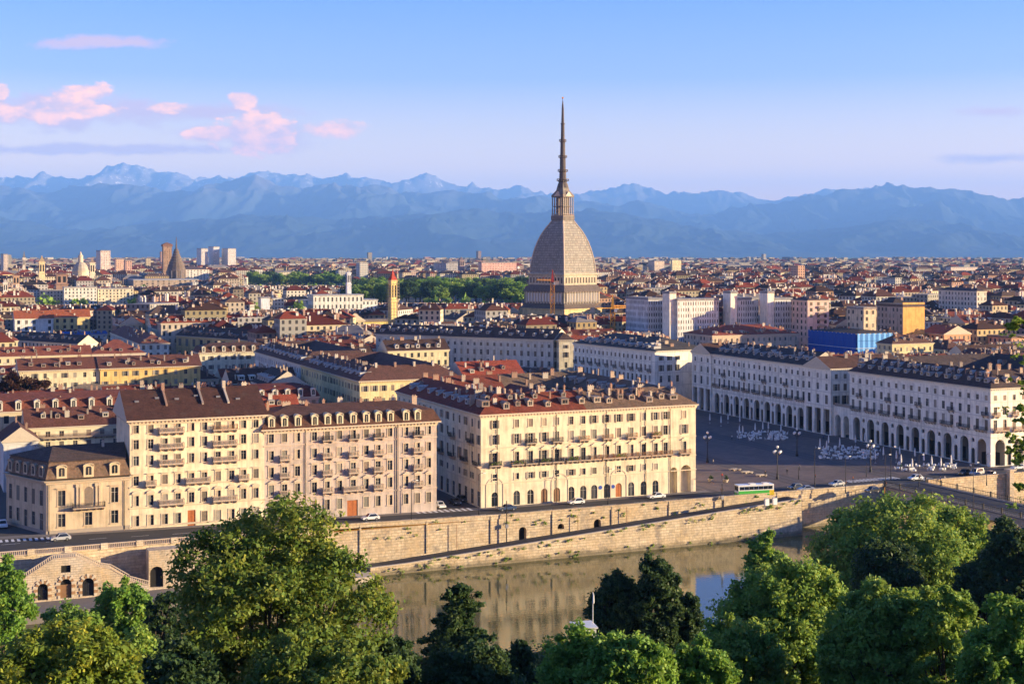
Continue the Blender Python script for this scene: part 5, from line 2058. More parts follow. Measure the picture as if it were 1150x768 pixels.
# ------------------------------------------------------------------ houses known by their place in the town
def known(name, label, cat, pxl, pyl, H, pxr=None, W=None, D=14.0, rz=EA, wall=CREAM, roof=BROWNROOF, rtype='gable', rise=4.0, ref=None, vis=None, st=None, rows=None,
          pitch=3.3, chim=0, dorm=None, zz=None, left_px=None, oh=0.6, bays=True, group=None, seed=None, roofmat='roof', z0=0.0, **kw):
    """front left corner from its eaves pixel and height; width from the pixel column where the front ends"""
    p = at(pxl, pyl, H + z0)
    p.z = z0
    ex = Vector((math.cos(rz), math.sin(rz), 0))
    ey = Vector((-math.sin(rz), math.cos(rz), 0))
    if W is None:
        W = run(p, ex, pxr)
    if left_px is not None:
        D = max(8.0, min(120.0, run(p, ey, left_px)))
    st = st or max(2, round(H / 3.6))
    sd = {}
    if rows:
        for s, n in rows.items():
            L = W if s in ('front', 'back') else D
            sd[s] = auto_rows(L, H, n, pitch)
    t, wo, ro = house(name, label, cat, p, rz, W, D, H, wall, roof, rtype, rise, group, sd or None, (pitch, st) if bays else None, oh=oh, seed=seed or int(pxl * 7 + pyl), roofmat=roofmat, **kw)
    occupy(p, rz, W, D)
    x, y = pix(p + ex * W / 2 + Vector((0, 0, H)))
    if ref:
        REFS.append((x, y, ref))
    if vis:
        CLEAR.append((pix(p + ey * D)[0] if left_px is None else left_px, pix(p + ex * W)[0], vis, p.y))
    rg = random.Random(int(pxl + pyl * 3))
    if p.y < 1100 and rtype in ('gable', 'gable_y', 'hip', 'mansard') and bays:
        chim = max(chim, int(W * D / 45))
    scatter_chimneys(ro, W, D, H, rise, rtype if rtype != 'mansard' else 'hip', min(chim, 26), rg)
    if p.y < 900 and rtype in ('gable', 'hip') and bays and not dorm:
        half = (D / 2 if rtype == 'gable' else min(W, D) / 2) + oh
        for i in range(int(W / 5)):
            q = rg.uniform(0.8, 2.6)
            add_dormer(ro, rg.choice(('gable', 'shed')), 2.5 + (W - 5) * (i + rg.random() * 0.7) / max(1, int(W / 5)), q, H + 0.35 + rise * (q + oh) / half, 0, rg.choice(((0.5, 0.44, 0.36), (0.3, 0.22, 0.18)))).scale = (0.7, 0.8, 0.72)
    if dorm:
        k = max(1, int((W - 2) / dorm[1]))
        half = (D / 2 if rtype == 'gable' else min(W, D) / 2) + 0.6
        for i in range(k):
            x = 1.8 + (W - 3.6) * i / max(1, k - 1)
            if rtype == 'mansard':
                add_dormer(ro, dorm[0], x, -0.45, H + 0.42, 0, (0.66, 0.60, 0.48)).scale = (1.0, 1, 1.25)
            else:
                add_dormer(ro, dorm[0], x, 0.9, H + 0.35 + rise * 1.5 / half, 0, (0.60, 0.54, 0.44))
    return t, wo, ro, W, D


def known_houses():
    ap, hs = 'apartment house', 'house'
    # behind the river front, left to right
    t, wo, ro, W, D = known('dormered_row', 'long row of white arched dormers on a dark red roof behind the corner palace', ap, -30, 465, 18.5, pxr=170, D=13, wall=(0.6, 0.5, 0.34), roof=(0.20, 0.065, 0.045), rtype='mansard', rise=4.2, ref='the row of white arched dormers', chim=10, dorm=('arched', 4.0))
    t, wo, ro, W, D = known('courtyard_house', 'cream rear house with long access balconies facing the courtyard of the pale yellow house', ap, 30, 482, 15.5, W=34, D=11.5, wall=(0.66, 0.58, 0.40), roof=(0.15, 0.06, 0.045), ref='the courtyard house with access balconies', chim=4, rows={'front': 5}, rise=4.4)
    for k in range(1, 5):
        balcony(t, W / 2, 3.1 * k + 0.75, W - 2, 'brown', 0, 0, 1.2)
    for k in range(5):
        put('party_wall', parapet_mesh(5.0, 3.0), ro, (3 + k * 6.6, 0.6, 15.5 + 0.4))
    known('gabled_house', 'plain white gabled rear house at the left edge behind the corner palace', hs, 4, 497, 14.0, pxr=42, D=16, wall=(0.62, 0.60, 0.56), roof=(0.12, 0.06, 0.05), rtype='gable_y', rise=3.4, bays=False, ref='the plain white gable at the left edge', chim=2)
    known('low_house', 'low house with a bright orange-red roof tucked behind the pinkish house', hs, 291, 463, 19.5, pxr=335, D=9, wall=(0.6, 0.5, 0.36), roof=(0.34, 0.075, 0.04), chim=3, rise=3.6)
    known('long_house', 'long cream house with shuttered windows and a row of chimneys, left of the yellow one', ap, 22, 417.5, 18, pxr=112, D=14, wall=(0.68, 0.57, 0.36), roof=(0.17, 0.065, 0.045), rows={'front': 5}, chim=9, ref='the long cream house', vis=436, detail=1)
    known('long_house', 'long ochre yellow house with shuttered windows, right half of a long roof', ap, 112.6, 414.8, 18, pxr=225, D=14, wall=(0.68, 0.47, 0.18), roof=(0.15, 0.06, 0.045), rows={'front': 5}, chim=9, ref='the long ochre yellow house', vis=430, detail=1)
    known('hall', 'low hall with a wide grey hipped roof in front of the ochre yellow house', 'hall', 78, 440, 10.5, pxr=172, D=20, wall=(0.5, 0.45, 0.4), roof=(0.22, 0.18, 0.15), rtype='hip', rise=4.5, roofmat='roofflat', bays=False)
    # the long block with dark slopes, left of the cream palazzo
    p = uv(5.8, 115.8, 0)
    for v0, D, W, wc, rc, lab, seed in ((0, 72, 34, (0.68, 0.56, 0.30), (0.14, 0.066, 0.05), 'long block with yellow end wall and white dormers on its dark side roof', 71),
                                       (72.1, 74, 30, (0.60, 0.57, 0.52), (0.11, 0.06, 0.05), 'long shaded block continuing the yellow-ended one up the street', 72)):
        q = p + E2 * v0
        L = D
        t, wo, ro = house('street_block', lab, 'street block', q, EA, W, D, 20.0, wc, rc, 'ring', 4.2, sides={'front': auto_rows(W, 20, 5), 'left': auto_rows(L, 20, 5, 3.4)}, detail=1 if v0 == 0 else 0, seed=seed)
        occupy(q, EA, W, D)
        wo['label'] = 'yellow end wall in the sun' if v0 == 0 else None
        if v0:
            del wo['label']
        rq = random.Random(seed)
        y = 4.0
        while y < D - 3:
            add_dormer(ro, 'shed', rq.uniform(0.8, 1.6), y, 21.5, R(-90), (0.55, 0.53, 0.50)).scale = (0.7, 1, 0.8)
            for q in (3.4, 5.4, 8.6, 10.6):
                if rq.random() < 0.65:
                    add_chimney(ro, rq.randrange(4), q, y + rq.uniform(0, 4), 20.3 + (q + 0.6 if q < 6 else 13.0 - q) / 6.5 * 4.2, rq.choice((0, R(90))), rq.uniform(0.75, 1.05))
            y += rq.uniform(4.2, 6.6)
        if v0 == 0:
            for k in range(4):
                put('party_wall', parapet_mesh(5.2, 3.4), ro, (7 + k * 6.5, 0.7, 20.6))
    CLEAR.append((285, 440, 452, 436))
    REFS.append((345, 412, 'the yellow-ended long block'))
    known('rear_house', 'house with a broad bright red roof just behind the cream palazzo', hs, 522, 424, 20, W=21, D=15, wall=(0.6, 0.5, 0.36), roof=(0.33, 0.07, 0.04), chim=4, ref='the broad bright red roof', rise=4.4)
    known('dormered_house', 'cream house with a close row of arched dormers under a dark brown roof', hs, 224, 397, 16, pxr=300, D=13, wall=(0.68, 0.60, 0.42), roof=BROWNROOF, rtype='mansard', rise=4, rows={'front': 4}, dorm=('arched', 3.9), ref='the cream house with arched dormers', vis=411, chim=4, detail=1)
    # left part of the town
    known('long_house', 'long low house with brick-red roof and cream wall along the left edge', hs, -5, 401.5, 14, pxr=102, D=12, wall=(0.66, 0.56, 0.36), roof=(0.24, 0.075, 0.05), chim=8, vis=409, rows={'front': 4}, ref='the long low brick-red house')
    known('pyramid_house', 'house with a broad brick-red pyramid-like roof, left part of the town', hs, 103, 398.5, 14, pxr=163, D=22, wall=(0.6, 0.5, 0.4), roof=(0.25, 0.075, 0.05), rtype='hip', rise=6, chim=3, ref='the brick-red pyramid roof')
    known('villa', 'cream house with orange-brown hip roof cut by the left edge', hs, -22, 384, 14, pxr=20, D=18, wall=(0.68, 0.58, 0.36), roof=(0.30, 0.09, 0.05), rtype='hip', rise=5, ref='the cream house at the left edge', chim=2)
    known('hall', 'dark-roofed hall with a sunlit triangular gable at its right end', 'hall', 15, 382, 12, W=61, D=12, rz=R(-38), wall=(0.62, 0.56, 0.50), roof=(0.06, 0.05, 0.055), rise=4.5, ref='the dark-roofed hall with the sunlit gable', vis=391, pitch=3.6)
    known('hall', 'white hall with dark roof and a red hipped end in the sun', 'hall', 157, 386.5, 12, pxr=190, left_px=110, wall=(0.72, 0.66, 0.54), roof=(0.20, 0.075, 0.055), rtype='hip', rise=4.5, ref='the white hall with the red hipped end', vis=399, pitch=3.6)
    known('shed', 'shed with a bright blue sheet-metal roof', 'shed', 72, 376.5, 9, pxr=120, D=16, wall=(0.6, 0.62, 0.66), roof=(0.03, 0.13, 0.42), rtype='gable', rise=1.6, roofmat='roofflat', ref='the blue-roofed shed', vis=380)
    known('orange_roofed_house', 'white and yellow house under a long bright orange roof', ap, 16.6, 358.5, 14, pxr=60, D=16, wall=(0.74, 0.70, 0.62), roof=ORANGE, rtype='gable', rise=5.5, ref='the bright orange roof', vis=374, st=3, pitch=5)
    known('orange_roofed_house', 'yellow house continuing the bright orange roof to the right', ap, 60.3, 357.0, 14, pxr=101, D=16, wall=(0.70, 0.54, 0.24), roof=ORANGE, rtype='gable', rise=5.5, vis=372, st=3, pitch=5)
    known('shed', 'very long brown-walled shed with dark roof and a bright yellow gable end', 'shed', 198, 377, 14, W=70, D=16, rz=R(-43), wall=(0.60, 0.44, 0.20), roof=(0.07, 0.045, 0.04), rise=5.0, ref='the long shed with the yellow gable', vis=395, pitch=7, st=2)
    for a, b, h, y, w, lab in ((45, 71, 18, 327, (0.62, 0.52, 0.40), 'beige apartment block, leftmost of the pale row behind the orange roof'), (72, 109, 22, 323.5, (0.72, 0.68, 0.58), 'white apartment block in the middle of the pale row'), (110, 150, 20, 325, (0.70, 0.60, 0.42), 'cream apartment block ending the pale row behind the orange roof')):
        known('apartment_block', lab, 'apartment block', a, y, h, pxr=b, D=16, wall=w, roof=(0.40, 0.37, 0.34), rtype='flat', rise=1.0, vis=343, ref='the pale row of apartment blocks' if a == 72 else None, pitch=3.8, oh=0.3, roofmat='roofflat')
    # middle, far
    known('palace', 'large pale royal palace block seen above the roofs at left', 'palace', 202, 303, 30, pxr=235, D=55, wall=(0.74, 0.66, 0.56), roof=(0.14, 0.09, 0.08), rtype='hip', rise=7, ref='the large pale palace', vis=315, pitch=6)
    known('exhibition_hall', 'broad hall with a flat pale grey roof and tan wall below the palace', 'hall', 150, 315, 20, pxr=223, D=60, wall=(0.42, 0.32, 0.24), roof=(0.42, 0.42, 0.45), rtype='flat', rise=1.0, roofmat='roofflat', vis=322, pitch=8, ref='the broad flat grey hall')
    known('hall', 'tan hall with wide dull brown roof under the flat grey hall', 'hall', 186, 330, 17, pxr=246, D=40, wall=(0.55, 0.44, 0.34), roof=(0.17, 0.09, 0.07), rtype='hip', rise=8, ref='the wide dull brown roof')
    known('long_house', 'long pinkish house above the trees, right of the palace', hs, 236, 313, 17, pxr=266, D=16, wall=(0.62, 0.42, 0.28), roof=(0.16, 0.08, 0.07), st=3)
    known('long_house', 'cream villa-like block among the park trees', hs, 306, 306, 24, pxr=333, D=18, wall=(0.74, 0.66, 0.46), roof=(0.3, 0.26, 0.22), rtype='hip', rise=3, vis=311)
    known('red_roofed_house', 'long house under a broad dark red roof near the park', hs, 289, 329, 16, pxr=332, D=26, wall=(0.68, 0.60, 0.44), roof=(0.20, 0.05, 0.04), rise=6, ref='the dark red roof by the park')
    known('office_block', 'blank pale blue-grey office block left of the terraced building', 'office block', 293, 335, 20, pxr=303, left_px=290, wall=(0.64, 0.64, 0.66), roof=(0.35, 0.35, 0.36), rtype='flat', rise=0.8, vis=349, roofmat='roofflat', bays=False)
    for a, b, y, h, d, w, lab in ((344, 424, 338.5, 15, 30, (0.70, 0.68, 0.64), 'wide white terraced building, its lowest tier'), (352, 408, 332.5, 21, 20, (0.70, 0.66, 0.58), 'white upper tier with cream penthouse of the terraced building')):
        known('terraced_building', lab, 'modern building', a, y, h, pxr=b, D=d, wall=w, roof=(0.45, 0.43, 0.42), rtype='flat', rise=0.8, roofmat='roofflat', vis=348, ref='the white terraced building' if a == 344 else None, pitch=4, st=3)
    known('red_roofed_house', 'low house with a wide flat-pitched red roof right of the scaffolded tower', hs, 457, 352, 16, pxr=507, D=22, wall=(0.6, 0.5, 0.4), roof=(0.27, 0.07, 0.05), rise=4, ref='the wide red hall roof', chim=3)
    known('yellow_hall', 'yellow church hall at the foot of the scaffolded tower', 'church', 409, 361.5, 15, pxr=450, D=16, wall=(0.72, 0.56, 0.20), roof=(0.25, 0.2, 0.17), rtype='flat', rise=1.2, roofmat='roofflat', vis=366, bays=False)
    known('gabled_house', 'house with a bright cream gable facing the river, right of the scaffolded tower', hs, 513, 360, 15, pxr=533, D=24, wall=(0.74, 0.62, 0.36), roof=(0.10, 0.07, 0.065), rtype='gable_y', rise=4.5, vis=363)
    known('gabled_house', 'small pale house with cream gable just left of the dome', hs, 568, 351, 15, pxr=584, D=22, wall=(0.72, 0.58, 0.34), roof=(0.16, 0.07, 0.06), rtype='gable_y', rise=4)
    # right part
    z = 'white slab with thin vertical ribs'
    for k, (a, b, lp, y, h, w, d, st, lab) in enumerate((
            (728, 744, 703, 337, 34, (0.62, 0.60, 0.58), 30, 10, 'grey-white ribbed office slab, leftmost of the modern group'),
            (752, 759.5, 744, 330, 38, (0.78, 0.72, 0.60), 16, 1, 'blank cream stair tower, leftmost of the modern group'),
            (761, 807, None, 338, 34, (0.70, 0.66, 0.62), 14, 10, 'broad white gridded office slab in the middle of the modern group'),
            (820.5, 828, 812, 329.5, 38, (0.78, 0.72, 0.60), 14, 1, 'blank cream stair tower in the middle of the modern group'),
            (829, 852, None, 337, 34, (0.70, 0.66, 0.62), 14, 10, 'white gridded office slab right of the middle stair tower'),
            (862, 869.5, 853, 329.5, 38, (0.78, 0.72, 0.60), 14, 1, 'blank cream stair tower, rightmost of the modern group'),
            (870.5, 890, None, 337, 34, (0.68, 0.64, 0.60), 14, 10, 'white ribbed office slab, rightmost of the modern group'))):
        known('stair_tower' if st == 1 else 'office_slab', lab, 'tower' if st == 1 else 'office building', a, y, h, pxr=b, D=d, left_px=lp, wall=w, roof=(0.30, 0.29, 0.30), rtype='flat', rise=1.0, oh=0.15, roofmat='roofflat', bays=st != 1, st=st, pitch=1.6, vis=374,
              ref={2: 'the white modern office slabs'}.get(k), rows=None)
    tw, _, _, ww, _ = known('apartment_tower', 'pinkish apartment house with stacked balconies right of the modern slabs', 'apartment house', 907, 338, 34, pxr=931, left_px=889, wall=(0.62, 0.46, 0.40), roof=(0.12, 0.08, 0.075), rtype='hip', rise=2.5, vis=368, st=10, pitch=4.2, ref='the pinkish balcony tower')
    for q in range(1, 10):
        balcony(tw, ww * 0.62, q * 3.4 - 0.5, 4.5, 'stone')
    known('red_roofed_house', 'long brick and white house under a very long bright red roof', ap, 800, 377.5, 17, pxr=897, left_px=768, wall=(0.64, 0.48, 0.34), roof=(0.33, 0.08, 0.045), rtype='hip', rise=4.6, vis=391, ref='the very long red roof', chim=5, rows={'front': 4})
    *_, WB, DB = known('wrapped_building', 'building wrapped in blue scaffold sheeting', 'scaffolded building', 962, 375.5, 19, pxr=1006, left_px=909, wall=(0.03, 0.12, 0.46), roof=(0.075, 0.055, 0.05), rtype='hip', rise=1.5, vis=396, ref='the blue wrapped building', bays=False, chim=5, cornice=False)
    t = bpy.data.objects[[o.name for o in bpy.data.objects if o.name.startswith('wrapped_building')][-1]]
    for sd, L, col in (('front', WB, (0.14, 0.36, 0.72)), ('left', DB, (0.025, 0.085, 0.36))):  # light put into the colour: sunlit front pale blue, shaded side dark blue
        p0, ex, n, L, tr = side_frame(sd, WB, DB)
        mb = MB()
        k = int(L / 1.6)
        x = lambda i: i * L / k
        for zz in range(5):
            za, zb = zz * 3.9, zz * 3.9 + 3.75
            for i in range(k):
                a, b = (0.5, 0.85) if i % 2 else (0.85, 0.5)
                f = lambda i, d, z: Vector(p0) + Vector(ex) * x(i) + Vector(n) * d + Vector((0, 0, z))
                mb.face([f(i, a, za), f(i + 1, b, za), f(i + 1, b, zb), f(i, a, zb)])
        mb.build('sheeting', ['trim'], t, col=col)
        band(t, sd, WB, DB, 11.6, (0.5, 0.55, 0.6), 0.3, 0.95, 'scaffold_deck')
    known('corner_house', 'yellowish corner house with hipped brown roof right of the blue wrapping', hs, 1002, 387, 17, pxr=1048, left_px=985, wall=(0.72, 0.58, 0.32), roof=(0.15, 0.075, 0.055), rtype='hip', rise=4, vis=396, chim=4, rows={'front': 4}, ref='the yellowish corner house')
    known('apartment_house', 'tall grey-beige apartment house with one sunlit end, left of the orange wall', ap, 970, 347.5, 31, pxr=984, left_px=951, wall=(0.58, 0.48, 0.34), roof=(0.3, 0.27, 0.25), rtype='flat', rise=0.9, oh=0.2, roofmat='roofflat', vis=370, st=9)
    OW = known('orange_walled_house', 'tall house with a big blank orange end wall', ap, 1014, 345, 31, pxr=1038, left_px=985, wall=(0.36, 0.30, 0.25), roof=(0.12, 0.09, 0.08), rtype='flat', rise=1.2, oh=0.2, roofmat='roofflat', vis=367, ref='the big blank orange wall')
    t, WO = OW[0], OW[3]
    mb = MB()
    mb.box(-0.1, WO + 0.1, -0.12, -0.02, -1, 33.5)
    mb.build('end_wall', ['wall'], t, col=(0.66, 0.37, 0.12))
    known('apartment_block', 'long blue-grey apartment slab with a sunlit cream end wall at right', 'apartment block', 1097, 327.5, 33, pxr=1108, left_px=1054, wall=(0.66, 0.56, 0.46), roof=(0.10, 0.07, 0.07), rtype='hip', rise=2.2, vis=348, ref='the long blue-grey apartment slab', st=9)
    known('dormered_house', 'small white house with three arched dormers in the roofs right of the square', hs, 979, 410, 17, pxr=1011, D=11, wall=(0.74, 0.66, 0.50), roof=(0.14, 0.075, 0.06), rtype='mansard', rise=3.6, dorm=('arched', 3.6), ref='the white three-dormer house', chim=3)
    known('white_house', 'white house with a raised dormer gable near the right edge', hs, 1102, 404, 17, pxr=1124, D=14, wall=(0.74, 0.70, 0.64), roof=(0.17, 0.07, 0.055), rtype='gable_y', rise=3.6, ref='the white gabled house', chim=2)
    known('flat_house', 'salmon-coloured low building at the right edge', hs, 1136, 380, 14, pxr=1180, D=18, wall=(0.68, 0.36, 0.22), roof=(0.3, 0.2, 0.15), rtype='flat', rise=0.8, roofmat='roofflat', vis=385)
    known('orange_gabled_house', 'brick-orange gabled house below the blue-grey apartment slab', hs, 1060, 376, 16, pxr=1090, D=18, wall=(0.64, 0.34, 0.20), roof=(0.30, 0.09, 0.055), rtype='gable_y', rise=4.5, vis=380, ref='the brick-orange gable')
    # far towers and slabs
    for a, b, lp, y, Y, w, lab, cat in (
            (113, 124, 108, 282, 2900, (0.78, 0.62, 0.52), 'pale pink tower block with shaded left face, left of the brick tower', 'tower block'),
            (226, 233.5, 221, 279.5, 4000, (0.72, 0.66, 0.60), 'white far tower block, leftmost of the group of three', 'tower block'),
            (240, 246.5, 234, 277.5, 4050, (0.78, 0.74, 0.70), 'white far tower block with bluish left half, middle of the group of three', 'tower block'),
            (256, 265, 249, 279.5, 4000, (0.76, 0.70, 0.62), 'white far tower block, rightmost of the group of three', 'tower block'),
            (735, 746, 728, 293.5, 3400, (0.70, 0.56, 0.42), 'tan far apartment tower, left one of the pair beyond the dome', 'tower block'),
            (755, 765, 753, 292.5, 3500, (0.80, 0.68, 0.40), 'yellowish far apartment tower, right one of the pair beyond the dome', 'tower block'),
            (4, 9, 0, 286, 3300, (0.66, 0.54, 0.44), 'slim far tower block at the left edge', 'tower block'),
            (541, 580, None, 295.5, 2700, (0.72, 0.42, 0.34), 'long pink far apartment slab left of the dome', 'apartment slab'),
            (1068, 1098, None, 300.5, 3400, (0.76, 0.58, 0.46), 'long pale pink far slab near the right edge', 'apartment slab'),
            (490, 522, None, 296, 3000, (0.44, 0.42, 0.42), 'long grey-blue far slab beyond the park', 'apartment slab'),
            (130, 140, None, 291.5, 2600, (0.66, 0.42, 0.30), 'brick-red far apartment tower left of the brick skyscraper', 'tower block'),
            (141, 148, None, 293, 2500, (0.60, 0.36, 0.28), 'darker brick-red far apartment tower beside its twin', 'tower block')):
        h = CH - (y - HY) * Y / F
        known('tower_block', lab, cat, a, y, h, pxr=b, D=18, left_px=lp, wall=w, roof=(0.3, 0.28, 0.27), rtype='flat', rise=1.5, oh=0.1, roofmat='roofflat', st=max(3, int(h / 3.2)), pitch=3.4, vis=min(304, y + 18))


known_houses()


# ------------------------------------------------------------------ the great dome and other towers
def square_ring(s, z, a=R(45), cx=0, cy=0):
    return [(cx + s * math.cos(a + k * math.pi / 2 + math.pi / 4) * 1.41421, cy + s * math.sin(a + k * math.pi / 2 + math.pi / 4) * 1.41421, z) for k in range(4)]


def great_dome():
    Y0 = 1077.0
    loc = Vector(((632 - CX) / F * Y0, Y0, 0))
    ZZ = lambda y: CH - (y - HY) * Y0 / F
    t = thing('domed_tower', 'tall square-domed monument with a long thin spire rising above the whole town', 'monument', loc, 0)
    occupy(loc - Vector((34, 34, 0)), 0, 68, 68)
    CLEAR.append((584, 684, 354, 1045))
    REFS.append((632, 330, 'the great dome'))
    k = Y0 / F / 1.41421                                  # half diagonal in pixels -> half side
    stone = (0.42, 0.37, 0.28)
    mb = MB()
    mb.loft([square_ring(48 * k, -3), square_ring(48 * k, ZZ(347)), square_ring(49 * k, ZZ(346.5)), square_ring(49 * k, ZZ(345.4))], 0)
    mb.build('base', ['wall'], t, col=(0.66, 0.48, 0.24))
    rm = MB()
    rm.loft([square_ring(49.5 * k, ZZ(345.4) + 0.01), square_ring(42.5 * k, ZZ(341.5))], 0)
    rm.build('base_roof', ['roofflat'], t, col=(0.15, 0.11, 0.09))
    mb = MB()
    mb.loft([square_ring(41.5 * k, ZZ(345)), square_ring(41.5 * k, ZZ(327)), square_ring(42.5 * k, ZZ(326.5))], 0)
    mb.build('lower_drum', ['wall'], t, col=stone)
    s = 41.5 * k
    pan = MB()
    pan.box(-s + 2.2, s - 2.2, -0.12, 0, ZZ(338), ZZ(328.5))
    colm = MB()
    colm.lathe([(0.62, ZZ(340)), (0.5, ZZ(339.5)), (0.5, ZZ(328)), (0.7, ZZ(327))], 8)
    pmesh, cmesh = pan.mesh('panel', ['white']), colm.mesh('column', ['trim'])
    for q in range(4):
        rz = R(45 + 90 * q)
        n = Vector((math.sin(rz), -math.cos(rz), 0))
        e = Vector((math.cos(rz), math.sin(rz), 0))
        put('panel', pmesh, t, n * (s + 0.02), rz)
        for i in range(13):
            put('column', cmesh, t, n * (s + 0.9) + e * (-s + 2.0 + (2 * s - 4.0) * i / 12), rz, (0.56, 0.46, 0.35))
    mb = MB()
    mb.loft([square_ring(44.5 * k, ZZ(327.5)), square_ring(44.5 * k, ZZ(326)), square_ring(38.5 * k, ZZ(319.5))], 0)
    mb.loft([square_ring(43.0 * k, ZZ(343)), square_ring(43.5 * k, ZZ(340)), square_ring(41.6 * k, ZZ(339.6))], 0)
    mb.build('cornice', ['roofflat'], t, col=(0.14, 0.11, 0.10))
    mb = MB()
    mb.loft([square_ring(38.2 * k, ZZ(321)), square_ring(38.2 * k, ZZ(309)), square_ring(39.6 * k, ZZ(308.5)), square_ring(39.6 * k, ZZ(307)), square_ring(36.8 * k, ZZ(306))], 0)
    mb.build('upper_drum', ['wall'], t, col=(0.42, 0.37, 0.28))
    s = 38.2 * k
    am = MB()
    am.facade((-0.8, 0, 0), (1, 0, 0), (0, -1, 0), 1.6, ZZ(318), ZZ(310), [(0.2, 1.4, ZZ(317.5), ZZ(311), True, 0.1, True)], bmat=1)
    amesh = am.mesh('window', ['trim', 'hole'])
    for q in range(4):
        rz = R(45 + 90 * q)
        n = Vector((math.sin(rz), -math.cos(rz), 0))
        e = Vector((math.cos(rz), math.sin(rz), 0))
        for i in range(11):
            put('window', amesh, t, n * (s + 0.13) + e * (-s + 2.4 + (2 * s - 4.8) * i / 10), rz, (0.50, 0.42, 0.33))
    # the vault: four curved faces with courses of scales
    m, tt, b = material('dome_scales', 0.8, 0.3)
    pos = tt.n('ShaderNodeTexCoord').outputs['Object']
    sx = tt.sep(pos)
    al = tt.math('ADD', tt.math('ABSOLUTE', sx[0]), 0)
    br = tt.n('ShaderNodeTexBrick')
    tt.l(tt.comb(al, sx[2], 0.0), br.inputs['Vector'])
    br.inputs['Color1'].default_value = (0.25, 0.24, 0.215, 1)
    br.inputs['Color2'].default_value = (0.38, 0.365, 0.32, 1)
    br.inputs['Mortar'].default_value = (0.12, 0.10, 0.09, 1)
    br.inputs['Scale'].default_value = 1.0
    br.inputs['Brick Width'].default_value = 0.85
    br.inputs['Row Height'].default_value = 1.9
    br.inputs['Mortar Size'].default_value = 0.13
    f = tt.noise(pos, 0.4, 4)
    kk = tt.math('ADD', tt.math('MULTIPLY', f, 0.6), 0.66)
    tt.put(b.inputs['Base Color'], tt.mix(1.0, br.outputs['Color'], tt.comb(kk, kk, kk), 'MULTIPLY'))
    bp = tt.n('ShaderNodeBump')
    bp.inputs['Distance'].default_value = 0.08
    tt.l(br.outputs['Fac'], bp.inputs['Height'])
    bp.invert = True
    tt.l(bp.outputs[0], b.inputs['Normal'])
    prof = [(306.5, 37), (300, 36.4), (295, 35.5), (289, 34.2), (283, 32.6), (277, 30.6), (271, 28.1), (265, 25.0), (260, 21.8), (256, 18.8), (252, 15.4), (248, 12.4)]
    dm = MB()
    for (ya, wa), (yb, wb) in zip(prof, prof[1:]):
        dm.loft([square_ring(wa * k, ZZ(ya)), square_ring(wb * k, ZZ(yb))], 0, cap=False)
    dome = dm.build('dome', [m], t)
    for q in range(4):
        rb = MB()
        rb.tube([square_ring(w * k, ZZ(y))[q] for y, w in prof], 0.55, 6)
        rb.build('rib', ['trim'], dome, col=(0.50, 0.42, 0.33))
    # lantern: two colonnaded storeys with small pediments
    mb = MB()
    mb.loft([square_ring(12.6 * k, ZZ(248)), square_ring(13.2 * k, ZZ(246)), square_ring(13.2 * k, ZZ(242.5)), square_ring(12.2 * k, ZZ(242.5))], 0)
    mb.loft([square_ring(6.6 * k, ZZ(243)), square_ring(6.6 * k, ZZ(222))], 0)
    mb.loft([square_ring(12.0 * k, ZZ(232.4)), square_ring(12.0 * k, ZZ(231.6))], 0)
    mb.loft([square_ring(12.4 * k, ZZ(222)), square_ring(12.8 * k, ZZ(221)), square_ring(12.8 * k, ZZ(219.6)), square_ring(7.4 * k, ZZ(214)), square_ring(5.2 * k, ZZ(206))], 0)
    lan = mb.build('lantern', ['wall'], t, col=(0.17, 0.155, 0.14))
    for q in range(4):
        rz = R(45 + 90 * q)
        n = Vector((math.sin(rz), -math.cos(rz), 0))
        e = Vector((math.cos(rz), math.sin(rz), 0))
        pm = MB()
        w = 12.9 * k
        pm.face([(-w * 0.55, 0, ZZ(220.5)), (w * 0.55, 0, ZZ(220.5)), (0, 0, ZZ(215.5))])
        pm.face([(-w * 0.55, 0, ZZ(220.5)), (0, 0, ZZ(215.5)), (0, 4.5, ZZ(215.5)), (-w * 0.55, 4.5, ZZ(220.5))])
        pm.face([(0, 0, ZZ(215.5)), (w * 0.55, 0, ZZ(220.5)), (w * 0.55, 4.5, ZZ(220.5)), (0, 4.5, ZZ(215.5))])
        pm.build('pediment', ['trim'], lan, n * (w + 0.1), rz, (0.56, 0.48, 0.38))
        cm = MB()
        for za, zb in ((ZZ(242.5), ZZ(232.6)), (ZZ(231.6), ZZ(222.2))):
            cm.box(-0.3, 0.3, -0.3, 0.3, za, zb)
        cme = cm.mesh('column', ['trim'])
        for i in range(6):
            put('column', cme, lan, n * (11.6 * k) + e * (-11.6 * k + 23.2 * k * (i / 5.0)), rz, (0.30, 0.265, 0.23))
        b = MB()
        balustrade(b, n * (12.9 * k) - e * (12.9 * k) + Vector((0, 0, ZZ(242.5))), n * (12.9 * k) + e * (12.9 * k) + Vector((0, 0, ZZ(242.5))), 1.3, 0.7)
        b.build('balustrade', ['trim'], lan, col=(0.5, 0.43, 0.35))
    # spire: stacked round stages with galleries
    sp = MB()
    k2 = Y0 / F
    prof = [(6.6, 211), (5.6, 206), (5.0, 204.5), (6.3, 204), (6.3, 202.8), (4.6, 202.5), (4.3, 194), (5.2, 193.4), (5.2, 192.2), (3.9, 192), (3.7, 178), (4.4, 177.5), (4.4, 176.5), (3.3, 176), (3.0, 160), (3.6, 159.5), (3.6, 158.7), (2.6, 158.4),
            (2.2, 140), (2.9, 139.6), (2.9, 138.8), (1.9, 138.5), (1.4, 122), (0.8, 116), (0.35, 113), (0.3, 110.5)]
    sp.lathe([(w * k2 * 0.9, ZZ(y)) for w, y in prof], 10)
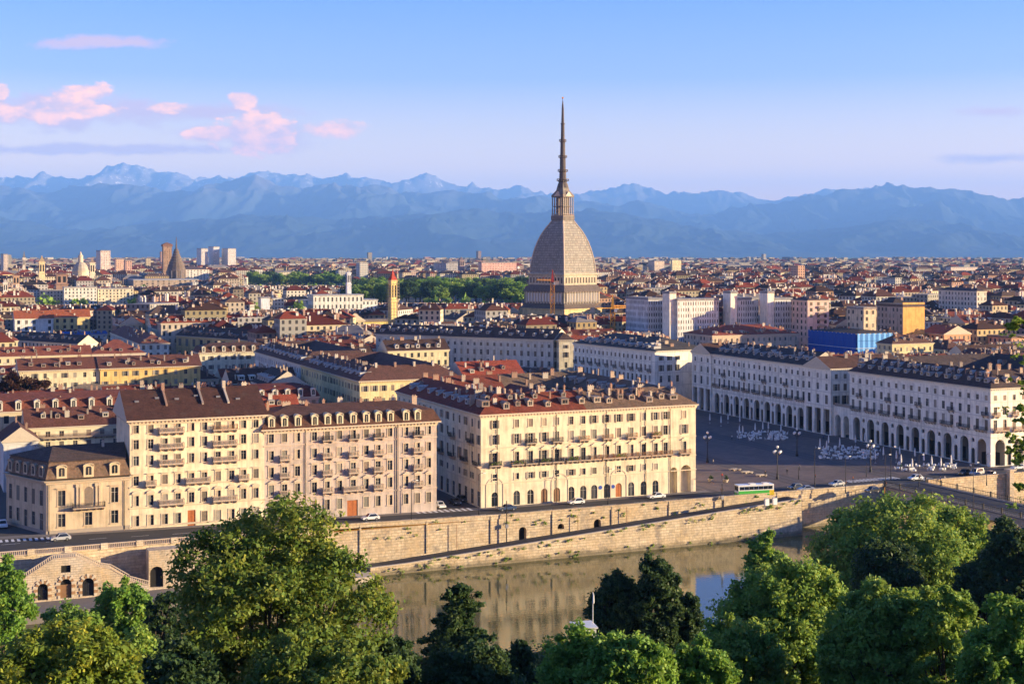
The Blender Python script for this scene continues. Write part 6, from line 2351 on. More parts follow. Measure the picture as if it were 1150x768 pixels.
    spo = sp.build('spire', ['wall'], t, col=(0.10, 0.09, 0.088))
    for y, w in ((203.4, 6.6), (192.8, 5.5), (177, 4.6), (159.1, 3.8)):
        g = MB()
        n = 14
        for i in range(n):
            a = 2 * math.pi * i / n
            g.box(math.cos(a) * w * k2 - 0.15, math.cos(a) * w * k2 + 0.15, math.sin(a) * w * k2 - 0.15, math.sin(a) * w * k2 + 0.15, ZZ(y) - 0.2, ZZ(y) + 1.3)
        g.lathe([(w * k2 + 0.2, ZZ(y) + 1.3), (w * k2 + 0.2, ZZ(y) + 1.6), (w * k2 - 0.3, ZZ(y) + 1.6)], 14)
        g.build('gallery', ['trim'], spo, col=(0.20, 0.175, 0.155))
    st = MB()
    for i in range(6):
        a = math.pi * i / 6
        d = Vector((math.cos(a), 0, math.sin(a))) * 0.95
        c = Vector((0, 0, ZZ(110.2)))
        st.tube([c - d, c, c + d], [0.05, 0.28, 0.05], 5)
    st.build('star', ['crane'], spo)


great_dome()


def crane(label, px, y_top, y_foot_z, Y, jib_dir, jib, counter, red_top=False):
    x = (px - CX) / F * Y
    H = CH - (y_top - HY) * Y / F
    t = thing('tower_crane', label, 'crane', (x, Y, 0), 0)
    CLEAR.append((px - 3, px + 3, y_top + (46 if red_top else 30), Y))
    w = 1.25
    mb = MB()
    for sx in (-1, 1):
        for sy in (-1, 1):
            mb.box(sx * w - 0.25, sx * w + 0.25, sy * w - 0.25, sy * w + 0.25, 0, H - 5)
    n = int((H - 5) / 2.0)
    for i in range(n):
        z = i * 2.0
        for s in (-1, 1):
            a, b = (w, -w) if i % 2 else (-w, w)
            mb.tube([(a, s * w, z), (b, s * w, z + 2)], 0.16, 4, cap=False)
            mb.tube([(s * w, a, z), (s * w, b, z + 2)], 0.16, 4, cap=False)
            mb.box(-w, w, s * w - 0.09, s * w + 0.09, z - 0.09, z + 0.09)
    mb.build('mast', ['crane'], t)
    hd = MB()
    hd.loft([[(-w, -w, H - 5), (w, -w, H - 5), (w, w, H - 5), (-w, w, H - 5)], [(-0.15, -0.15, H + 4), (0.15, -0.15, H + 4), (0.15, 0.15, H + 4), (-0.15, 0.15, H + 4)]])
    hd.build('tower_head', ['red' if red_top else 'crane'], t)
    j = MB()
    d = Vector(jib_dir).normalized()
    c = Vector((0, 0, H - 4.2))
    sd = Vector((-d.y, d.x, 0)) * 0.7
    for off in (sd, -sd, Vector((0, 0, 1.3))):
        j.tube([c + off, c + d * jib + off * 0.6], 0.24, 4)
    for i in range(int(jib / 2)):
        p, q = c + d * (i * 2), c + d * (i * 2 + 1)
        j.tube([p + sd, q + Vector((0, 0, 1.2)), c + d * (i * 2 + 2) - sd], 0.07, 4, cap=False)
    j.build('jib', ['crane'], t)
    k = MB()
    for off in (sd, -sd):
        k.tube([c + off, c - d * counter + off], 0.16, 4)
    k.tube([c + Vector((0, 0, 8)), c - d * counter], 0.06, 4)
    k.tube([c + Vector((0, 0, 8)), c + d * jib * 0.7 + Vector((0, 0, 1))], 0.06, 4)
    k.build('counter_jib', ['crane'], t)
    cw = MB()
    q = c - d * (counter - 1.5)
    cw.box(q.x - 1.3, q.x + 1.3, q.y - 1.3, q.y + 1.3, q.z - 2.2, q.z + 0.3)
    cw.build('counterweight', ['chim'], t)
    cb = MB()
    cb.box(0.9, 2.5, -2.2, -0.8, H - 6.6, H - 4.6)
    cb.build('cab', ['lampglass'], t)


crane('orange lattice tower crane with a red top standing before the great dome', 620.5, 309, 0, 960, (-0.3, 0.95, 0), 34, 11, True)
crane('shorter orange tower crane at the lower right of the great dome', 688, 338, 0, 830, (0.86, 0.5, 0), 22, 16)


def towers():
    # brick skyscraper
    Y0 = 2300
    k = Y0 / F
    ZZ = lambda y, Y=Y0: CH - (y - HY) * Y / F
    p = Vector(((183.5 - CX) * k, Y0, 0))
    t = thing('brick_tower', 'tall square brick tower with overhanging top storey, left of the tiered spire', 'tower', p, EA)
    mb = MB()
    W = 9.4 * k
    mb.facade((0, 0, 0), (1, 0, 0), (0, -1, 0), W, 0, ZZ(277), (), bays=(5, 22))
    mb.facade((0, W, 0), (0, -1, 0), (-1, 0, 0), W, 0, ZZ(277), (), bays=(5, 22))
    mb.facade((W, 0, 0), (0, 1, 0), (1, 0, 0), W, 0, ZZ(277), ())
    mb.facade((W, W, 0), (-1, 0, 0), (0, 1, 0), W, 0, ZZ(277), ())
    mb.build('shaft', ['wallw'], t, col=(0.36, 0.235, 0.155))
    mb = MB()
    o = 0.7 * k
    mb.box(-o, W + o, -o, W + o, ZZ(277), ZZ(274.6))
    mb.loft([[(-o * 1.5, -o * 1.5, ZZ(274.6)), (W + o * 1.5, -o * 1.5, ZZ(274.6)), (W + o * 1.5, W + o * 1.5, ZZ(274.6)), (-o * 1.5, W + o * 1.5, ZZ(274.6))], [(W / 2 - 1, W / 2 - 1, ZZ(272.3)), (W / 2 + 1, W / 2 - 1, ZZ(272.3)), (W / 2 + 1, W / 2 + 1, ZZ(272.3)), (W / 2 - 1, W / 2 + 1, ZZ(272.3))]])
    mb.build('crown', ['roof'], t, col=(0.28, 0.15, 0.10))
    occupy(p, EA, W, W)
    REFS.append((188, 285, 'the tall brick tower'))
    # tiered baroque spire
    Y1 = 2240
    k = Y1 / F
    Z1 = lambda y: ZZ(y, Y1)
    p = Vector(((198 - CX) * k, Y1, 0))
    t = thing('chapel_dome', 'stepped grey conical dome with a needle spire beside the brick tower', 'church', p, 0)
    mb = MB()
    prof = [(12, 316), (12.3, 304)]
    for w, y in ((11.6, 302), (10.6, 299), (9.3, 296), (7.8, 293), (6.2, 290), (4.8, 287), (3.5, 284.5)):
        prof += [(w, y), (w * 0.97, y - 1.9), (w * 0.9, y - 2.1)]
    prof += [(2.4, 281.5), (2.2, 280), (1.0, 279), (0.6, 273), (0.2, 266)]
    mb.lathe([(w * k * (0.86 if y > 283 else 1), Z1(y)) for w, y in prof], 16)
    mb.build('dome', ['roofflat'], t, col=(0.17, 0.13, 0.105))
    wm = MB()
    for i in range(12):
        a = 2 * math.pi * (i + 0.5) / 12
        wm.box(math.cos(a) * 10.5 * k - 0.7, math.cos(a) * 10.5 * k + 0.7, math.sin(a) * 10.5 * k - 0.7, math.sin(a) * 10.5 * k + 0.7, Z1(312), Z1(304))
    wm.build('buttress', ['trim'], t, col=(0.4, 0.34, 0.28))
    occupy(p - Vector((22, 22, 0)), 0, 44, 44)
    REFS.append((200, 295, 'the stepped grey dome'))
    # domed church
    Y2 = 1950
    k = Y2 / F
    Z2 = lambda y: ZZ(y, Y2)
    p = Vector(((90.5 - CX) * k, Y2, 0))
    t = thing('domed_church', 'white domed church with tall lantern, left part of the skyline', 'church', p, 0)
    mb = MB()
    mb.lathe([(9 * k, 0), (9 * k, Z2(305)), (9.6 * k, Z2(304.6)), (9.6 * k, Z2(304))], 14)
    mb.build('drum', ['wall'], t, col=(0.56, 0.47, 0.34))
    mb = MB()
    mb.lathe([(8.8 * k, Z2(304)), (8.2 * k, Z2(301)), (6.8 * k, Z2(298)), (4.6 * k, Z2(295.4)), (3.0 * k, Z2(294.4))], 14)
    mb.build('dome', ['roofflat'], t, col=(0.46, 0.40, 0.32))
    mb = MB()
    mb.lathe([(2.8 * k, Z2(294.6)), (2.6 * k, Z2(288)), (3.0 * k, Z2(287.6)), (1.6 * k, Z2(286)), (0.3 * k, Z2(282.5))], 10)
    mb.build('lantern', ['trim'], t, col=(0.54, 0.46, 0.34))
    occupy(p - Vector((12, 12, 0)), 0, 24, 24)
    CLEAR.append((80, 100, 309, 1930))
    REFS.append((90, 297, 'the white domed church'))

    def shaft(name, label, cat, px, w, ytop, ybot, Y, col, roofcol, cap=1.0, ref=None, ang=EA):
        k = Y / F
        Z = lambda y: ZZ(y, Y)
        p = Vector(((px - CX) * k, Y, 0))
        t = thing(name, label, cat, p, ang)
        s = w * k / 2
        R4 = lambda r, z: [(-r, -r, z), (r, -r, z), (r, r, z), (-r, r, z)]
        h = Z(ytop)
        mb = MB()
        mb.loft([R4(s, 0), R4(s, h * 0.62), R4(s * 1.12, h * 0.625), R4(s * 1.12, h * 0.65), R4(s * 0.9, h * 0.655), R4(s * 0.9, h * 0.9), R4(s * 1.1, h * 0.905), R4(s * 1.1, h * 0.93)])
        mb.build('shaft', ['wall'], t, col=col)
        bm_ = MB()
        for q in range(4):
            a = q * math.pi / 2
            e, n = Vector((math.cos(a), math.sin(a), 0)), Vector((math.sin(a), -math.cos(a), 0))
            c = n * (s * 0.9 + 0.03)
            for f in (-0.42, 0.42):
                o = c + e * s * f
                bm_.face([o - e * s * 0.24 + Vector((0, 0, h * 0.69)), o + e * s * 0.24 + Vector((0, 0, h * 0.69)), o + e * s * 0.24 + Vector((0, 0, h * 0.86)), o - e * s * 0.24 + Vector((0, 0, h * 0.86))])
        bm_.build('bell_opening', ['hole'], t)
        rf = MB()
        rf.loft([R4(s * 1.05, h * 0.93), R4(s * 0.5, h * 0.93 + h * 0.07 * cap), R4(s * 0.08, h * 0.93 + h * 0.16 * cap)])
        rf.build('spire', ['roof'], t, col=roofcol)
        occupy(p - Vector((s * 1.4, s * 1.4, 0)), 0, s * 2.8, s * 2.8)
        CLEAR.append((px - w / 2, px + w / 2, ybot, Y - 5))
        if ref:
            REFS.append((px, (ytop + ybot) / 2, ref))
        return t, s, h
    shaft('bell_tower', 'cream stepped bell tower at the right side of the white domed church', 'tower', 103.5, 6, 292, 310, 1900, (0.70, 0.60, 0.44), (0.35, 0.25, 0.18), 0.6)
    shaft('bell_tower', 'sandy yellow church tower with pointed top, left part of the skyline', 'tower', 47, 6.5, 291, 312, 1850, (0.70, 0.56, 0.32), (0.45, 0.34, 0.2), 1.0, 'the sandy church tower')
    shaft('bell_tower', 'slim pointed far steeple near the left edge', 'tower', 27, 3, 287, 300, 2600, (0.62, 0.54, 0.44), (0.2, 0.2, 0.2), 1.4)
    shaft('square_tower', 'squat old brick tower, left one of the two', 'tower', 18, 7.5, 307, 320, 1650, (0.48, 0.31, 0.20), (0.22, 0.11, 0.08), 0.4, 'the squat brick tower')
    shaft('square_tower', 'broad dark brick tower, right one of the two', 'tower', 69, 13, 305, 323, 1600, (0.30, 0.19, 0.14), (0.18, 0.09, 0.07), 0.35, 'the broad dark brick tower')
    shaft('square_tower', 'pale slim tower rising from the park trees', 'tower', 391.5, 5, 303, 325, 1500, (0.62, 0.62, 0.66), (0.4, 0.4, 0.42), 0.4, 'the pale slim tower in the park')
    shaft('bell_tower', 'dark domed far tower over the town beyond the park', 'tower', 518, 6, 290, 301, 3000, (0.30, 0.22, 0.22), (0.2, 0.16, 0.17), 0.8)
    shaft('bell_tower', 'white small tower among the roofs at the left edge', 'tower', 6, 5, 315, 327, 1450, (0.72, 0.66, 0.58), (0.5, 0.45, 0.4), 0.8)
    shaft('bell_tower', 'tan far church tower right of the park', 'tower', 192 + 182, 4, 295, 305, 2700, (0.68, 0.54, 0.38), (0.3, 0.2, 0.15), 0.8)
    # yellow bell tower under scaffolding
    t, s, h = shaft('scaffolded_tower', 'slim yellow bell tower wrapped in scaffolding with a red top', 'tower', 441, 7.6, 309, 354, 905, (0.74, 0.58, 0.24), (0.42, 0.07, 0.05), 0.9, 'the scaffolded yellow tower', EA + R(10))
    sc = MB()
    for z in np.arange(1, h * 0.93, 2.0):
        for q in range(4):
            a = q * math.pi / 2
            e, n = Vector((math.cos(a), math.sin(a), 0)), Vector((math.sin(a), -math.cos(a), 0))
            sc.tube([n * (s + 0.9) - e * (s + 0.9) + Vector((0, 0, z)), n * (s + 0.9) + e * (s + 0.9) + Vector((0, 0, z))], 0.07, 4)
            if int(z) % 4 == 1:
                f = [n * (s + 0.35) - e * (s + 0.9), n * (s + 0.9) - e * (s + 0.9), n * (s + 0.9) + e * (s + 0.9), n * (s + 0.35) + e * (s + 0.9)]
                sc.face([x + Vector((0, 0, z + 0.05)) for x in f])
    for q in range(4):
        a = q * math.pi / 2
        e, n = Vector((math.cos(a), math.sin(a), 0)), Vector((math.sin(a), -math.cos(a), 0))
        for f in (-1, -0.33, 0.33, 1):
            sc.tube([n * (s + 0.9) + e * f * (s + 0.9), n * (s + 0.9) + e * f * (s + 0.9) + Vector((0, 0, h * 0.93))], 0.1, 4)
    sc.build('scaffold', ['rail'], t)


towers()


# ------------------------------------------------------------------ the rest of the town, house by house
WALLS = [('cream', (0.66, 0.56, 0.38)), ('pale', (0.68, 0.62, 0.52)), ('white', (0.72, 0.68, 0.58)), ('cream', (0.68, 0.58, 0.40)), ('ochre', (0.60, 0.45, 0.24)), ('white', (0.70, 0.67, 0.60)), ('pinkish', (0.60, 0.44, 0.36)), ('beige', (0.58, 0.49, 0.38)), ('yellowish', (0.66, 0.56, 0.34)), ('greyish', (0.52, 0.49, 0.46)), ('salmon', (0.62, 0.38, 0.26))]
ROOFS = [('dark brown', (0.085, 0.044, 0.034)), ('brick-red', (0.19, 0.045, 0.027)), ('brown', (0.13, 0.058, 0.042)), ('rust-red', (0.24, 0.053, 0.029)), ('greyish brown', (0.13, 0.085, 0.066)), ('blackish', (0.055, 0.043, 0.042)), ('dull red', (0.155, 0.036, 0.026)), ('dark brown', (0.085, 0.044, 0.034))]
NUMWORD = ['no', 'one', 'two', 'three', 'four', 'five', 'six', 'seven', 'eight', 'nine', 'ten', 'eleven', 'twelve']
ORD = ['', 'second ', 'third ', 'fourth ', 'fifth ', 'sixth ', 'seventh ', 'eighth ', 'ninth ', 'tenth ', 'eleventh ', 'twelfth ']


def fill_town():
    rg = random.Random(2024)
    cand = []
    ru, rv = 72.0, 55.0
    for iv in range(-1, 27):
        for iu in range(-16, 14):
            u0, v0 = iu * ru - 6 + (iv % 3) * 7, 70 + iv * rv
            c = uv(u0 + 33, v0 + 27)
            if c.y < 350 or c.y > 1500:
                continue
            px, _ = pix(c)
            if px < -70 or px > 1215:
                continue
            bu, bv = ru - 6, rv - 7
            near = c.y < 720
            dj = rg.uniform(11.5, 14)
            hb = rg.uniform(14.5, 18.5)
            # rows towards and away from the river
            for vv in (0, bv - dj):
                n = rg.choice((2, 2, 3)) if near else rg.choice((1, 2, 2))
                cuts = [0] + sorted(bu * (k + rg.uniform(-0.15, 0.15)) / n for k in range(1, n)) + [bu]
                for a, b in zip(cuts, cuts[1:]):
                    cand.append((u0 + a, v0 + vv, b - a - 0.05, dj, hb + rg.uniform(-3.2, 3.2), 'x'))
            for uu in ((0, bu - dj) if near or rg.random() < 0.7 else (0,)):
                cand.append((u0 + uu, v0 + dj + 0.05, dj, bv - 2 * dj - 0.1, hb + rg.uniform(-3.5, 2.5), 'y'))
            if rg.random() < (0.7 if near else 0.35):
                a = rg.uniform(dj + 3, bu - dj - 18)
                cand.append((u0 + a, v0 + dj + 4, rg.uniform(10, 16), bv - 2 * dj - 8, hb * rg.uniform(0.45, 0.8), 'y'))
    cand.sort(key=lambda c: uv(c[0], c[1]).y)
    made = []
    for (u, v, W, D, H, along) in cand:
        p = uv(u, v)
        if W < 5 or D < 5 or not free(p, EA, W, D, 0.6):
            continue
        ctr = uv(u + W / 2, v + D / 2)
        px, _ = pix(ctr)
        if px < -60 or px > 1210:
            continue
        rise = (D if along == 'x' else W) * rg.uniform(0.26, 0.36)
        ok = True
        pxs = [pix(uv(a, b))[0] for a, b in ((u, v), (u + W, v), (u, v + D), (u + W, v + D))]
        for (a, b, row, dist) in CLEAR:
            if ctr.y < dist and max(pxs) > a and min(pxs) < b:
                zmax = CH - (row - HY) * ctr.y / F
                if H + rise + 1 > zmax:
                    H = zmax - rise - 1
        if H < 6:
            continue
        made.append((p, u, v, W, D, H, along, rise, ctr))
        if len(made) >= 285:
            break
    info = []
    for (p, u, v, W, D, H, along, rise, ctr) in made:
        near = ctr.y < 640
        far = ctr.y > 980
        wn, wc = rg.choice(WALLS)
        rn, rc = rg.choice(ROOFS)
        j = rg.uniform(0.68, 1.04)
        wc = tuple(c * j for c in wc)
        j = rg.uniform(0.8, 1.2)
        rc = tuple(c * j for c in rc)
        q = rg.random()
        kind = 'hip' if q < 0.25 else ('gable' if along == 'x' else 'gable_y')
        flat = far and rg.random() < 0.14
        if flat:
            kind, rise = 'flat', 0.9
            rn, rc = 'flat grey', (0.34, 0.32, 0.31)
        mans = (not far) and along == 'x' and W > 18 and rg.random() < 0.09
        if mans:
            kind, rise = 'mansard', 4.0
        st = max(3, round(H / 3.7))
        t, wo, ro = house('town_house', None, 'house', p, EA, W, D, H, wc, rc, kind, rise, 'houses of the old town', None, (3.3, st), cornice=not far, seed=int(u * 3 + v), roofmat='roofflat' if flat else 'roof', oh=0.5)
        area = W * D
        nch = int(area / (22 if near else 32 if not far else 100) + rg.random())
        nch = min(22, nch)
        if flat:
            nch = min(nch, 2)
        scatter_chimneys(ro, W, D, H, rise if kind not in ('mansard', 'flat') else 3.0, kind if kind != 'mansard' else 'hip', nch, rg, (0, 1, 1, 2, 3), 0.95 if near else 1.05 if not far else 1.4)
        nd = 0
        if mans:
            nd = max(2, int(W / 4))
            for i in range(nd):
                add_dormer(ro, 'arched', 1.8 + (W - 3.6) * i / max(1, nd - 1), -0.45, H + 0.42, 0, (0.66, 0.60, 0.50)).scale = (1, 1, 1.2)
        elif not far and not flat and rg.random() < (0.75 if near else 0.45):
            L = W if along == 'x' else D
            nd = int(L / rg.uniform(3.6, 6))
            half = ((D if kind == 'gable' else W if kind == 'gable_y' else min(W, D))) / 2 + 0.5
            dk = rg.choice(('shed', 'gable', 'gable'))
            dc = rg.choice(((0.60, 0.55, 0.46), (0.52, 0.47, 0.42), (0.66, 0.60, 0.50)))
            for i in range(nd):
                f = 2.0 + (L - 4) * (i + 0.5) / nd
                if along == 'x':
                    add_dormer(ro, dk, f, 1.0, H + 0.35 + rise * 1.5 / half, 0, dc)
                else:
                    add_dormer(ro, dk, 1.0, f, H + 0.35 + rise * 1.5 / half, R(-90), dc)
        info.append((t, wn, rn, kind, nch, nd, ctr, W, D, along, H))
    # labels: look first, then what it stands by
    used = {}
    for (t, wn, rn, kind, nch, nd, ctr, W, D, along, H) in info:
        x, y = pix(ctr + Vector((0, 0, H)))
        best = sorted(REFS, key=lambda r: (r[0] - x) ** 2 * 0.5 + (r[1] - y) ** 2 * 4)[0]
        dx, dy = x - best[0], y - best[1]
        if abs(dy) * 2.4 > abs(dx):
            rel = 'in front of' if dy > 0 else 'behind'
        else:
            rel = 'right of' if dx > 0 else 'left of'
        shape = 'long' if (W if along == 'x' else D) > 30 else 'small' if W * D < 170 else ''
        rk = {'hip': 'hipped', 'mansard': 'dormered'}.get(kind, '')
        a = ' '.join(w for w in (shape, wn, 'house,', rn, rk, 'roof') if w)
        used.setdefault((a, rel, best[2]), []).append((abs(dx) + 3 * abs(dy), t, nch))
    for (a, rel, phrase), rows in used.items():
        rows.sort(key=lambda r: r[0])
        for i, (_, t, nch) in enumerate(rows):
            lead = 'nearest ' if (i == 0 and len(rows) > 1) else ORD[i] + 'nearest ' if len(rows) > 1 else ''
            t['label'] = f'{lead}{a}, {rel} {phrase}'
    print('fill reaches', made[-1][-1].y)
    return len(made)


N_FILL = fill_town()


def tone_material(name, windows):
    m, t, b = material(name, 0.9, 0.15)
    a = t.n('ShaderNodeAttribute', attribute_name='tone')
    col = a.outputs['Color']
    if windows:
        u = t.sep(t.n('ShaderNodeUVMap').outputs[0])
        fu, fv = t.math('FRACT', u[0]), t.math('FRACT', u[1])
        inx = t.math('LESS_THAN', t.math('ABSOLUTE', t.math('SUBTRACT', fu, 0.5)), 0.2)
        inz = t.math('LESS_THAN', t.math('ABSOLUTE', t.math('SUBTRACT', fv, 0.5)), 0.28)
        mk = t.math('MULTIPLY', t.math('MULTIPLY', inx, inz), t.math('GREATER_THAN', u[0], 0.001))
        col = t.mix(mk, col, (0.06, 0.058, 0.06))
    t.put(b.inputs['Base Color'], col)
    return m


def far_town():
    """the town beyond the houses one can tell apart, out to the edge of the plain"""
    rg = random.Random(99)
    V, Fc, T, U = [], [], [], []
    def quad(pts, col, uvs=None):
        i = len(V)
        V.extend(pts)
        Fc.append(tuple(range(i, i + len(pts))))
        T.extend([col] * len(pts))
        U.extend(uvs if uvs else [(0, 0)] * len(pts))
    ymin = 1300.0
    n = 0
    y = 700.0
    far = {}
    while y < 8800:
        step = 11.5 + (y - 700) * 0.0095
        half = y * 0.385
        x = -half
        while x < half:
            w = rg.choice((8, 11, 14, 18, 24, 30)) * rg.uniform(0.85, 1.15) * (1 + y / 12000)
            px = CX + F * x / y
            d = rg.uniform(11, 18) * (1 + y / 12000)
            xx, yy = x, y + rg.uniform(-step / 2, step / 2)
            x += w + rg.choice((0.5, 3, 8, 18))
            an = EA if rg.random() < 0.8 else EA + rg.choice((-0.5, 0.35, 0.8))
            p = Vector((xx, yy, 0))
            uu, vv = to_uv(p)
            if vv < 62 or not free(p, an, w, d, 1.5):
                continue
            if 45 < uu < 165 and vv < 190:
                continue
            h = rg.choice((9, 12, 15, 17, 19, 22, 26)) * (1 + y / 15000)
            if rg.random() < 0.005 and y > 1800:
                h *= rg.uniform(1.4, 2.0)
                w = min(w, 22)
            # lower belts of green and low sheds towards the rim of the town
            if y > 4500 and rg.random() < 0.7:
                h *= 0.5
            rise = min(w, d) * 0.3
            for (a, b, row, dist) in CLEAR:
                if yy < dist and px + F * w / y > a - 4 and px < b + 4:
                    zmax = CH - (row - HY) * yy / F
                    if h + rise > zmax:
                        h = zmax - rise
            if h < 5:
                continue
            if y < 1500:
                if not free(p, an, w, d, 1.5):
                    continue
            wc = rg.choice(WALLS)[1]
            rc = rg.choice(ROOFS)[1]
            k = rg.uniform(0.35, 0.95) * (1 if y < 4000 else 0.8)
            wc = tuple(min(0.8, c * k) for c in wc) + (1,)
            k = rg.uniform(0.55, 1.1)
            rc = tuple(c * k for c in rc) + (1,)
            if rg.random() < 0.05:
                rc = (0.22, 0.2, 0.19, 1)
            ex, ey = Vector((math.cos(an), math.sin(an), 0)), Vector((-math.sin(an), math.cos(an), 0))
            c = [p, p + ex * w, p + ex * w + ey * d, p + ey * d]
            up = Vector((0, 0, h))
            bx, by, bz = max(1, round(w / 3.4)), max(1, round(d / 3.4)), max(2, round(h / 3.4))
            for i, bn in ((0, bx), (1, by), (3, by), (2, bx)):
                a, b = c[i], c[(i + 1) % 4]
                quad([a, b, b + up, a + up], wc, [(0.002, 0), (bn, 0), (bn, bz), (0.002, bz)])
            if h > 32 or rg.random() < 0.18:
                quad([q + up for q in c], (0.34, 0.32, 0.31, 1))
            else:
                o = 0.5
                e = [c[0] + up - ex * o - ey * o, c[1] + up + ex * o - ey * o, c[2] + up + ex * o + ey * o, c[3] + up - ex * o + ey * o]
                top = Vector((0, 0, h + rise))
                if w >= d:
                    r0, r1 = p + ey * (d / 2) + top + ex * min(d / 2, w * .3), p + ey * (d / 2) + ex * (w - min(d / 2, w * .3)) + top
                    quad([e[0], e[1], r1, r0], rc)
                    quad([e[2], e[3], r0, r1], rc)
                    quad([e[3], e[0], r0], rc)
                    quad([e[1], e[2], r1], rc)
                else:
                    r0, r1 = p + ex * (w / 2) + ey * min(w / 2, d * .3) + top, p + ex * (w / 2) + ey * (d - min(w / 2, d * .3)) + top
                    quad([e[3], e[0], r0, r1], rc)
                    quad([e[1], e[2], r1, r0], rc)
                    quad([e[0], e[1], r0], rc)
                    quad([e[2], e[3], r1], rc)
            if yy < 3200 and h < 32:
                for _ in range(int(w / (2.4 if yy < 1900 else 5))):                   # chimneys and roof rooms
                    cx = p + ex * rg.uniform(0.1, 0.9) * w + ey * rg.uniform(0.15, 0.85) * d
                    s = rg.uniform(0.3, 0.8)
                    zb = h + rise * 0.2
                    zt = h + rise * rg.uniform(0.55, 1.0) + rg.uniform(0.2, 0.9)
                    q = [cx - ex * s - ey * 0.5, cx + ex * s - ey * 0.5, cx + ex * s + ey * 0.5, cx - ex * s + ey * 0.5]
                    cc = rg.choice(((0.6, 0.5, 0.4, 1), (0.66, 0.62, 0.55, 1), (0.4, 0.26, 0.2, 1)))
                    for i in range(4):
                        a, b = q[i], q[(i + 1) % 4]
                        quad([a + Vector((0, 0, zb)), b + Vector((0, 0, zb)), b + Vector((0, 0, zt)), a + Vector((0, 0, zt))], cc)
                    quad([v + Vector((0, 0, zt)) for v in q], cc)
            n += 1
        y += step
    me = bpy.data.meshes.new('far_town')
    me.from_pydata([tuple(v) for v in V], [], Fc)
    at_ = me.attributes.new('tone', 'FLOAT_COLOR', 'POINT')
    at_.data.foreach_set('color', np.array(T, dtype=np.float32).ravel())
    lay = me.uv_layers.new(name='UVMap')
    lay.data.foreach_set('uv', np.array(U, dtype=np.float32).ravel())
    me.materials.append(tone_material('far_house', True))
    o = bpy.data.objects.new('far_town', me)
    COL.objects.link(o)
    o['kind'] = 'stuff'
    return n


# ------------------------------------------------------------------ trees
def crown_clumps(rx, ry, rz, n, seed, lump=0.22, inner=0.5, low=-0.75):
    rs = np.random.RandomState(seed)
    pts = []
    ph = rs.rand(6) * 6.28
    while len(pts) < n:
        d = rs.normal(size=3)
        d /= np.linalg.norm(d)
        if d[2] < low:
            continue
        az, el = math.atan2(d[1], d[0]), d[2]
        k = 1 + lump * (math.sin(3 * az + ph[0] + 2 * el) * 0.5 + math.sin(5 * az + ph[1] - 4 * el) * 0.35 + math.sin(6 * el + ph[2] + az) * 0.4)
        r = min(1.04, (inner + (1 - inner) * rs.rand() ** 0.6) * k)
        pts.append((d[0] * rx * r, d[1] * ry * r, d[2] * rz * r))
    return np.array(pts)


def trunk_mesh(name, h, r, tips, seed, mat='bark', lean=0.0):
    rg = random.Random(seed)
    mb = MB()
    pts = [Vector((lean * h * k / 6 + rg.uniform(-.15, .15) * (k > 0), rg.uniform(-.15, .15) * (k > 0), h * k / 6)) for k in range(7)]
    mb.tube([pts[0] - Vector((0, 0, 1.5))] + pts, [r * 1.35] + [r * (1 - 0.11 * k) for k in range(7)], 8)
    for c in tips:
        c = Vector(c)
        a = pts[rg.choice((3, 4, 5))]
        m = a.lerp(c, 0.5) + Vector((rg.uniform(-.4, .4), rg.uniform(-.4, .4), rg.uniform(0, .8)))
        mb.tube([a, m, c], [r * 0.42, r * 0.26, r * 0.08], 5, cap=False)
    return mb.mesh(name, [mat], True)


def tree(label, px, ytop, Y, wpx, hgt, mat, seed, leaf=0.26, clumps=120, per=300, rc=0.24, cat='tree', name='broadleaf_tree', lump=0.22, inner=0.5, low=-0.7, squash=1.0, flat=0.8, group=None, lean=0.0):
    x = (px - CX) / F * Y
    top = CH - (ytop - HY) * Y / F
    rx = wpx / F * Y / 2
    rz = hgt / 2
    gzz = float(hill_z(np.array([x]), np.array([Y]))[0]) if Y < 260 else 0.0
    t = thing(name, label, cat, (x, Y, gzz), 0, group)
    cz = top - rz - gzz
    k = min(rx, rz)
    rs = np.random.RandomState(seed + 1)
    if clumps < 500 and Y < 260:
        clumps, per, rc = int(clumps * 2.1), int(per * 0.56), rc * 0.72
    cl = crown_clumps(rx - rc * k * 0.7, (rx - rc * k * 0.7) * squash, rz - rc * k * 0.6, clumps, seed, lump, inner, low) + np.array([0, 0, cz])
    rad = rc * k * rs.uniform(0.7, 1.25, len(cl))
    me = leaf_cloud('crown', cl, rad, per, leaf, mat, seed, (0, 0, cz - rz * 0.4), flat=flat)
    tips = [cl[i] for i in rs.choice(len(cl), min(26, len(cl)), False)]
    put('trunk', trunk_mesh('trunk', max(2.0, cz - rz * 0.25), max(0.14, 0.032 * (cz + rz) ** 0.85), tips, seed, lean=lean), t)
    put('crown', me, t)
    return t


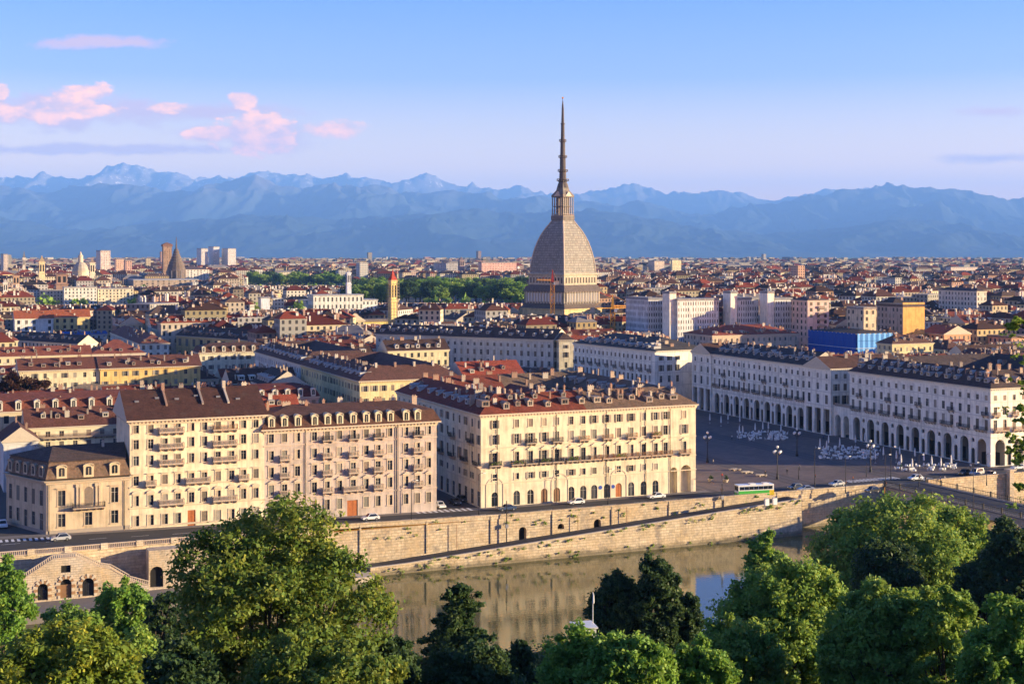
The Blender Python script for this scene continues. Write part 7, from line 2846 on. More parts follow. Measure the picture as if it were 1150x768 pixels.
def conifer(label, px, ytop, Y, wpx, hgt, mat, seed, leaf=0.22, group=None):
    x = (px - CX) / F * Y
    top = CH - (ytop - HY) * Y / F
    g = float(hill_z(np.array([x]), np.array([Y]))[0])
    t = thing('conifer_tree', label, 'tree', (x, Y, g), 0, group)
    H = top - g
    rx = wpx / F * Y / 2 * 1.3
    rs = np.random.RandomState(seed)
    cl, rad, tips = [], [], []
    z0 = max(0.5, H - hgt)
    levels = int(hgt / 0.8)
    for i in range(levels):
        f = i / levels
        z = z0 + (H - z0) * f
        L = rx * (1 - f) ** 0.7 * rs.uniform(0.45, 1.15) + 0.25
        nb = 9 if f < 0.7 else 6
        a0 = rs.rand() * 6.28
        for b in range(nb):
            a = a0 + 6.283 * b / nb + rs.uniform(-.3, .3)
            Lb = L * rs.uniform(0.35, 1.25)
            m = max(2, int(Lb / 0.55))
            for j in range(m):
                q = (j + 1) / m
                cl.append((math.cos(a) * Lb * q, math.sin(a) * Lb * q, z + Lb * q * (0.55 - 0.35 * q) + rs.uniform(-.2, .2)))
                rad.append(0.62 * (1.2 - 0.55 * q))
            tips.append(cl[-1])
    cl.append((0, 0, H - 0.35))
    rad.append(0.4)
    me = leaf_cloud('crown', cl, rad, 64, leaf, mat, seed, (0, 0, H * 0.5), flat=0.6)
    mb = MB()
    mb.tube([(0, 0, -1.5), (0, 0, H * 0.5), (0, 0, H - 0.3)], [0.34, 0.2, 0.05], 7)
    for c in tips[:90]:
        mb.tube([(0, 0, max(0.2, c[2] - 0.1)), c], [0.07, 0.02], 4, cap=False)
    mb.build('trunk', ['bark'], t)
    put('crown', me, t)
    return t


def foreground_trees():
    tree('largest olive-green tree with feathery crown in front of the pinkish house and quay', 308, 562, 96, 262, 17.0, 'leafA', 5, leaf=0.19, clumps=520, per=130, rc=0.115, lump=0.24, inner=0.36, flat=0.8)
    tree('yellow-green treetop filling the lower left corner', 62, 700, 72, 200, 8.5, 'leafY', 9, leaf=0.16, clumps=160, per=230, rc=0.2, lump=0.3)
    tree('pale green treetop cut by the left edge beside the river stair', 2, 626, 190, 70, 15, 'leafB', 12, leaf=0.30, clumps=70, per=220, rc=0.26)
    tree('bright green bushy tree in front of the river stair landing', 140, 646, 176, 76, 12, 'leafB', 14, leaf=0.28, clumps=90, per=200, rc=0.24, lump=0.35)
    tree('small light green tree between the left edge and the bright bushy one', 78, 677, 165, 80, 9, 'leafD', 15, leaf=0.26, clumps=70, per=200, rc=0.26)
    tree('dark thin-leaved tree right of the river stair', 182, 655, 160, 46, 11, 'leafC', 16, leaf=0.24, clumps=60, per=120, rc=0.25)
    tree('dim green tree low behind the yellow-green corner treetop', 150, 706, 120, 110, 10, 'leafD', 17, leaf=0.22, clumps=90, per=220, rc=0.25)
    conifer('dark jagged conifer in front of the river, right of the largest tree', 516, 652, 112, 128, 13, 'leafC', 21, leaf=0.20)
    tree('dark low tree at the bottom between the largest tree and the jagged conifer', 432, 716, 96, 90, 8, 'leafC', 24, leaf=0.18, clumps=90, per=200, rc=0.24)
    tree('dark low tree at the bottom under the jagged conifer', 530, 722, 92, 130, 8, 'leafC', 25, leaf=0.18, clumps=110, per=200, rc=0.24)
    conifer('second dark conifer, lower, at the left foot of the jagged one', 446, 712, 104, 92, 9, 'leafC', 22, leaf=0.20)
    conifer('third dark conifer with a blunt top, right foot of the jagged one', 585, 716, 106, 84, 9, 'leafC', 23, leaf=0.20)
    tree('dense dark green tree standing alone before the water, taller right half', 738, 621, 150, 66, 13, 'leafC', 31, leaf=0.20, clumps=110, per=260, rc=0.27, lump=0.12)
    tree('dense dark green tree, lower left half of the pair before the water', 692, 638, 152, 66, 11, 'leafC', 32, leaf=0.20, clumps=100, per=260, rc=0.27, lump=0.12)
    tree('low dark shrub-like tree at the right foot of the dense dark pair', 770, 664, 150, 40, 7, 'leafC', 33, leaf=0.2, clumps=50, per=220, rc=0.3)
    tree('lime green treetop at the bottom, below the dense dark pair', 704, 707, 86, 120, 8, 'leafB', 41, leaf=0.17, clumps=130, per=220, rc=0.21, lump=0.32)
    tree('lime green treetop at the bottom, right of the first lime one', 784, 716, 90, 96, 8, 'leafB', 42, leaf=0.17, clumps=110, per=220, rc=0.22, lump=0.32)
    tree('lime green small treetop at the bottom between conifer and lime pair', 650, 703, 88, 112, 8, 'leafB', 43, leaf=0.17, clumps=80, per=200, rc=0.24, lump=0.32)
    tree('broad bright green lime tree before the bridge, right of the water', 1010, 550, 212, 196, 22, 'leafD', 51, leaf=0.34, clumps=170, per=260, rc=0.22, lump=0.10)
    tree('right half of the broad bright crown before the bridge', 1070, 566, 216, 122, 18, 'leafD', 52, leaf=0.34, clumps=110, per=240, rc=0.22, lump=0.12)
    tree('dark round tree in front of the broad bright lime tree', 998, 600, 186, 84, 12, 'leafC', 53, leaf=0.26, clumps=100, per=260, rc=0.26, lump=0.08)
    tree('light green pointed treetop at the water, left of the bridge trees', 862, 597, 172, 54, 13, 'leafB', 54, leaf=0.26, clumps=70, per=200, rc=0.26, lump=0.2)
    tree('big mid-green tree right of centre with sunlit knobbly crown', 884, 626, 122, 168, 15, 'leafD', 55, leaf=0.22, clumps=210, per=260, rc=0.19, lump=0.16)
    tree('big mid-green tree in the lower right, beside the knobbly one', 992, 652, 106, 150, 12, 'leafD', 56, leaf=0.20, clumps=190, per=250, rc=0.19, lump=0.16)
    tree('sunlit tree at the lower right, right of the two big mid-green ones', 1062, 656, 102, 110, 12, 'leafD', 57, leaf=0.2, clumps=130, per=240, rc=0.2, lump=0.18)
    tree('lime green treetop in the lower right corner', 1128, 670, 92, 110, 11, 'leafB', 58, leaf=0.18, clumps=140, per=230, rc=0.21, lump=0.28)
    tree('dark green tree at the right edge under the bridge', 1140, 580, 176, 84, 17, 'leafC', 59, leaf=0.3, clumps=90, per=240, rc=0.26, lump=0.12)
    tree('dim tree beneath the bridge railing near the right edge', 1104, 618, 180, 70, 12, 'leafC', 60, leaf=0.28, clumps=80, per=220, rc=0.26)
    tree('dim lower tree under the knobbly crown', 830, 690, 110, 120, 9, 'leafD', 61, leaf=0.2, clumps=110, per=220, rc=0.22)
    tree('dim green tree at the bottom, under the largest tree', 356, 706, 84, 210, 9, 'leafA', 62, leaf=0.18, clumps=170, per=210, rc=0.19)
    tree('dim green tree at the bottom left of the largest tree', 196, 722, 80, 130, 8, 'leafC', 63, leaf=0.18, clumps=100, per=200, rc=0.22)
    # the thin tree just outside the frame whose twigs reach in at the right edge
    Y = 40.0
    x = (1172 - CX) / F * Y
    g = float(hill_z(np.array([x]), np.array([Y]))[0])
    t = thing('broadleaf_tree', 'near tree whose leafy twigs reach in from the right edge', 'tree', (x, Y, g))
    spots = [(1143, 362, .22), (1150, 366, .2), (1138, 366, .12), (1148, 428, .12), (1146, 458, .1), (1140, 492, .16), (1148, 500, .22), (1136, 506, .12), (1144, 514, .16), (1147, 545, .12), (1152, 470, .2), (1156, 440, .2), (1160, 400, .35), (1165, 520, .4), (1170, 460, .5), (1172, 560, .6), (1180, 380, .5)]
    rs = np.random.RandomState(3)
    spots = [(a + rs.normal() * r * 34, b + rs.normal() * r * 16, r * rs.uniform(0.25, 0.5)) for a, b, r in spots for _ in range(9)]
    cl = np.array([((a - 1172) / F * Y, rs.uniform(-.3, .3), CH - (b - HY) * Y / F - g) for a, b, _ in spots])
    put('crown', leaf_cloud('crown', cl, [r for *_, r in spots], 16, 0.07, 'leafD', 77, (0, 0, 0), flat=0.6), t)
    mb = MB()
    top = max(c[2] for c in cl)
    mb.tube([(0.35, 0, -1.5), (0.3, 0, top * 0.5), (0.15, 0, top)], [0.16, 0.1, 0.03], 6)
    for c in cl[::4]:
        mb.tube([(0.28, 0, c[2] - 0.35), (c[0] * 0.5 + 0.1, c[1] * 0.5, c[2] - 0.1), tuple(c)], [0.035, 0.02, 0.006], 4, cap=False)
    mb.build('trunk', ['bark'], t)


foreground_trees()


def undergrowth():
    """the slope under the trees: a continuous cover of low leaves"""
    rs = np.random.RandomState(8)
    pts, rad = [], []
    while len(pts) < 900:
        Y = rs.uniform(60, 232)
        X = rs.uniform(-0.44, 0.46) * Y
        v = to_uv((X, Y))[1]
        if v > -96:
            continue
        z = float(hill_z(np.array([X]), np.array([Y]))[0])
        pts.append((X, Y, z + rs.uniform(0.2, 1.2)))
        rad.append(rs.uniform(1.2, 2.6))
    me = leaf_cloud('undergrowth', pts, rad, 90, 0.34, 'leafC', 5, (0, 150, -40), flat=0.7)
    o = bpy.data.objects.new('undergrowth', me)
    COL.objects.link(o)
    o['kind'] = 'stuff'


undergrowth()


def far_trees():
    """green belts and gardens of the far town, too many to tell apart"""
    rs = np.random.RandomState(31)
    pts, rad = [], []
    while len(pts) < 5200:
        y = 1000 + 10500 * rs.rand() ** 1.1
        x = y * rs.uniform(-0.39, 0.39)
        n = 1 if y < 1800 else rs.randint(1, 6) if y < 5000 else rs.randint(3, 9)
        if y < 1700 and not free(Vector((x - 6, y - 6, 0)), 0, 12, 12, 1.0):
            continue
        for k in range(n):
            h = rs.uniform(6, 11) * (1 + y / 9000)
            pts.append((x + k * 14 + rs.uniform(-4, 4), y + rs.uniform(-6, 6), h * 0.8))
            rad.append(h * rs.uniform(0.6, 0.8))
    me = leaf_cloud('far_trees', pts, rad, 36, 3.0, 'leafD', 71, (0, 3000, -2000))
    o = bpy.data.objects.new('far_trees', me)
    COL.objects.link(o)
    o['kind'] = 'stuff'


def wall_weeds():
    """tufts rooted in the embankment and along the ramp edge"""
    rs = np.random.RandomState(12)
    pts, rad = [], []
    for _ in range(150):
        u = rs.uniform(-33, 76)
        q = rs.rand()
        if q < 0.45:
            p = uv(u, -20.9 - rs.uniform(0, .5), ramp_z(u) + rs.uniform(-0.6, 0.7))
        elif q < 0.75:
            p = uv(u, -21.4, WATER_Z + rs.uniform(0.2, 1.4))
        else:
            p = uv(u, -13.75, rs.uniform(-2.5, 0.8))
        pts.append(tuple(p))
        rad.append(rs.uniform(0.15, 0.55))
    me = leaf_cloud('weeds', pts, rad, 30, 0.16, 'leafD', 9, (0, 400, 0))
    o = bpy.data.objects.new('weeds', me)
    COL.objects.link(o)
    o['kind'] = 'stuff'


wall_weeds()


def town_trees():
    protos = []
    for s in range(4):
        cl = crown_clumps(0.82, 0.82, 0.36, 34, 300 + s, 0.2, 0.45, -0.8) * np.array([0.5, 0.5, 1.0]) + np.array([0, 0, 0.62])
        me = leaf_cloud('crown', cl, np.full(len(cl), 0.13), 75, 0.045, ('leafD', 'leafC', 'leafD', 'leafB')[s], 310 + s, (0, 0, 0.4))
        mb = MB()
        mb.tube([(0, 0, -0.1), (0, 0, 0.45)], [0.028, 0.018], 6)
        for k in range(5):
            a = k * 1.257
            mb.tube([(0, 0, 0.34), (0.26 * math.cos(a), 0.26 * math.sin(a), 0.66)], [0.014, 0.004], 4, cap=False)
        protos.append((me, mb.mesh('trunk', ['bark'])))
    rg = random.Random(17)

    def put_tree(px, row, h, label, group, k=None):
        p = at(px, row, 0)
        k = rg.randrange(4) if k is None else k
        t = thing('park_tree', label, 'tree', p, rg.uniform(0, 6), group)
        t.scale = (h * rg.uniform(0.95, 1.35), h * rg.uniform(0.95, 1.35), h)
        put('trunk', protos[k][1], t)
        put('crown', protos[k][0], t)
        occupy(p - Vector((h * .3, h * .3, 0)), 0, h * .6, h * .6)
    g = 'park trees beyond the roofs'
    for px in range(284, 392, 6):
        put_tree(px + rg.uniform(-2, 2), 322 + rg.uniform(-2, 1.5), rg.uniform(22, 30), 'round tree in the left belt of park trees above the terraced building', g)
    for px in range(394, 594, 6):
        for r0 in (331, 342):
            put_tree(px + rg.uniform(-3, 3), r0 + rg.uniform(-2, 2), rg.uniform(21, 29), 'round tree in the broad park belt between the scaffolded tower and the great dome', g)
    CLEAR.append((284, 392, 321, 2560))
    CLEAR.append((394, 592, 331, 2060))
    CLEAR.append((394, 592, 341, 1660))
    g2 = 'small trees between the roofs'
    for px, row, h, lab in ((238, 352, 9, 'small bright tree among the roofs above the long shed'), (228, 355, 8, 'small yellow-green tree left of the bright one above the long shed'), (820, 396, 9, 'small roof-garden tree by the very long red roof'), (1004, 347, 20, 'dark street tree left of the blue-grey apartment slab'),
                           (1016, 349, 22, 'taller dark street tree behind the orange wall'), (1036, 349, 19, 'street tree right of the orange wall'), (1046, 350, 18, 'rightmost street tree before the blue-grey apartment slab'), (990, 345, 14, 'low street tree above the grey-beige balcony house'), (724, 332, 14, 'far small tree right of the great dome'),
                           (692, 333, 15, 'far dark tree close to the right side of the great dome'), (1100, 322, 16, 'far dark tree above the end of the blue-grey slab'), (1128, 338, 15, 'street tree near the right edge above the salmon building'), (940, 345, 14, 'tree between the pinkish balcony tower and the grey-beige house'),
                           (1020, 404, 9, 'dim small courtyard tree near the white dormered house'), (342, 448, 6, 'small green roof tree behind the pinkish house')):
        put_tree(px, row, h, lab, g2)
    # copper beech at the left edge
    for k, (px, row, w, h, lab) in enumerate(((24, 418, 62, 10.5, 'dark copper-red tree in front of the long cream house'),)):
        Y = 430
        tree(lab, px, row, Y, w, h, 'leafR', 400 + k, leaf=0.42, clumps=70, per=160, rc=0.26, name='copper_tree')


town_trees()
N_FAR = far_town()
far_trees()


# ------------------------------------------------------------------ street things
def wheel_mesh():
    mb = MB()
    mb.tube([(0, -0.11, 0), (0, 0.11, 0)], 0.32, 14)
    return mb.mesh('wheel', ['rubber'])


def rim_mesh():
    mb = MB()
    mb.tube([(0, -0.125, 0), (0, 0.125, 0)], 0.2, 10)
    return mb.mesh('rim', ['chrome'])


def car(label, p, rz, col, kind='hatch'):
    t = thing('car', label, 'car', p, rz)
    long = {'hatch': 4.0, 'sedan': 4.5, 'van': 4.7}[kind]
    h = {'hatch': 1.5, 'sedan': 1.45, 'van': 1.9}[kind]
    L = long / 2
    low = [(-L, 0.35), (-L + 0.05, 0.72), (-L + 0.9, 0.9)] if kind != 'van' else [(-L, 0.35), (-L + 0.04, 0.8), (-L + 0.6, 1.05)]
    rear = {'hatch': [(L - 0.1, 0.95), (L, 0.6), (L - 0.05, 0.32)], 'sedan': [(L - 0.75, 0.98), (L - 0.05, 0.92), (L, 0.6), (L - 0.05, 0.32)], 'van': [(L - 0.04, 1.05), (L, 0.6), (L - 0.04, 0.32)]}[kind]
    prof = low + rear
    mb = MB()
    W = 0.86
    A = [(x, -W, z) for x, z in prof]
    B = [(x, W, z) for x, z in prof]
    mb.face(A)
    mb.face(B[::-1])
    for i in range(len(prof)):
        j = (i + 1) % len(prof)
        mb.face([A[j], A[i], B[i], B[j]])
    x0, x1, x2, x3 = {'hatch': (-0.95, -0.3, 1.2, 1.88), 'sedan': (-0.9, -0.2, 0.9, 1.6), 'van': (-1.6, -0.9, 1.95, 2.3)}[kind]
    zb = 0.92 if kind != 'van' else 1.05
    base = [(x0, -W + 0.03, zb - 0.05), (x3, -W + 0.03, zb - 0.05), (x3, W - 0.03, zb - 0.05), (x0, W - 0.03, zb - 0.05)]
    top = [(x1, -W + 0.18, h), (x2, -W + 0.18, h), (x2, W - 0.18, h), (x1, W - 0.18, h)]
    mb.loft([base, top])
    put('body', mb.mesh('body', ['car']), t, col=col)

    def pane(name, a, b, c, d, push):
        g = MB()
        q = [Vector(v) for v in (a, b, c, d)]
        ctr = sum(q, Vector()) / 4
        q = [ctr + (v - ctr) * 0.84 + Vector(push) for v in q]
        g.face(q)
        put(name, g.mesh(name, ['carglass']), t)
    pane('windscreen', base[3], base[0], top[0], top[3], (-0.012, 0, 0.006))
    pane('rear_window', base[1], base[2], top[2], top[1], (0.012, 0, 0.006))
    pane('side_window', base[0], base[1], top[1], top[0], (0, -0.012, 0.004))
    pane('side_window', base[2], base[3], top[3], top[2], (0, 0.012, 0.004))
    for x in (-L + 0.8, L - 0.8):
        for y in (-W + 0.08, W - 0.08):
            w = put('wheel', cached('wheel', wheel_mesh), t, (x, y, 0.32))
            put('rim', cached('rim', rim_mesh), w)
    for y in (-0.6, 0.6):
        g = MB()
        g.box(-L - 0.02, -L + 0.06, y - 0.17, y + 0.17, 0.58, 0.74)
        put('headlight', g.mesh('headlight', ['lampglass']), t)
        g = MB()
        g.box(L - 0.06, L + 0.015, y - 0.15, y + 0.15, 0.66, 0.84)
        put('tail_light', g.mesh('tail_light', ['red']), t)
    return t


def place_cars():
    S, Wh, Dk, Bl = (0.42, 0.43, 0.45), (0.75, 0.75, 0.74), (0.03, 0.035, 0.045), (0.04, 0.07, 0.14)
    A = EA
    def on(px, row, z=0.0):
        p = at(px, row, z)
        p.z = gz(p) + z
        p = at(px, row, p.z)
        p.z = gz(p) + 0.03
        return p
    for px, row, rz, col, kind, lab in (
            (68, 607, A + 0.06, S, 'hatch', 'silver hatchback on the road below the corner palace'),
            (416, 584, A, Wh, 'hatch', 'white small car parked by the pinkish house with the orange door'),
            (569, 573, A, Bl, 'sedan', 'dark blue saloon on the riverside road, left end of the cream palazzo'),
            (647, 566, A, Wh, 'hatch', 'white hatchback on the riverside road, middle of the cream palazzo'),
            (737, 559.5, A, Wh, 'sedan', 'white saloon on the riverside road, right part of the cream palazzo'),
            (893, 549.5, A + 0.1, Dk, 'hatch', 'dark car close to the front of the bus'),
            (905, 551.5, A - 0.2, S, 'sedan', 'silver saloon right of the dark car near the bus'),
            (940, 545.5, A + 0.1, S, 'sedan', 'grey saloon crossing the sunlit edge of the square'),
            (979.5, 553, A, Dk, 'hatch', 'black car waiting at the head of the bridge'),
            (1028, 539, A, Wh, 'hatch', 'white car in front of the arcades'),
            (1083, 533, A + 0.3, Dk, 'hatch', 'dark car, left one of the three by the arcades corner'),
            (1097, 533.5, A + 0.25, S, 'van', 'grey van, middle one of the three by the arcades corner'),
            (1111, 535, A + 0.2, (0.30, 0.12, 0.09), 'hatch', 'dull red car, right one of the three by the arcades corner'),
            (1143, 527, A, Wh, 'hatch', 'white car at the sunlit end of the arcaded block'),
            (494, 570, A + 1.57, Wh, 'hatch', 'white car nosing out of the side street left of the cream palazzo'),
            (511, 566, A + 1.57, Dk, 'sedan', 'black saloon parked in the shaded side street'),
            (519, 563, A + 1.57, Dk, 'hatch', 'second dark car further up the shaded side street'),
            (3, 592, A + 1.6, Wh, 'hatch', 'white car in the shaded street left of the corner palace')):
        car(lab, on(px, row), rz, col, kind)


place_cars()


def bus():
    p = at(847, 557.5, 0)
    p.z = 0.03
    t = thing('coach', 'coach with white roof, green lower body and yellow tail by the square', 'bus', p, EA - R(8))
    L, W, H = 9.6, 1.22, 3.15
    def shell(x0, x1, z0, z1, w):
        mb = MB()
        c = 0.12
        ring = lambda x, k: [(x, -w + c, z0), (x, w - c, z0), (x, w, z0 + c), (x, w, z1 - c), (x, w - c, z1), (x, -w + c, z1), (x, -w, z1 - c), (x, -w, z0 + c)]
        mb.loft([ring(x0, 0), ring(x1, 0)])
        mb.face(ring(x0, 0)[::-1])
        return mb
    h = L / 2
    put('body', shell(-h, h, 1.15, H, W).mesh('body', ['car']), t, col=(0.74, 0.75, 0.70))
    put('skirt', shell(-h + 0.02, h - 1.25, 0.35, 1.78, W + 0.03).mesh('skirt', ['car']), t, col=(0.07, 0.42, 0.06))
    put('tail_panel', shell(h - 1.25, h + 0.02, 0.35, 1.78, W + 0.03).mesh('tail_panel', ['car']), t, col=(0.72, 0.50, 0.03))
    put('stripe', shell(-h - 0.02, h - 0.6, 1.74, 1.9, W + 0.02).mesh('stripe', ['car']), t, col=(0.72, 0.76, 0.62))
    for s in (-1, 1):
        for k in range(7):
            g = MB()
            a, b = sorted((s * (W + 0.005), s * (W + 0.025)))
            g.box(-h + 0.35 + k * 1.28, -h + 1.53 + k * 1.28, a, b, 1.93, 2.75)
            put('window', g.mesh('window', ['carglass']), t)
    for s in (-1, 1):
        g = MB()
        a, b = sorted((s * (h + 0.005), s * (h + 0.03)))
        g.box(a, b, -W + 0.15, W - 0.15, 1.7, 2.85)
        put('windscreen' if s < 0 else 'rear_window', g.mesh('windscreen', ['carglass']), t)
    for x in (-h + 2.0, h - 2.4):
        for y in (-W + 0.12, W - 0.12):
            w = put('wheel', cached('wheel', wheel_mesh), t, (x, y, 0.48))
            w.scale = (1.5, 1.35, 1.5)
            put('rim', cached('rim', rim_mesh), w)
    for k in range(2):
        g = MB()
        g.box(-1.4 + k * 3.6, 0.1 + k * 3.6, -0.7, 0.7, H, H + 0.22)
        put('roof_hatch', g.mesh('roof_hatch', ['white']), t)


bus()


def square_lamp(label, px, row, top):
    p = at(px, row, 0)
    p.z = 0.03
    H = (row - top) * p.y / F
    t = thing('street_lamp', label, 'street lamp', p, EA, 'globe lamps of the square')
    mb = MB()
    mb.lathe([(0.42, 0), (0.42, 0.5), (0.3, 0.7), (0.24, 1.3), (0.3, 1.4), (0.16, 1.6), (0.11, H * 0.6), (0.2, H * 0.61), (0.1, H * 0.64), (0.08, H - 0.6)], 10)
    mb.build('post', ['iron'], t)
    for k in range(5):
        a = k * math.pi / 2
        c = Vector((math.cos(a), math.sin(a), 0)) * (1.05 if k < 4 else 0)
        z = H * 0.80 if k < 4 else H - 0.5
        if k < 4:
            am = MB()
            am.tube([(0, 0, z - 0.9), c * 0.6 + Vector((0, 0, z - 1.0)), c + Vector((0, 0, z - 0.35))], 0.06, 5)
            am.build('arm', ['iron'], t)
        g = MB()
        g.lathe([(0.12, z - 0.35), (0.3, z - 0.2), (0.38, z + 0.05), (0.3, z + 0.3), (0.1, z + 0.42)], 10, 0, (c.x, c.y))
        g.build('globe', ['lampglass'], t)


def slim_pole(label, px, row, top, z0=0.0, arm=True, cat='street lamp', box=False):
    p = at(px, row, z0)
    p.z = z0
    H = (row - top) * p.y / F
    t = thing('lamp_post' if arm else 'sign_post', label, cat, p, EA)
    mb = MB()
    mb.lathe([(0.17, 0), (0.15, 0.9), (0.1, 1.0), (0.06, H)], 8)
    mb.build('post', ['iron'], t)
    if arm:
        a = MB()
        a.tube([(0, 0, H - 0.1), (0.5, 0, H + 0.12), (1.3, 0, H + 0.1)], 0.05, 5)
        a.build('arm', ['iron'], t)
        g = MB()
        g.loft([[(1.0, -0.16, H + 0.02), (1.7, -0.16, H + 0.02), (1.7, 0.16, H + 0.02), (1.0, 0.16, H + 0.02)], [(1.05, -0.1, H + 0.18), (1.6, -0.1, H + 0.18), (1.6, 0.1, H + 0.18), (1.05, 0.1, H + 0.18)]])
        g.build('lamp_head', ['lampglass'], t)
    if box:
        b = MB()
        b.box(-0.17, 0.17, -0.3, -0.08, 2.3, 3.2)
        b.build('signal_box', ['iron'], t)
        for k in range(3):
            g = MB()
            g.lathe([(0.09, 0), (0.09, 0.05)], 8)
            o = g.build('signal_lens', ['red' if k == 0 else 'hole'], t, (0, -0.3, 3.02 - k * 0.27))
            o.rotation_euler = (R(90), 0, 0)


square_lamp('ornate five-globe lamp in the middle of the square behind the coach', 873, 538, 500)
square_lamp('ornate five-globe lamp beside the cream palazzo', 794.5, 519.5, 484)
square_lamp('ornate five-globe lamp in front of the arcaded block by the bridge', 977.5, 530, 493.5)
square_lamp('ornate five-globe lamp deep in the shaded square', 895, 512, 480)
for px, row, top, box, lab in ((915, 546, 504, True, 'tall slim pole with a signal right of the middle globe lamp'), (949.5, 554, 513, True, 'tall slim pole with a signal left of the black car'),
                               (994.5, 555.5, 511, True, 'tall slim pole with a signal right of the black car'), (1000.5, 538, 502, False, 'tall slim lamp pole near the arcades, behind the signal poles'),
                               (1032, 547, 511, True, 'tall slim pole with a signal beside the white car'), (1108, 545, 510, False, 'slim lamp pole at the three cars'),
                               (538, 579, 532, False, 'slim lamp post at the left end of the cream palazzo'), (683, 566, 527, False, 'slim lamp post on the riverside road before the blue signs'), (462, 586, 540, False, 'slim lamp post before the right end of the pinkish house')):
    slim_pole(lab, px, row, top, 0.03, True, 'lamp post', box)
for px, row, top, lab in ((897, 538, 524, 'short lamp standard left of the signal poles'), (973, 535.5, 519, 'short lamp standard beside the globe lamp at the arcades')):
    slim_pole(lab, px, row, top, 0.03, False, 'post', False)
slim_pole('lamp pole on the bridge footway', 1093, 578, 520, 0.3, True, 'lamp post')


def wall_poles():
    for px, row, top, lab, wide in ((569, 620, 573, 'dark pole with boxes standing on the ramp against the embankment wall', True), (704, 592, 574, 'short dark post on the upper part of the ramp', False),
                                    (513, 630, 600, 'thin rusty post at the foot of the ramp parapet', False), (649, 607, 590, 'thin rusty post half way up the ramp', False), (811, 576, 549, 'dark broad post on the wall below the coach', True)):
        v = -14.4
        u = run(uv(0, v), E1, px)
        p = uv(u, v, ramp_z(u))
        H = (row - top) * p.y / F
        t = thing('post', lab, 'post', p, EA)
        mb = MB()
        mb.lathe([(0.13 if wide else 0.07, 0), (0.1 if wide else 0.06, H)], 8)
        mb.build('shaft', ['iron' if wide else 'rust'], t)
        if wide:
            b = MB()
            b.box(-0.35, 0.35, -0.25, 0.25, H * 0.35, H * 0.35 + 0.9)
            b.build('box', ['chrome'], t)
            b = MB()
            b.box(-0.28, 0.28, -0.2, 0.2, H * 0.7, H * 0.7 + 0.5)
            b.build('lamp_head', ['iron'], t)
    # stone pylon on the quay beyond the bridge
    u = run(uv(0, -13.9), E1, 1133)
    t = thing('stone_pylon', 'dark square pylon with a cap standing at the quay beyond the bridge', 'pylon', uv(u, -14.4, -2.6), EA)
    mb = MB()
    mb.box(-0.75, 0.75, -0.7, 0.7, -6, 4.4)
    mb.build('shaft', ['quay2'], t)
    mb = MB()
    mb.box(-1.15, 1.15, -1.1, 1.1, 4.4, 4.9)
    mb.build('cap', ['quay2'], t)
    # utility cabinets by the ramp head
    for k, (px, row, c, lab) in enumerate(((861, 567, 'white', 'white cabinet at the head of the ramp'), (870, 566, 'white', 'second white cabinet at the head of the ramp, right of its twin'))):
        p = at(px, row, 0.1)
        t = thing('utility_cabinet', lab, 'cabinet', p, EA, 'cabinets at the ramp')
        mb = MB()
        mb.box(-0.55, 0.55, -0.3, 0.3, -0.1, 1.5)
        mb.build('case', [c], t)
        mb = MB()
        mb.box(-0.62, 0.62, -0.36, 0.36, 1.5, 1.6)
        mb.build('lid', ['chrome'], t)


wall_poles()


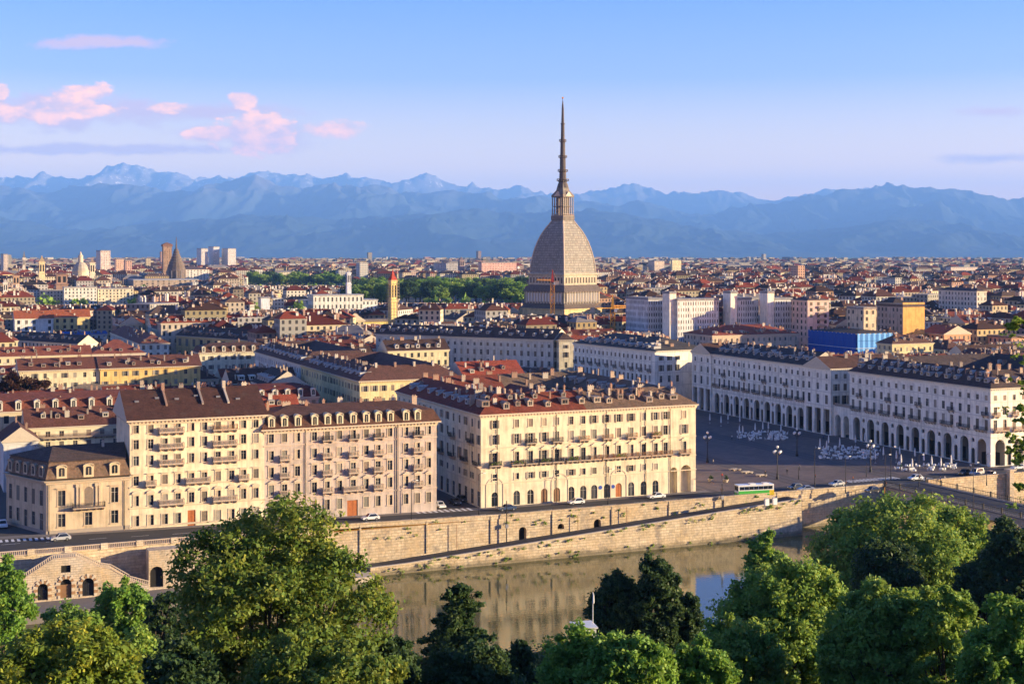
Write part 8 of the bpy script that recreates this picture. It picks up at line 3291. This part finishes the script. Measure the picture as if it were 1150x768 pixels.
def cafe():
    # closed parasols
    def pole():
        mb = MB()
        mb.lathe([(0.32, 0), (0.32, 0.12), (0.04, 0.14), (0.035, 1.2)], 8)
        return mb.mesh('pole', ['chrome'])

    def cloth():
        mb = MB()
        mb.lathe([(0.14, 1.15), (0.27, 1.3), (0.25, 2.0), (0.17, 3.0), (0.08, 3.5), (0.02, 3.65)], 9)
        return mb.mesh('canopy', ['white'])
    pm, cm = pole(), cloth()

    def parasol(px, row, lab, grp):
        p = at(px, row, 0)
        p.z = 0.03
        t = thing('closed_parasol', lab, 'parasol', p, 0, grp)
        put('pole', pm, t)
        put('canopy', cm, t)
    S = lambda x, y: (780 + x / 6.39, 460 + y / 6.39)
    T = lambda x, y: (940 + x / 4.8, 430 + y / 4.8)
    for x, y in ((110, 100), (190, 118), (240, 95), (325, 110), (435, 172), (530, 162), (620, 180), (490, 165), (322, 192), (346, 194)):
        parasol(*S(x, y), 'closed white parasol standing by the left cafe tables of the square', 'closed parasols at the left cafe')
    for x, y in ((900, 290), (962, 265), (948, 305), (1042, 285)):
        parasol(*S(x, y), 'closed white parasol above the right cafe tables', 'closed parasols at the right cafe')
    for x, y in ((100, 340), (207, 432), (250, 410), (338, 405), (420, 415), (345, 452), (510, 462), (615, 456), (405, 476), (320, 430), (468, 440), (560, 470), (150, 330)):
        parasol(*T(x, y), 'closed white parasol in front of the arcades of the block by the bridge', 'closed parasols before the arcades')
    # round tables with white cloths and stacked white chairs
    tb = MB()
    tb.lathe([(0.5, 0.25), (0.48, 0.4), (0.45, 0.7), (0.42, 0.74)], 12)
    tm = tb.mesh('tablecloth', ['white'])
    fb = MB()
    fb.lathe([(0.3, -0.02), (0.3, 0.02), (0.05, 0.05), (0.05, 0.7)], 8)
    fm = fb.mesh('pedestal', ['iron'])
    ch = MB()
    ch.box(-0.24, 0.24, -0.24, 0.24, 0.42, 0.48)
    ch.box(-0.24, 0.24, 0.2, 0.25, 0.48, 0.95)
    for sx in (-0.2, 0.2):
        for sy in (-0.2, 0.2):
            ch.box(sx - 0.025, sx + 0.025, sy - 0.025, sy + 0.025, 0, 0.42)
    cme = ch.mesh('seat', ['lampglass'])
    rg = random.Random(6)

    def cluster(n, box, lab, clab, grp):
        done = []
        tries = 0
        while len(done) < n and tries < 4000:
            tries += 1
            p = at(rg.uniform(box[0], box[1]), rg.uniform(box[2], box[3]), 0)
            if any((p - q).length < 2.1 for q in done):
                continue
            p.z = 0.03
            done.append(p)
            t = thing('cafe_table', lab, 'cafe table', p, rg.uniform(0, 3), grp + ' tables')
            put('pedestal', fm, t)
            put('tablecloth', tm, t)
            for k in range(2):
                a = rg.uniform(0, 6.28)
                q = p + Vector((math.cos(a), math.sin(a), 0)) * 1.05
                c = put('cafe_chair', cme, None, q, a - math.pi / 2)
                tag(c, clab, 'chair', grp + ' chairs')
    cluster(34, (830, 884, 486, 495), 'round cafe table under a white cloth in the left group on the shaded square', 'white cafe chair at the left group of tables on the square', 'left cafe')
    cluster(46, (920, 986, 503, 517), 'round cafe table under a white cloth in the right group on the shaded square', 'white cafe chair at the right group of tables on the square', 'right cafe')
    cluster(16, (1002, 1078, 522, 530), 'round cafe table under a white cloth along the arcades of the block by the bridge', 'white cafe chair along the arcades of the block by the bridge', 'arcade cafe')


cafe()


def bench(label, px, row, rz):
    p = at(px, row, 0)
    p.z = 0.03
    t = thing('stone_bench', label, 'bench', p, rz, 'stone benches of the square')
    mb = MB()
    mb.box(-1.3, 1.3, -0.32, 0.32, 0.34, 0.5)
    mb.build('seat', ['capstone'], t)
    for s in (-1, 1):
        mb = MB()
        mb.box(s * 0.9 - 0.16, s * 0.9 + 0.16, -0.26, 0.26, 0, 0.34)
        mb.build('leg', ['capstone'], t)


for i, (px, row, lab) in enumerate(((823, 528, 'pale stone bench on the sunny edge of the square, left of its pair'), (827.5, 528.4, 'pale stone bench touching the left one on the sunny edge'), (837, 531, 'pale stone bench behind the coach'), (841, 531.6, 'pale stone bench behind the coach, right of its pair'), (853, 534.5, 'pale stone bench beside the standing person'), (856.5, 535, 'pale stone bench right beside the standing person, nearer the lamp'))):
    bench(lab, px, row, EA)


def planter(label, px, row):
    p = at(px, row, 0)
    p.z = 0.03
    t = thing('planter', label, 'planter', p, 0)
    mb = MB()
    mb.lathe([(0.5, 0), (0.8, 0.7), (0.86, 0.8), (0.7, 0.8)], 10)
    mb.build('pot', ['capstone'], t)
    cl = crown_clumps(0.55, 0.55, 0.5, 10, int(px)) + np.array([0, 0, 1.15])
    put('shrub', leaf_cloud('shrub', cl, np.full(len(cl), 0.3), 40, 0.12, 'leafC', int(px), (0, 0, 0.8)), t)


planter('round planter with shrub by the corner arches of the cream palazzo', 798, 541)
planter('round planter with shrub midway between the palazzo corner and the coach', 815, 541.5)


def person(label, px, row, rz, shirt, trousers, pose=0, v=None):
    p = at(px, row, 0.03) if v is None else v
    h = 1.72
    bm_ = bmesh.new()
    sk = bm_.verts.layers.skin.verify()
    def V(x, y, z, r):
        w = bm_.verts.new((x, y, z))
        w[sk].radius = (r, r * 0.85)
        return w
    pel = V(0, 0, 0.95, 0.15)
    bm_.verts.ensure_lookup_table()
    pel[sk].use_root = True
    st, chs, nk, hd, tp = V(0, 0, 1.15, 0.145), V(0, 0, 1.36, 0.165), V(0, 0, 1.49, 0.06), V(0, -0.02, 1.6, 0.095), V(0, -0.01, 1.7, 0.075)
    e = [(pel, st), (st, chs), (chs, nk), (nk, hd), (hd, tp)]
    for s in (-1, 1):
        sw = 0.14 * s * (1 if pose else 0.2)
        hip, kn, an, ft = V(0.09 * s, 0, 0.88, 0.095), V(0.1 * s, -sw * 0.7, 0.48, 0.065), V(0.1 * s, sw * 0.6, 0.09, 0.045), V(0.1 * s, sw * 0.6 - 0.16, 0.04, 0.04)
        sh, el, wr, ha = V(0.2 * s, 0, 1.40, 0.06), V(0.26 * s, 0.03 + sw, 1.13, 0.045), V(0.25 * s, -0.06 + sw, 0.9, 0.035), V(0.25 * s, -0.1 + sw, 0.81, 0.035)
        e += [(pel, hip), (hip, kn), (kn, an), (an, ft), (chs, sh), (sh, el), (el, wr), (wr, ha)]
    for a, b in e:
        bm_.edges.new((a, b))
    me = bpy.data.meshes.new('body')
    bm_.to_mesh(me)
    bm_.free()
    m, t, b = material('person_cloth', 0.85, 0.2)
    z = t.sep(t.n('ShaderNodeTexCoord').outputs['Object'])[2]
    col = t.mix(t.math('GREATER_THAN', z, 0.98), trousers, shirt)
    col = t.mix(t.math('GREATER_THAN', z, 1.48), col, (0.50, 0.32, 0.23))
    col = t.mix(t.math('LESS_THAN', z, 0.08), col, (0.03, 0.03, 0.03))
    t.put(b.inputs['Base Color'], col)
    me.materials.append(m)
    o = bpy.data.objects.new('person', me)
    COL.objects.link(o)
    o.modifiers.new('skin', 'SKIN').use_smooth_shade = True
    o.modifiers.new('sub', 'SUBSURF').render_levels = 1
    o.location = p
    o.rotation_euler = (0, 0, rz)
    tag(o, label, 'person')
    hm = MB()
    hm.lathe([(0.105, 1.62), (0.115, 1.68), (0.09, 1.75), (0.03, 1.78)], 10)
    hm.build('hair', ['bark'], o, (0, 0.01, 0))


person('person in dark clothes standing alone on the sunny edge of the square behind the coach', 859.5, 535.5, 0.4, (0.03, 0.03, 0.04), (0.04, 0.04, 0.05))
person('person in a white shirt walking near the front of the black car', 1061, 541, 1.2, (0.6, 0.6, 0.58), (0.05, 0.06, 0.1), 1)
person('person in a blue shirt walking by the parked white car', 1056, 542, -1.2, (0.06, 0.10, 0.28), (0.2, 0.18, 0.15), 1)
person('person in a red top near the planters by the cream palazzo', 811, 538, 0.2, (0.4, 0.06, 0.05), (0.06, 0.06, 0.08))
person('person in grey crossing the shaded middle of the square', 898, 528, 1.8, (0.25, 0.25, 0.26), (0.05, 0.05, 0.06), 1)

for lab, px, row, sh, po in (('person in a pale dress by the left cafe tables', 822, 494, (0.6, 0.5, 0.45), 0), ('person in black walking towards the middle globe lamp', 884, 533, (0.04, 0.04, 0.05), 1), ('person in an orange shirt by the signal poles', 958, 541, (0.5, 0.18, 0.05), 1),
                             ('person in a white top near the arcade corner', 1090, 527, (0.62, 0.6, 0.56), 0), ('person in dark blue at the foot of the pavilion', 925, 494, (0.05, 0.07, 0.2), 1), ('person in beige by the lamp beside the cream palazzo', 801, 522, (0.5, 0.42, 0.3), 0),
                             ('person in green standing between the parasols', 1012, 527, (0.1, 0.25, 0.1), 0)):
    person(lab, px, row, px * 0.7, sh, (0.06, 0.06, 0.08), po)


def boathouse():
    """the small white cabin with its flagpole showing between the near trees"""
    Y = 140.0
    p = Vector(((656 - CX) / F * Y, Y, 0))
    p.z = float(hill_z(np.array([p.x]), np.array([p.y]))[0])
    top = CH - (703 - HY) * Y / F
    H = top - p.z
    t = thing('garden_cabin', 'small white flat-roofed cabin half hidden by the lime treetops', 'cabin', p, 0.2)
    mb = MB()
    mb.facade((-1.0, -1, 0), (1, 0, 0), (0, -1, 0), 2.0, -1, H, [(0.5, 1.4, 0.1, min(2.1, H - .3), False, 0.15, True)])
    mb.facade((1.0, -1, 0), (0, 1, 0), (1, 0, 0), 2.4, -1, H)
    mb.facade((1.0, 1.4, 0), (-1, 0, 0), (0, 1, 0), 2.0, -1, H)
    mb.facade((-1.0, 1.4, 0), (0, -1, 0), (-1, 0, 0), 2.4, -1, H)
    mb.build('wall', ['white'], t)
    mb = MB()
    mb.box(-1.15, 1.15, -1.15, 1.55, H, H + 0.16)
    mb.build('roof', ['white'], t)
    t = thing('flagpole', 'thin white flagpole with a furled flag beside the small cabin', 'flagpole', p + Vector((0.9, 0.3, H + 0.2)), 0)
    mb = MB()
    mb.lathe([(0.05, 0), (0.04, 3.2)], 6)
    mb.build('pole', ['white'], t)
    mb = MB()
    mb.lathe([(0.03, 2.0), (0.12, 2.1), (0.09, 2.8), (0.02, 3.1)], 6)
    mb.build('flag', ['white'], t, (0.06, 0, 0))


boathouse()
print('fill houses', N_FILL, 'far', N_FAR, 'objects', len(bpy.data.objects))
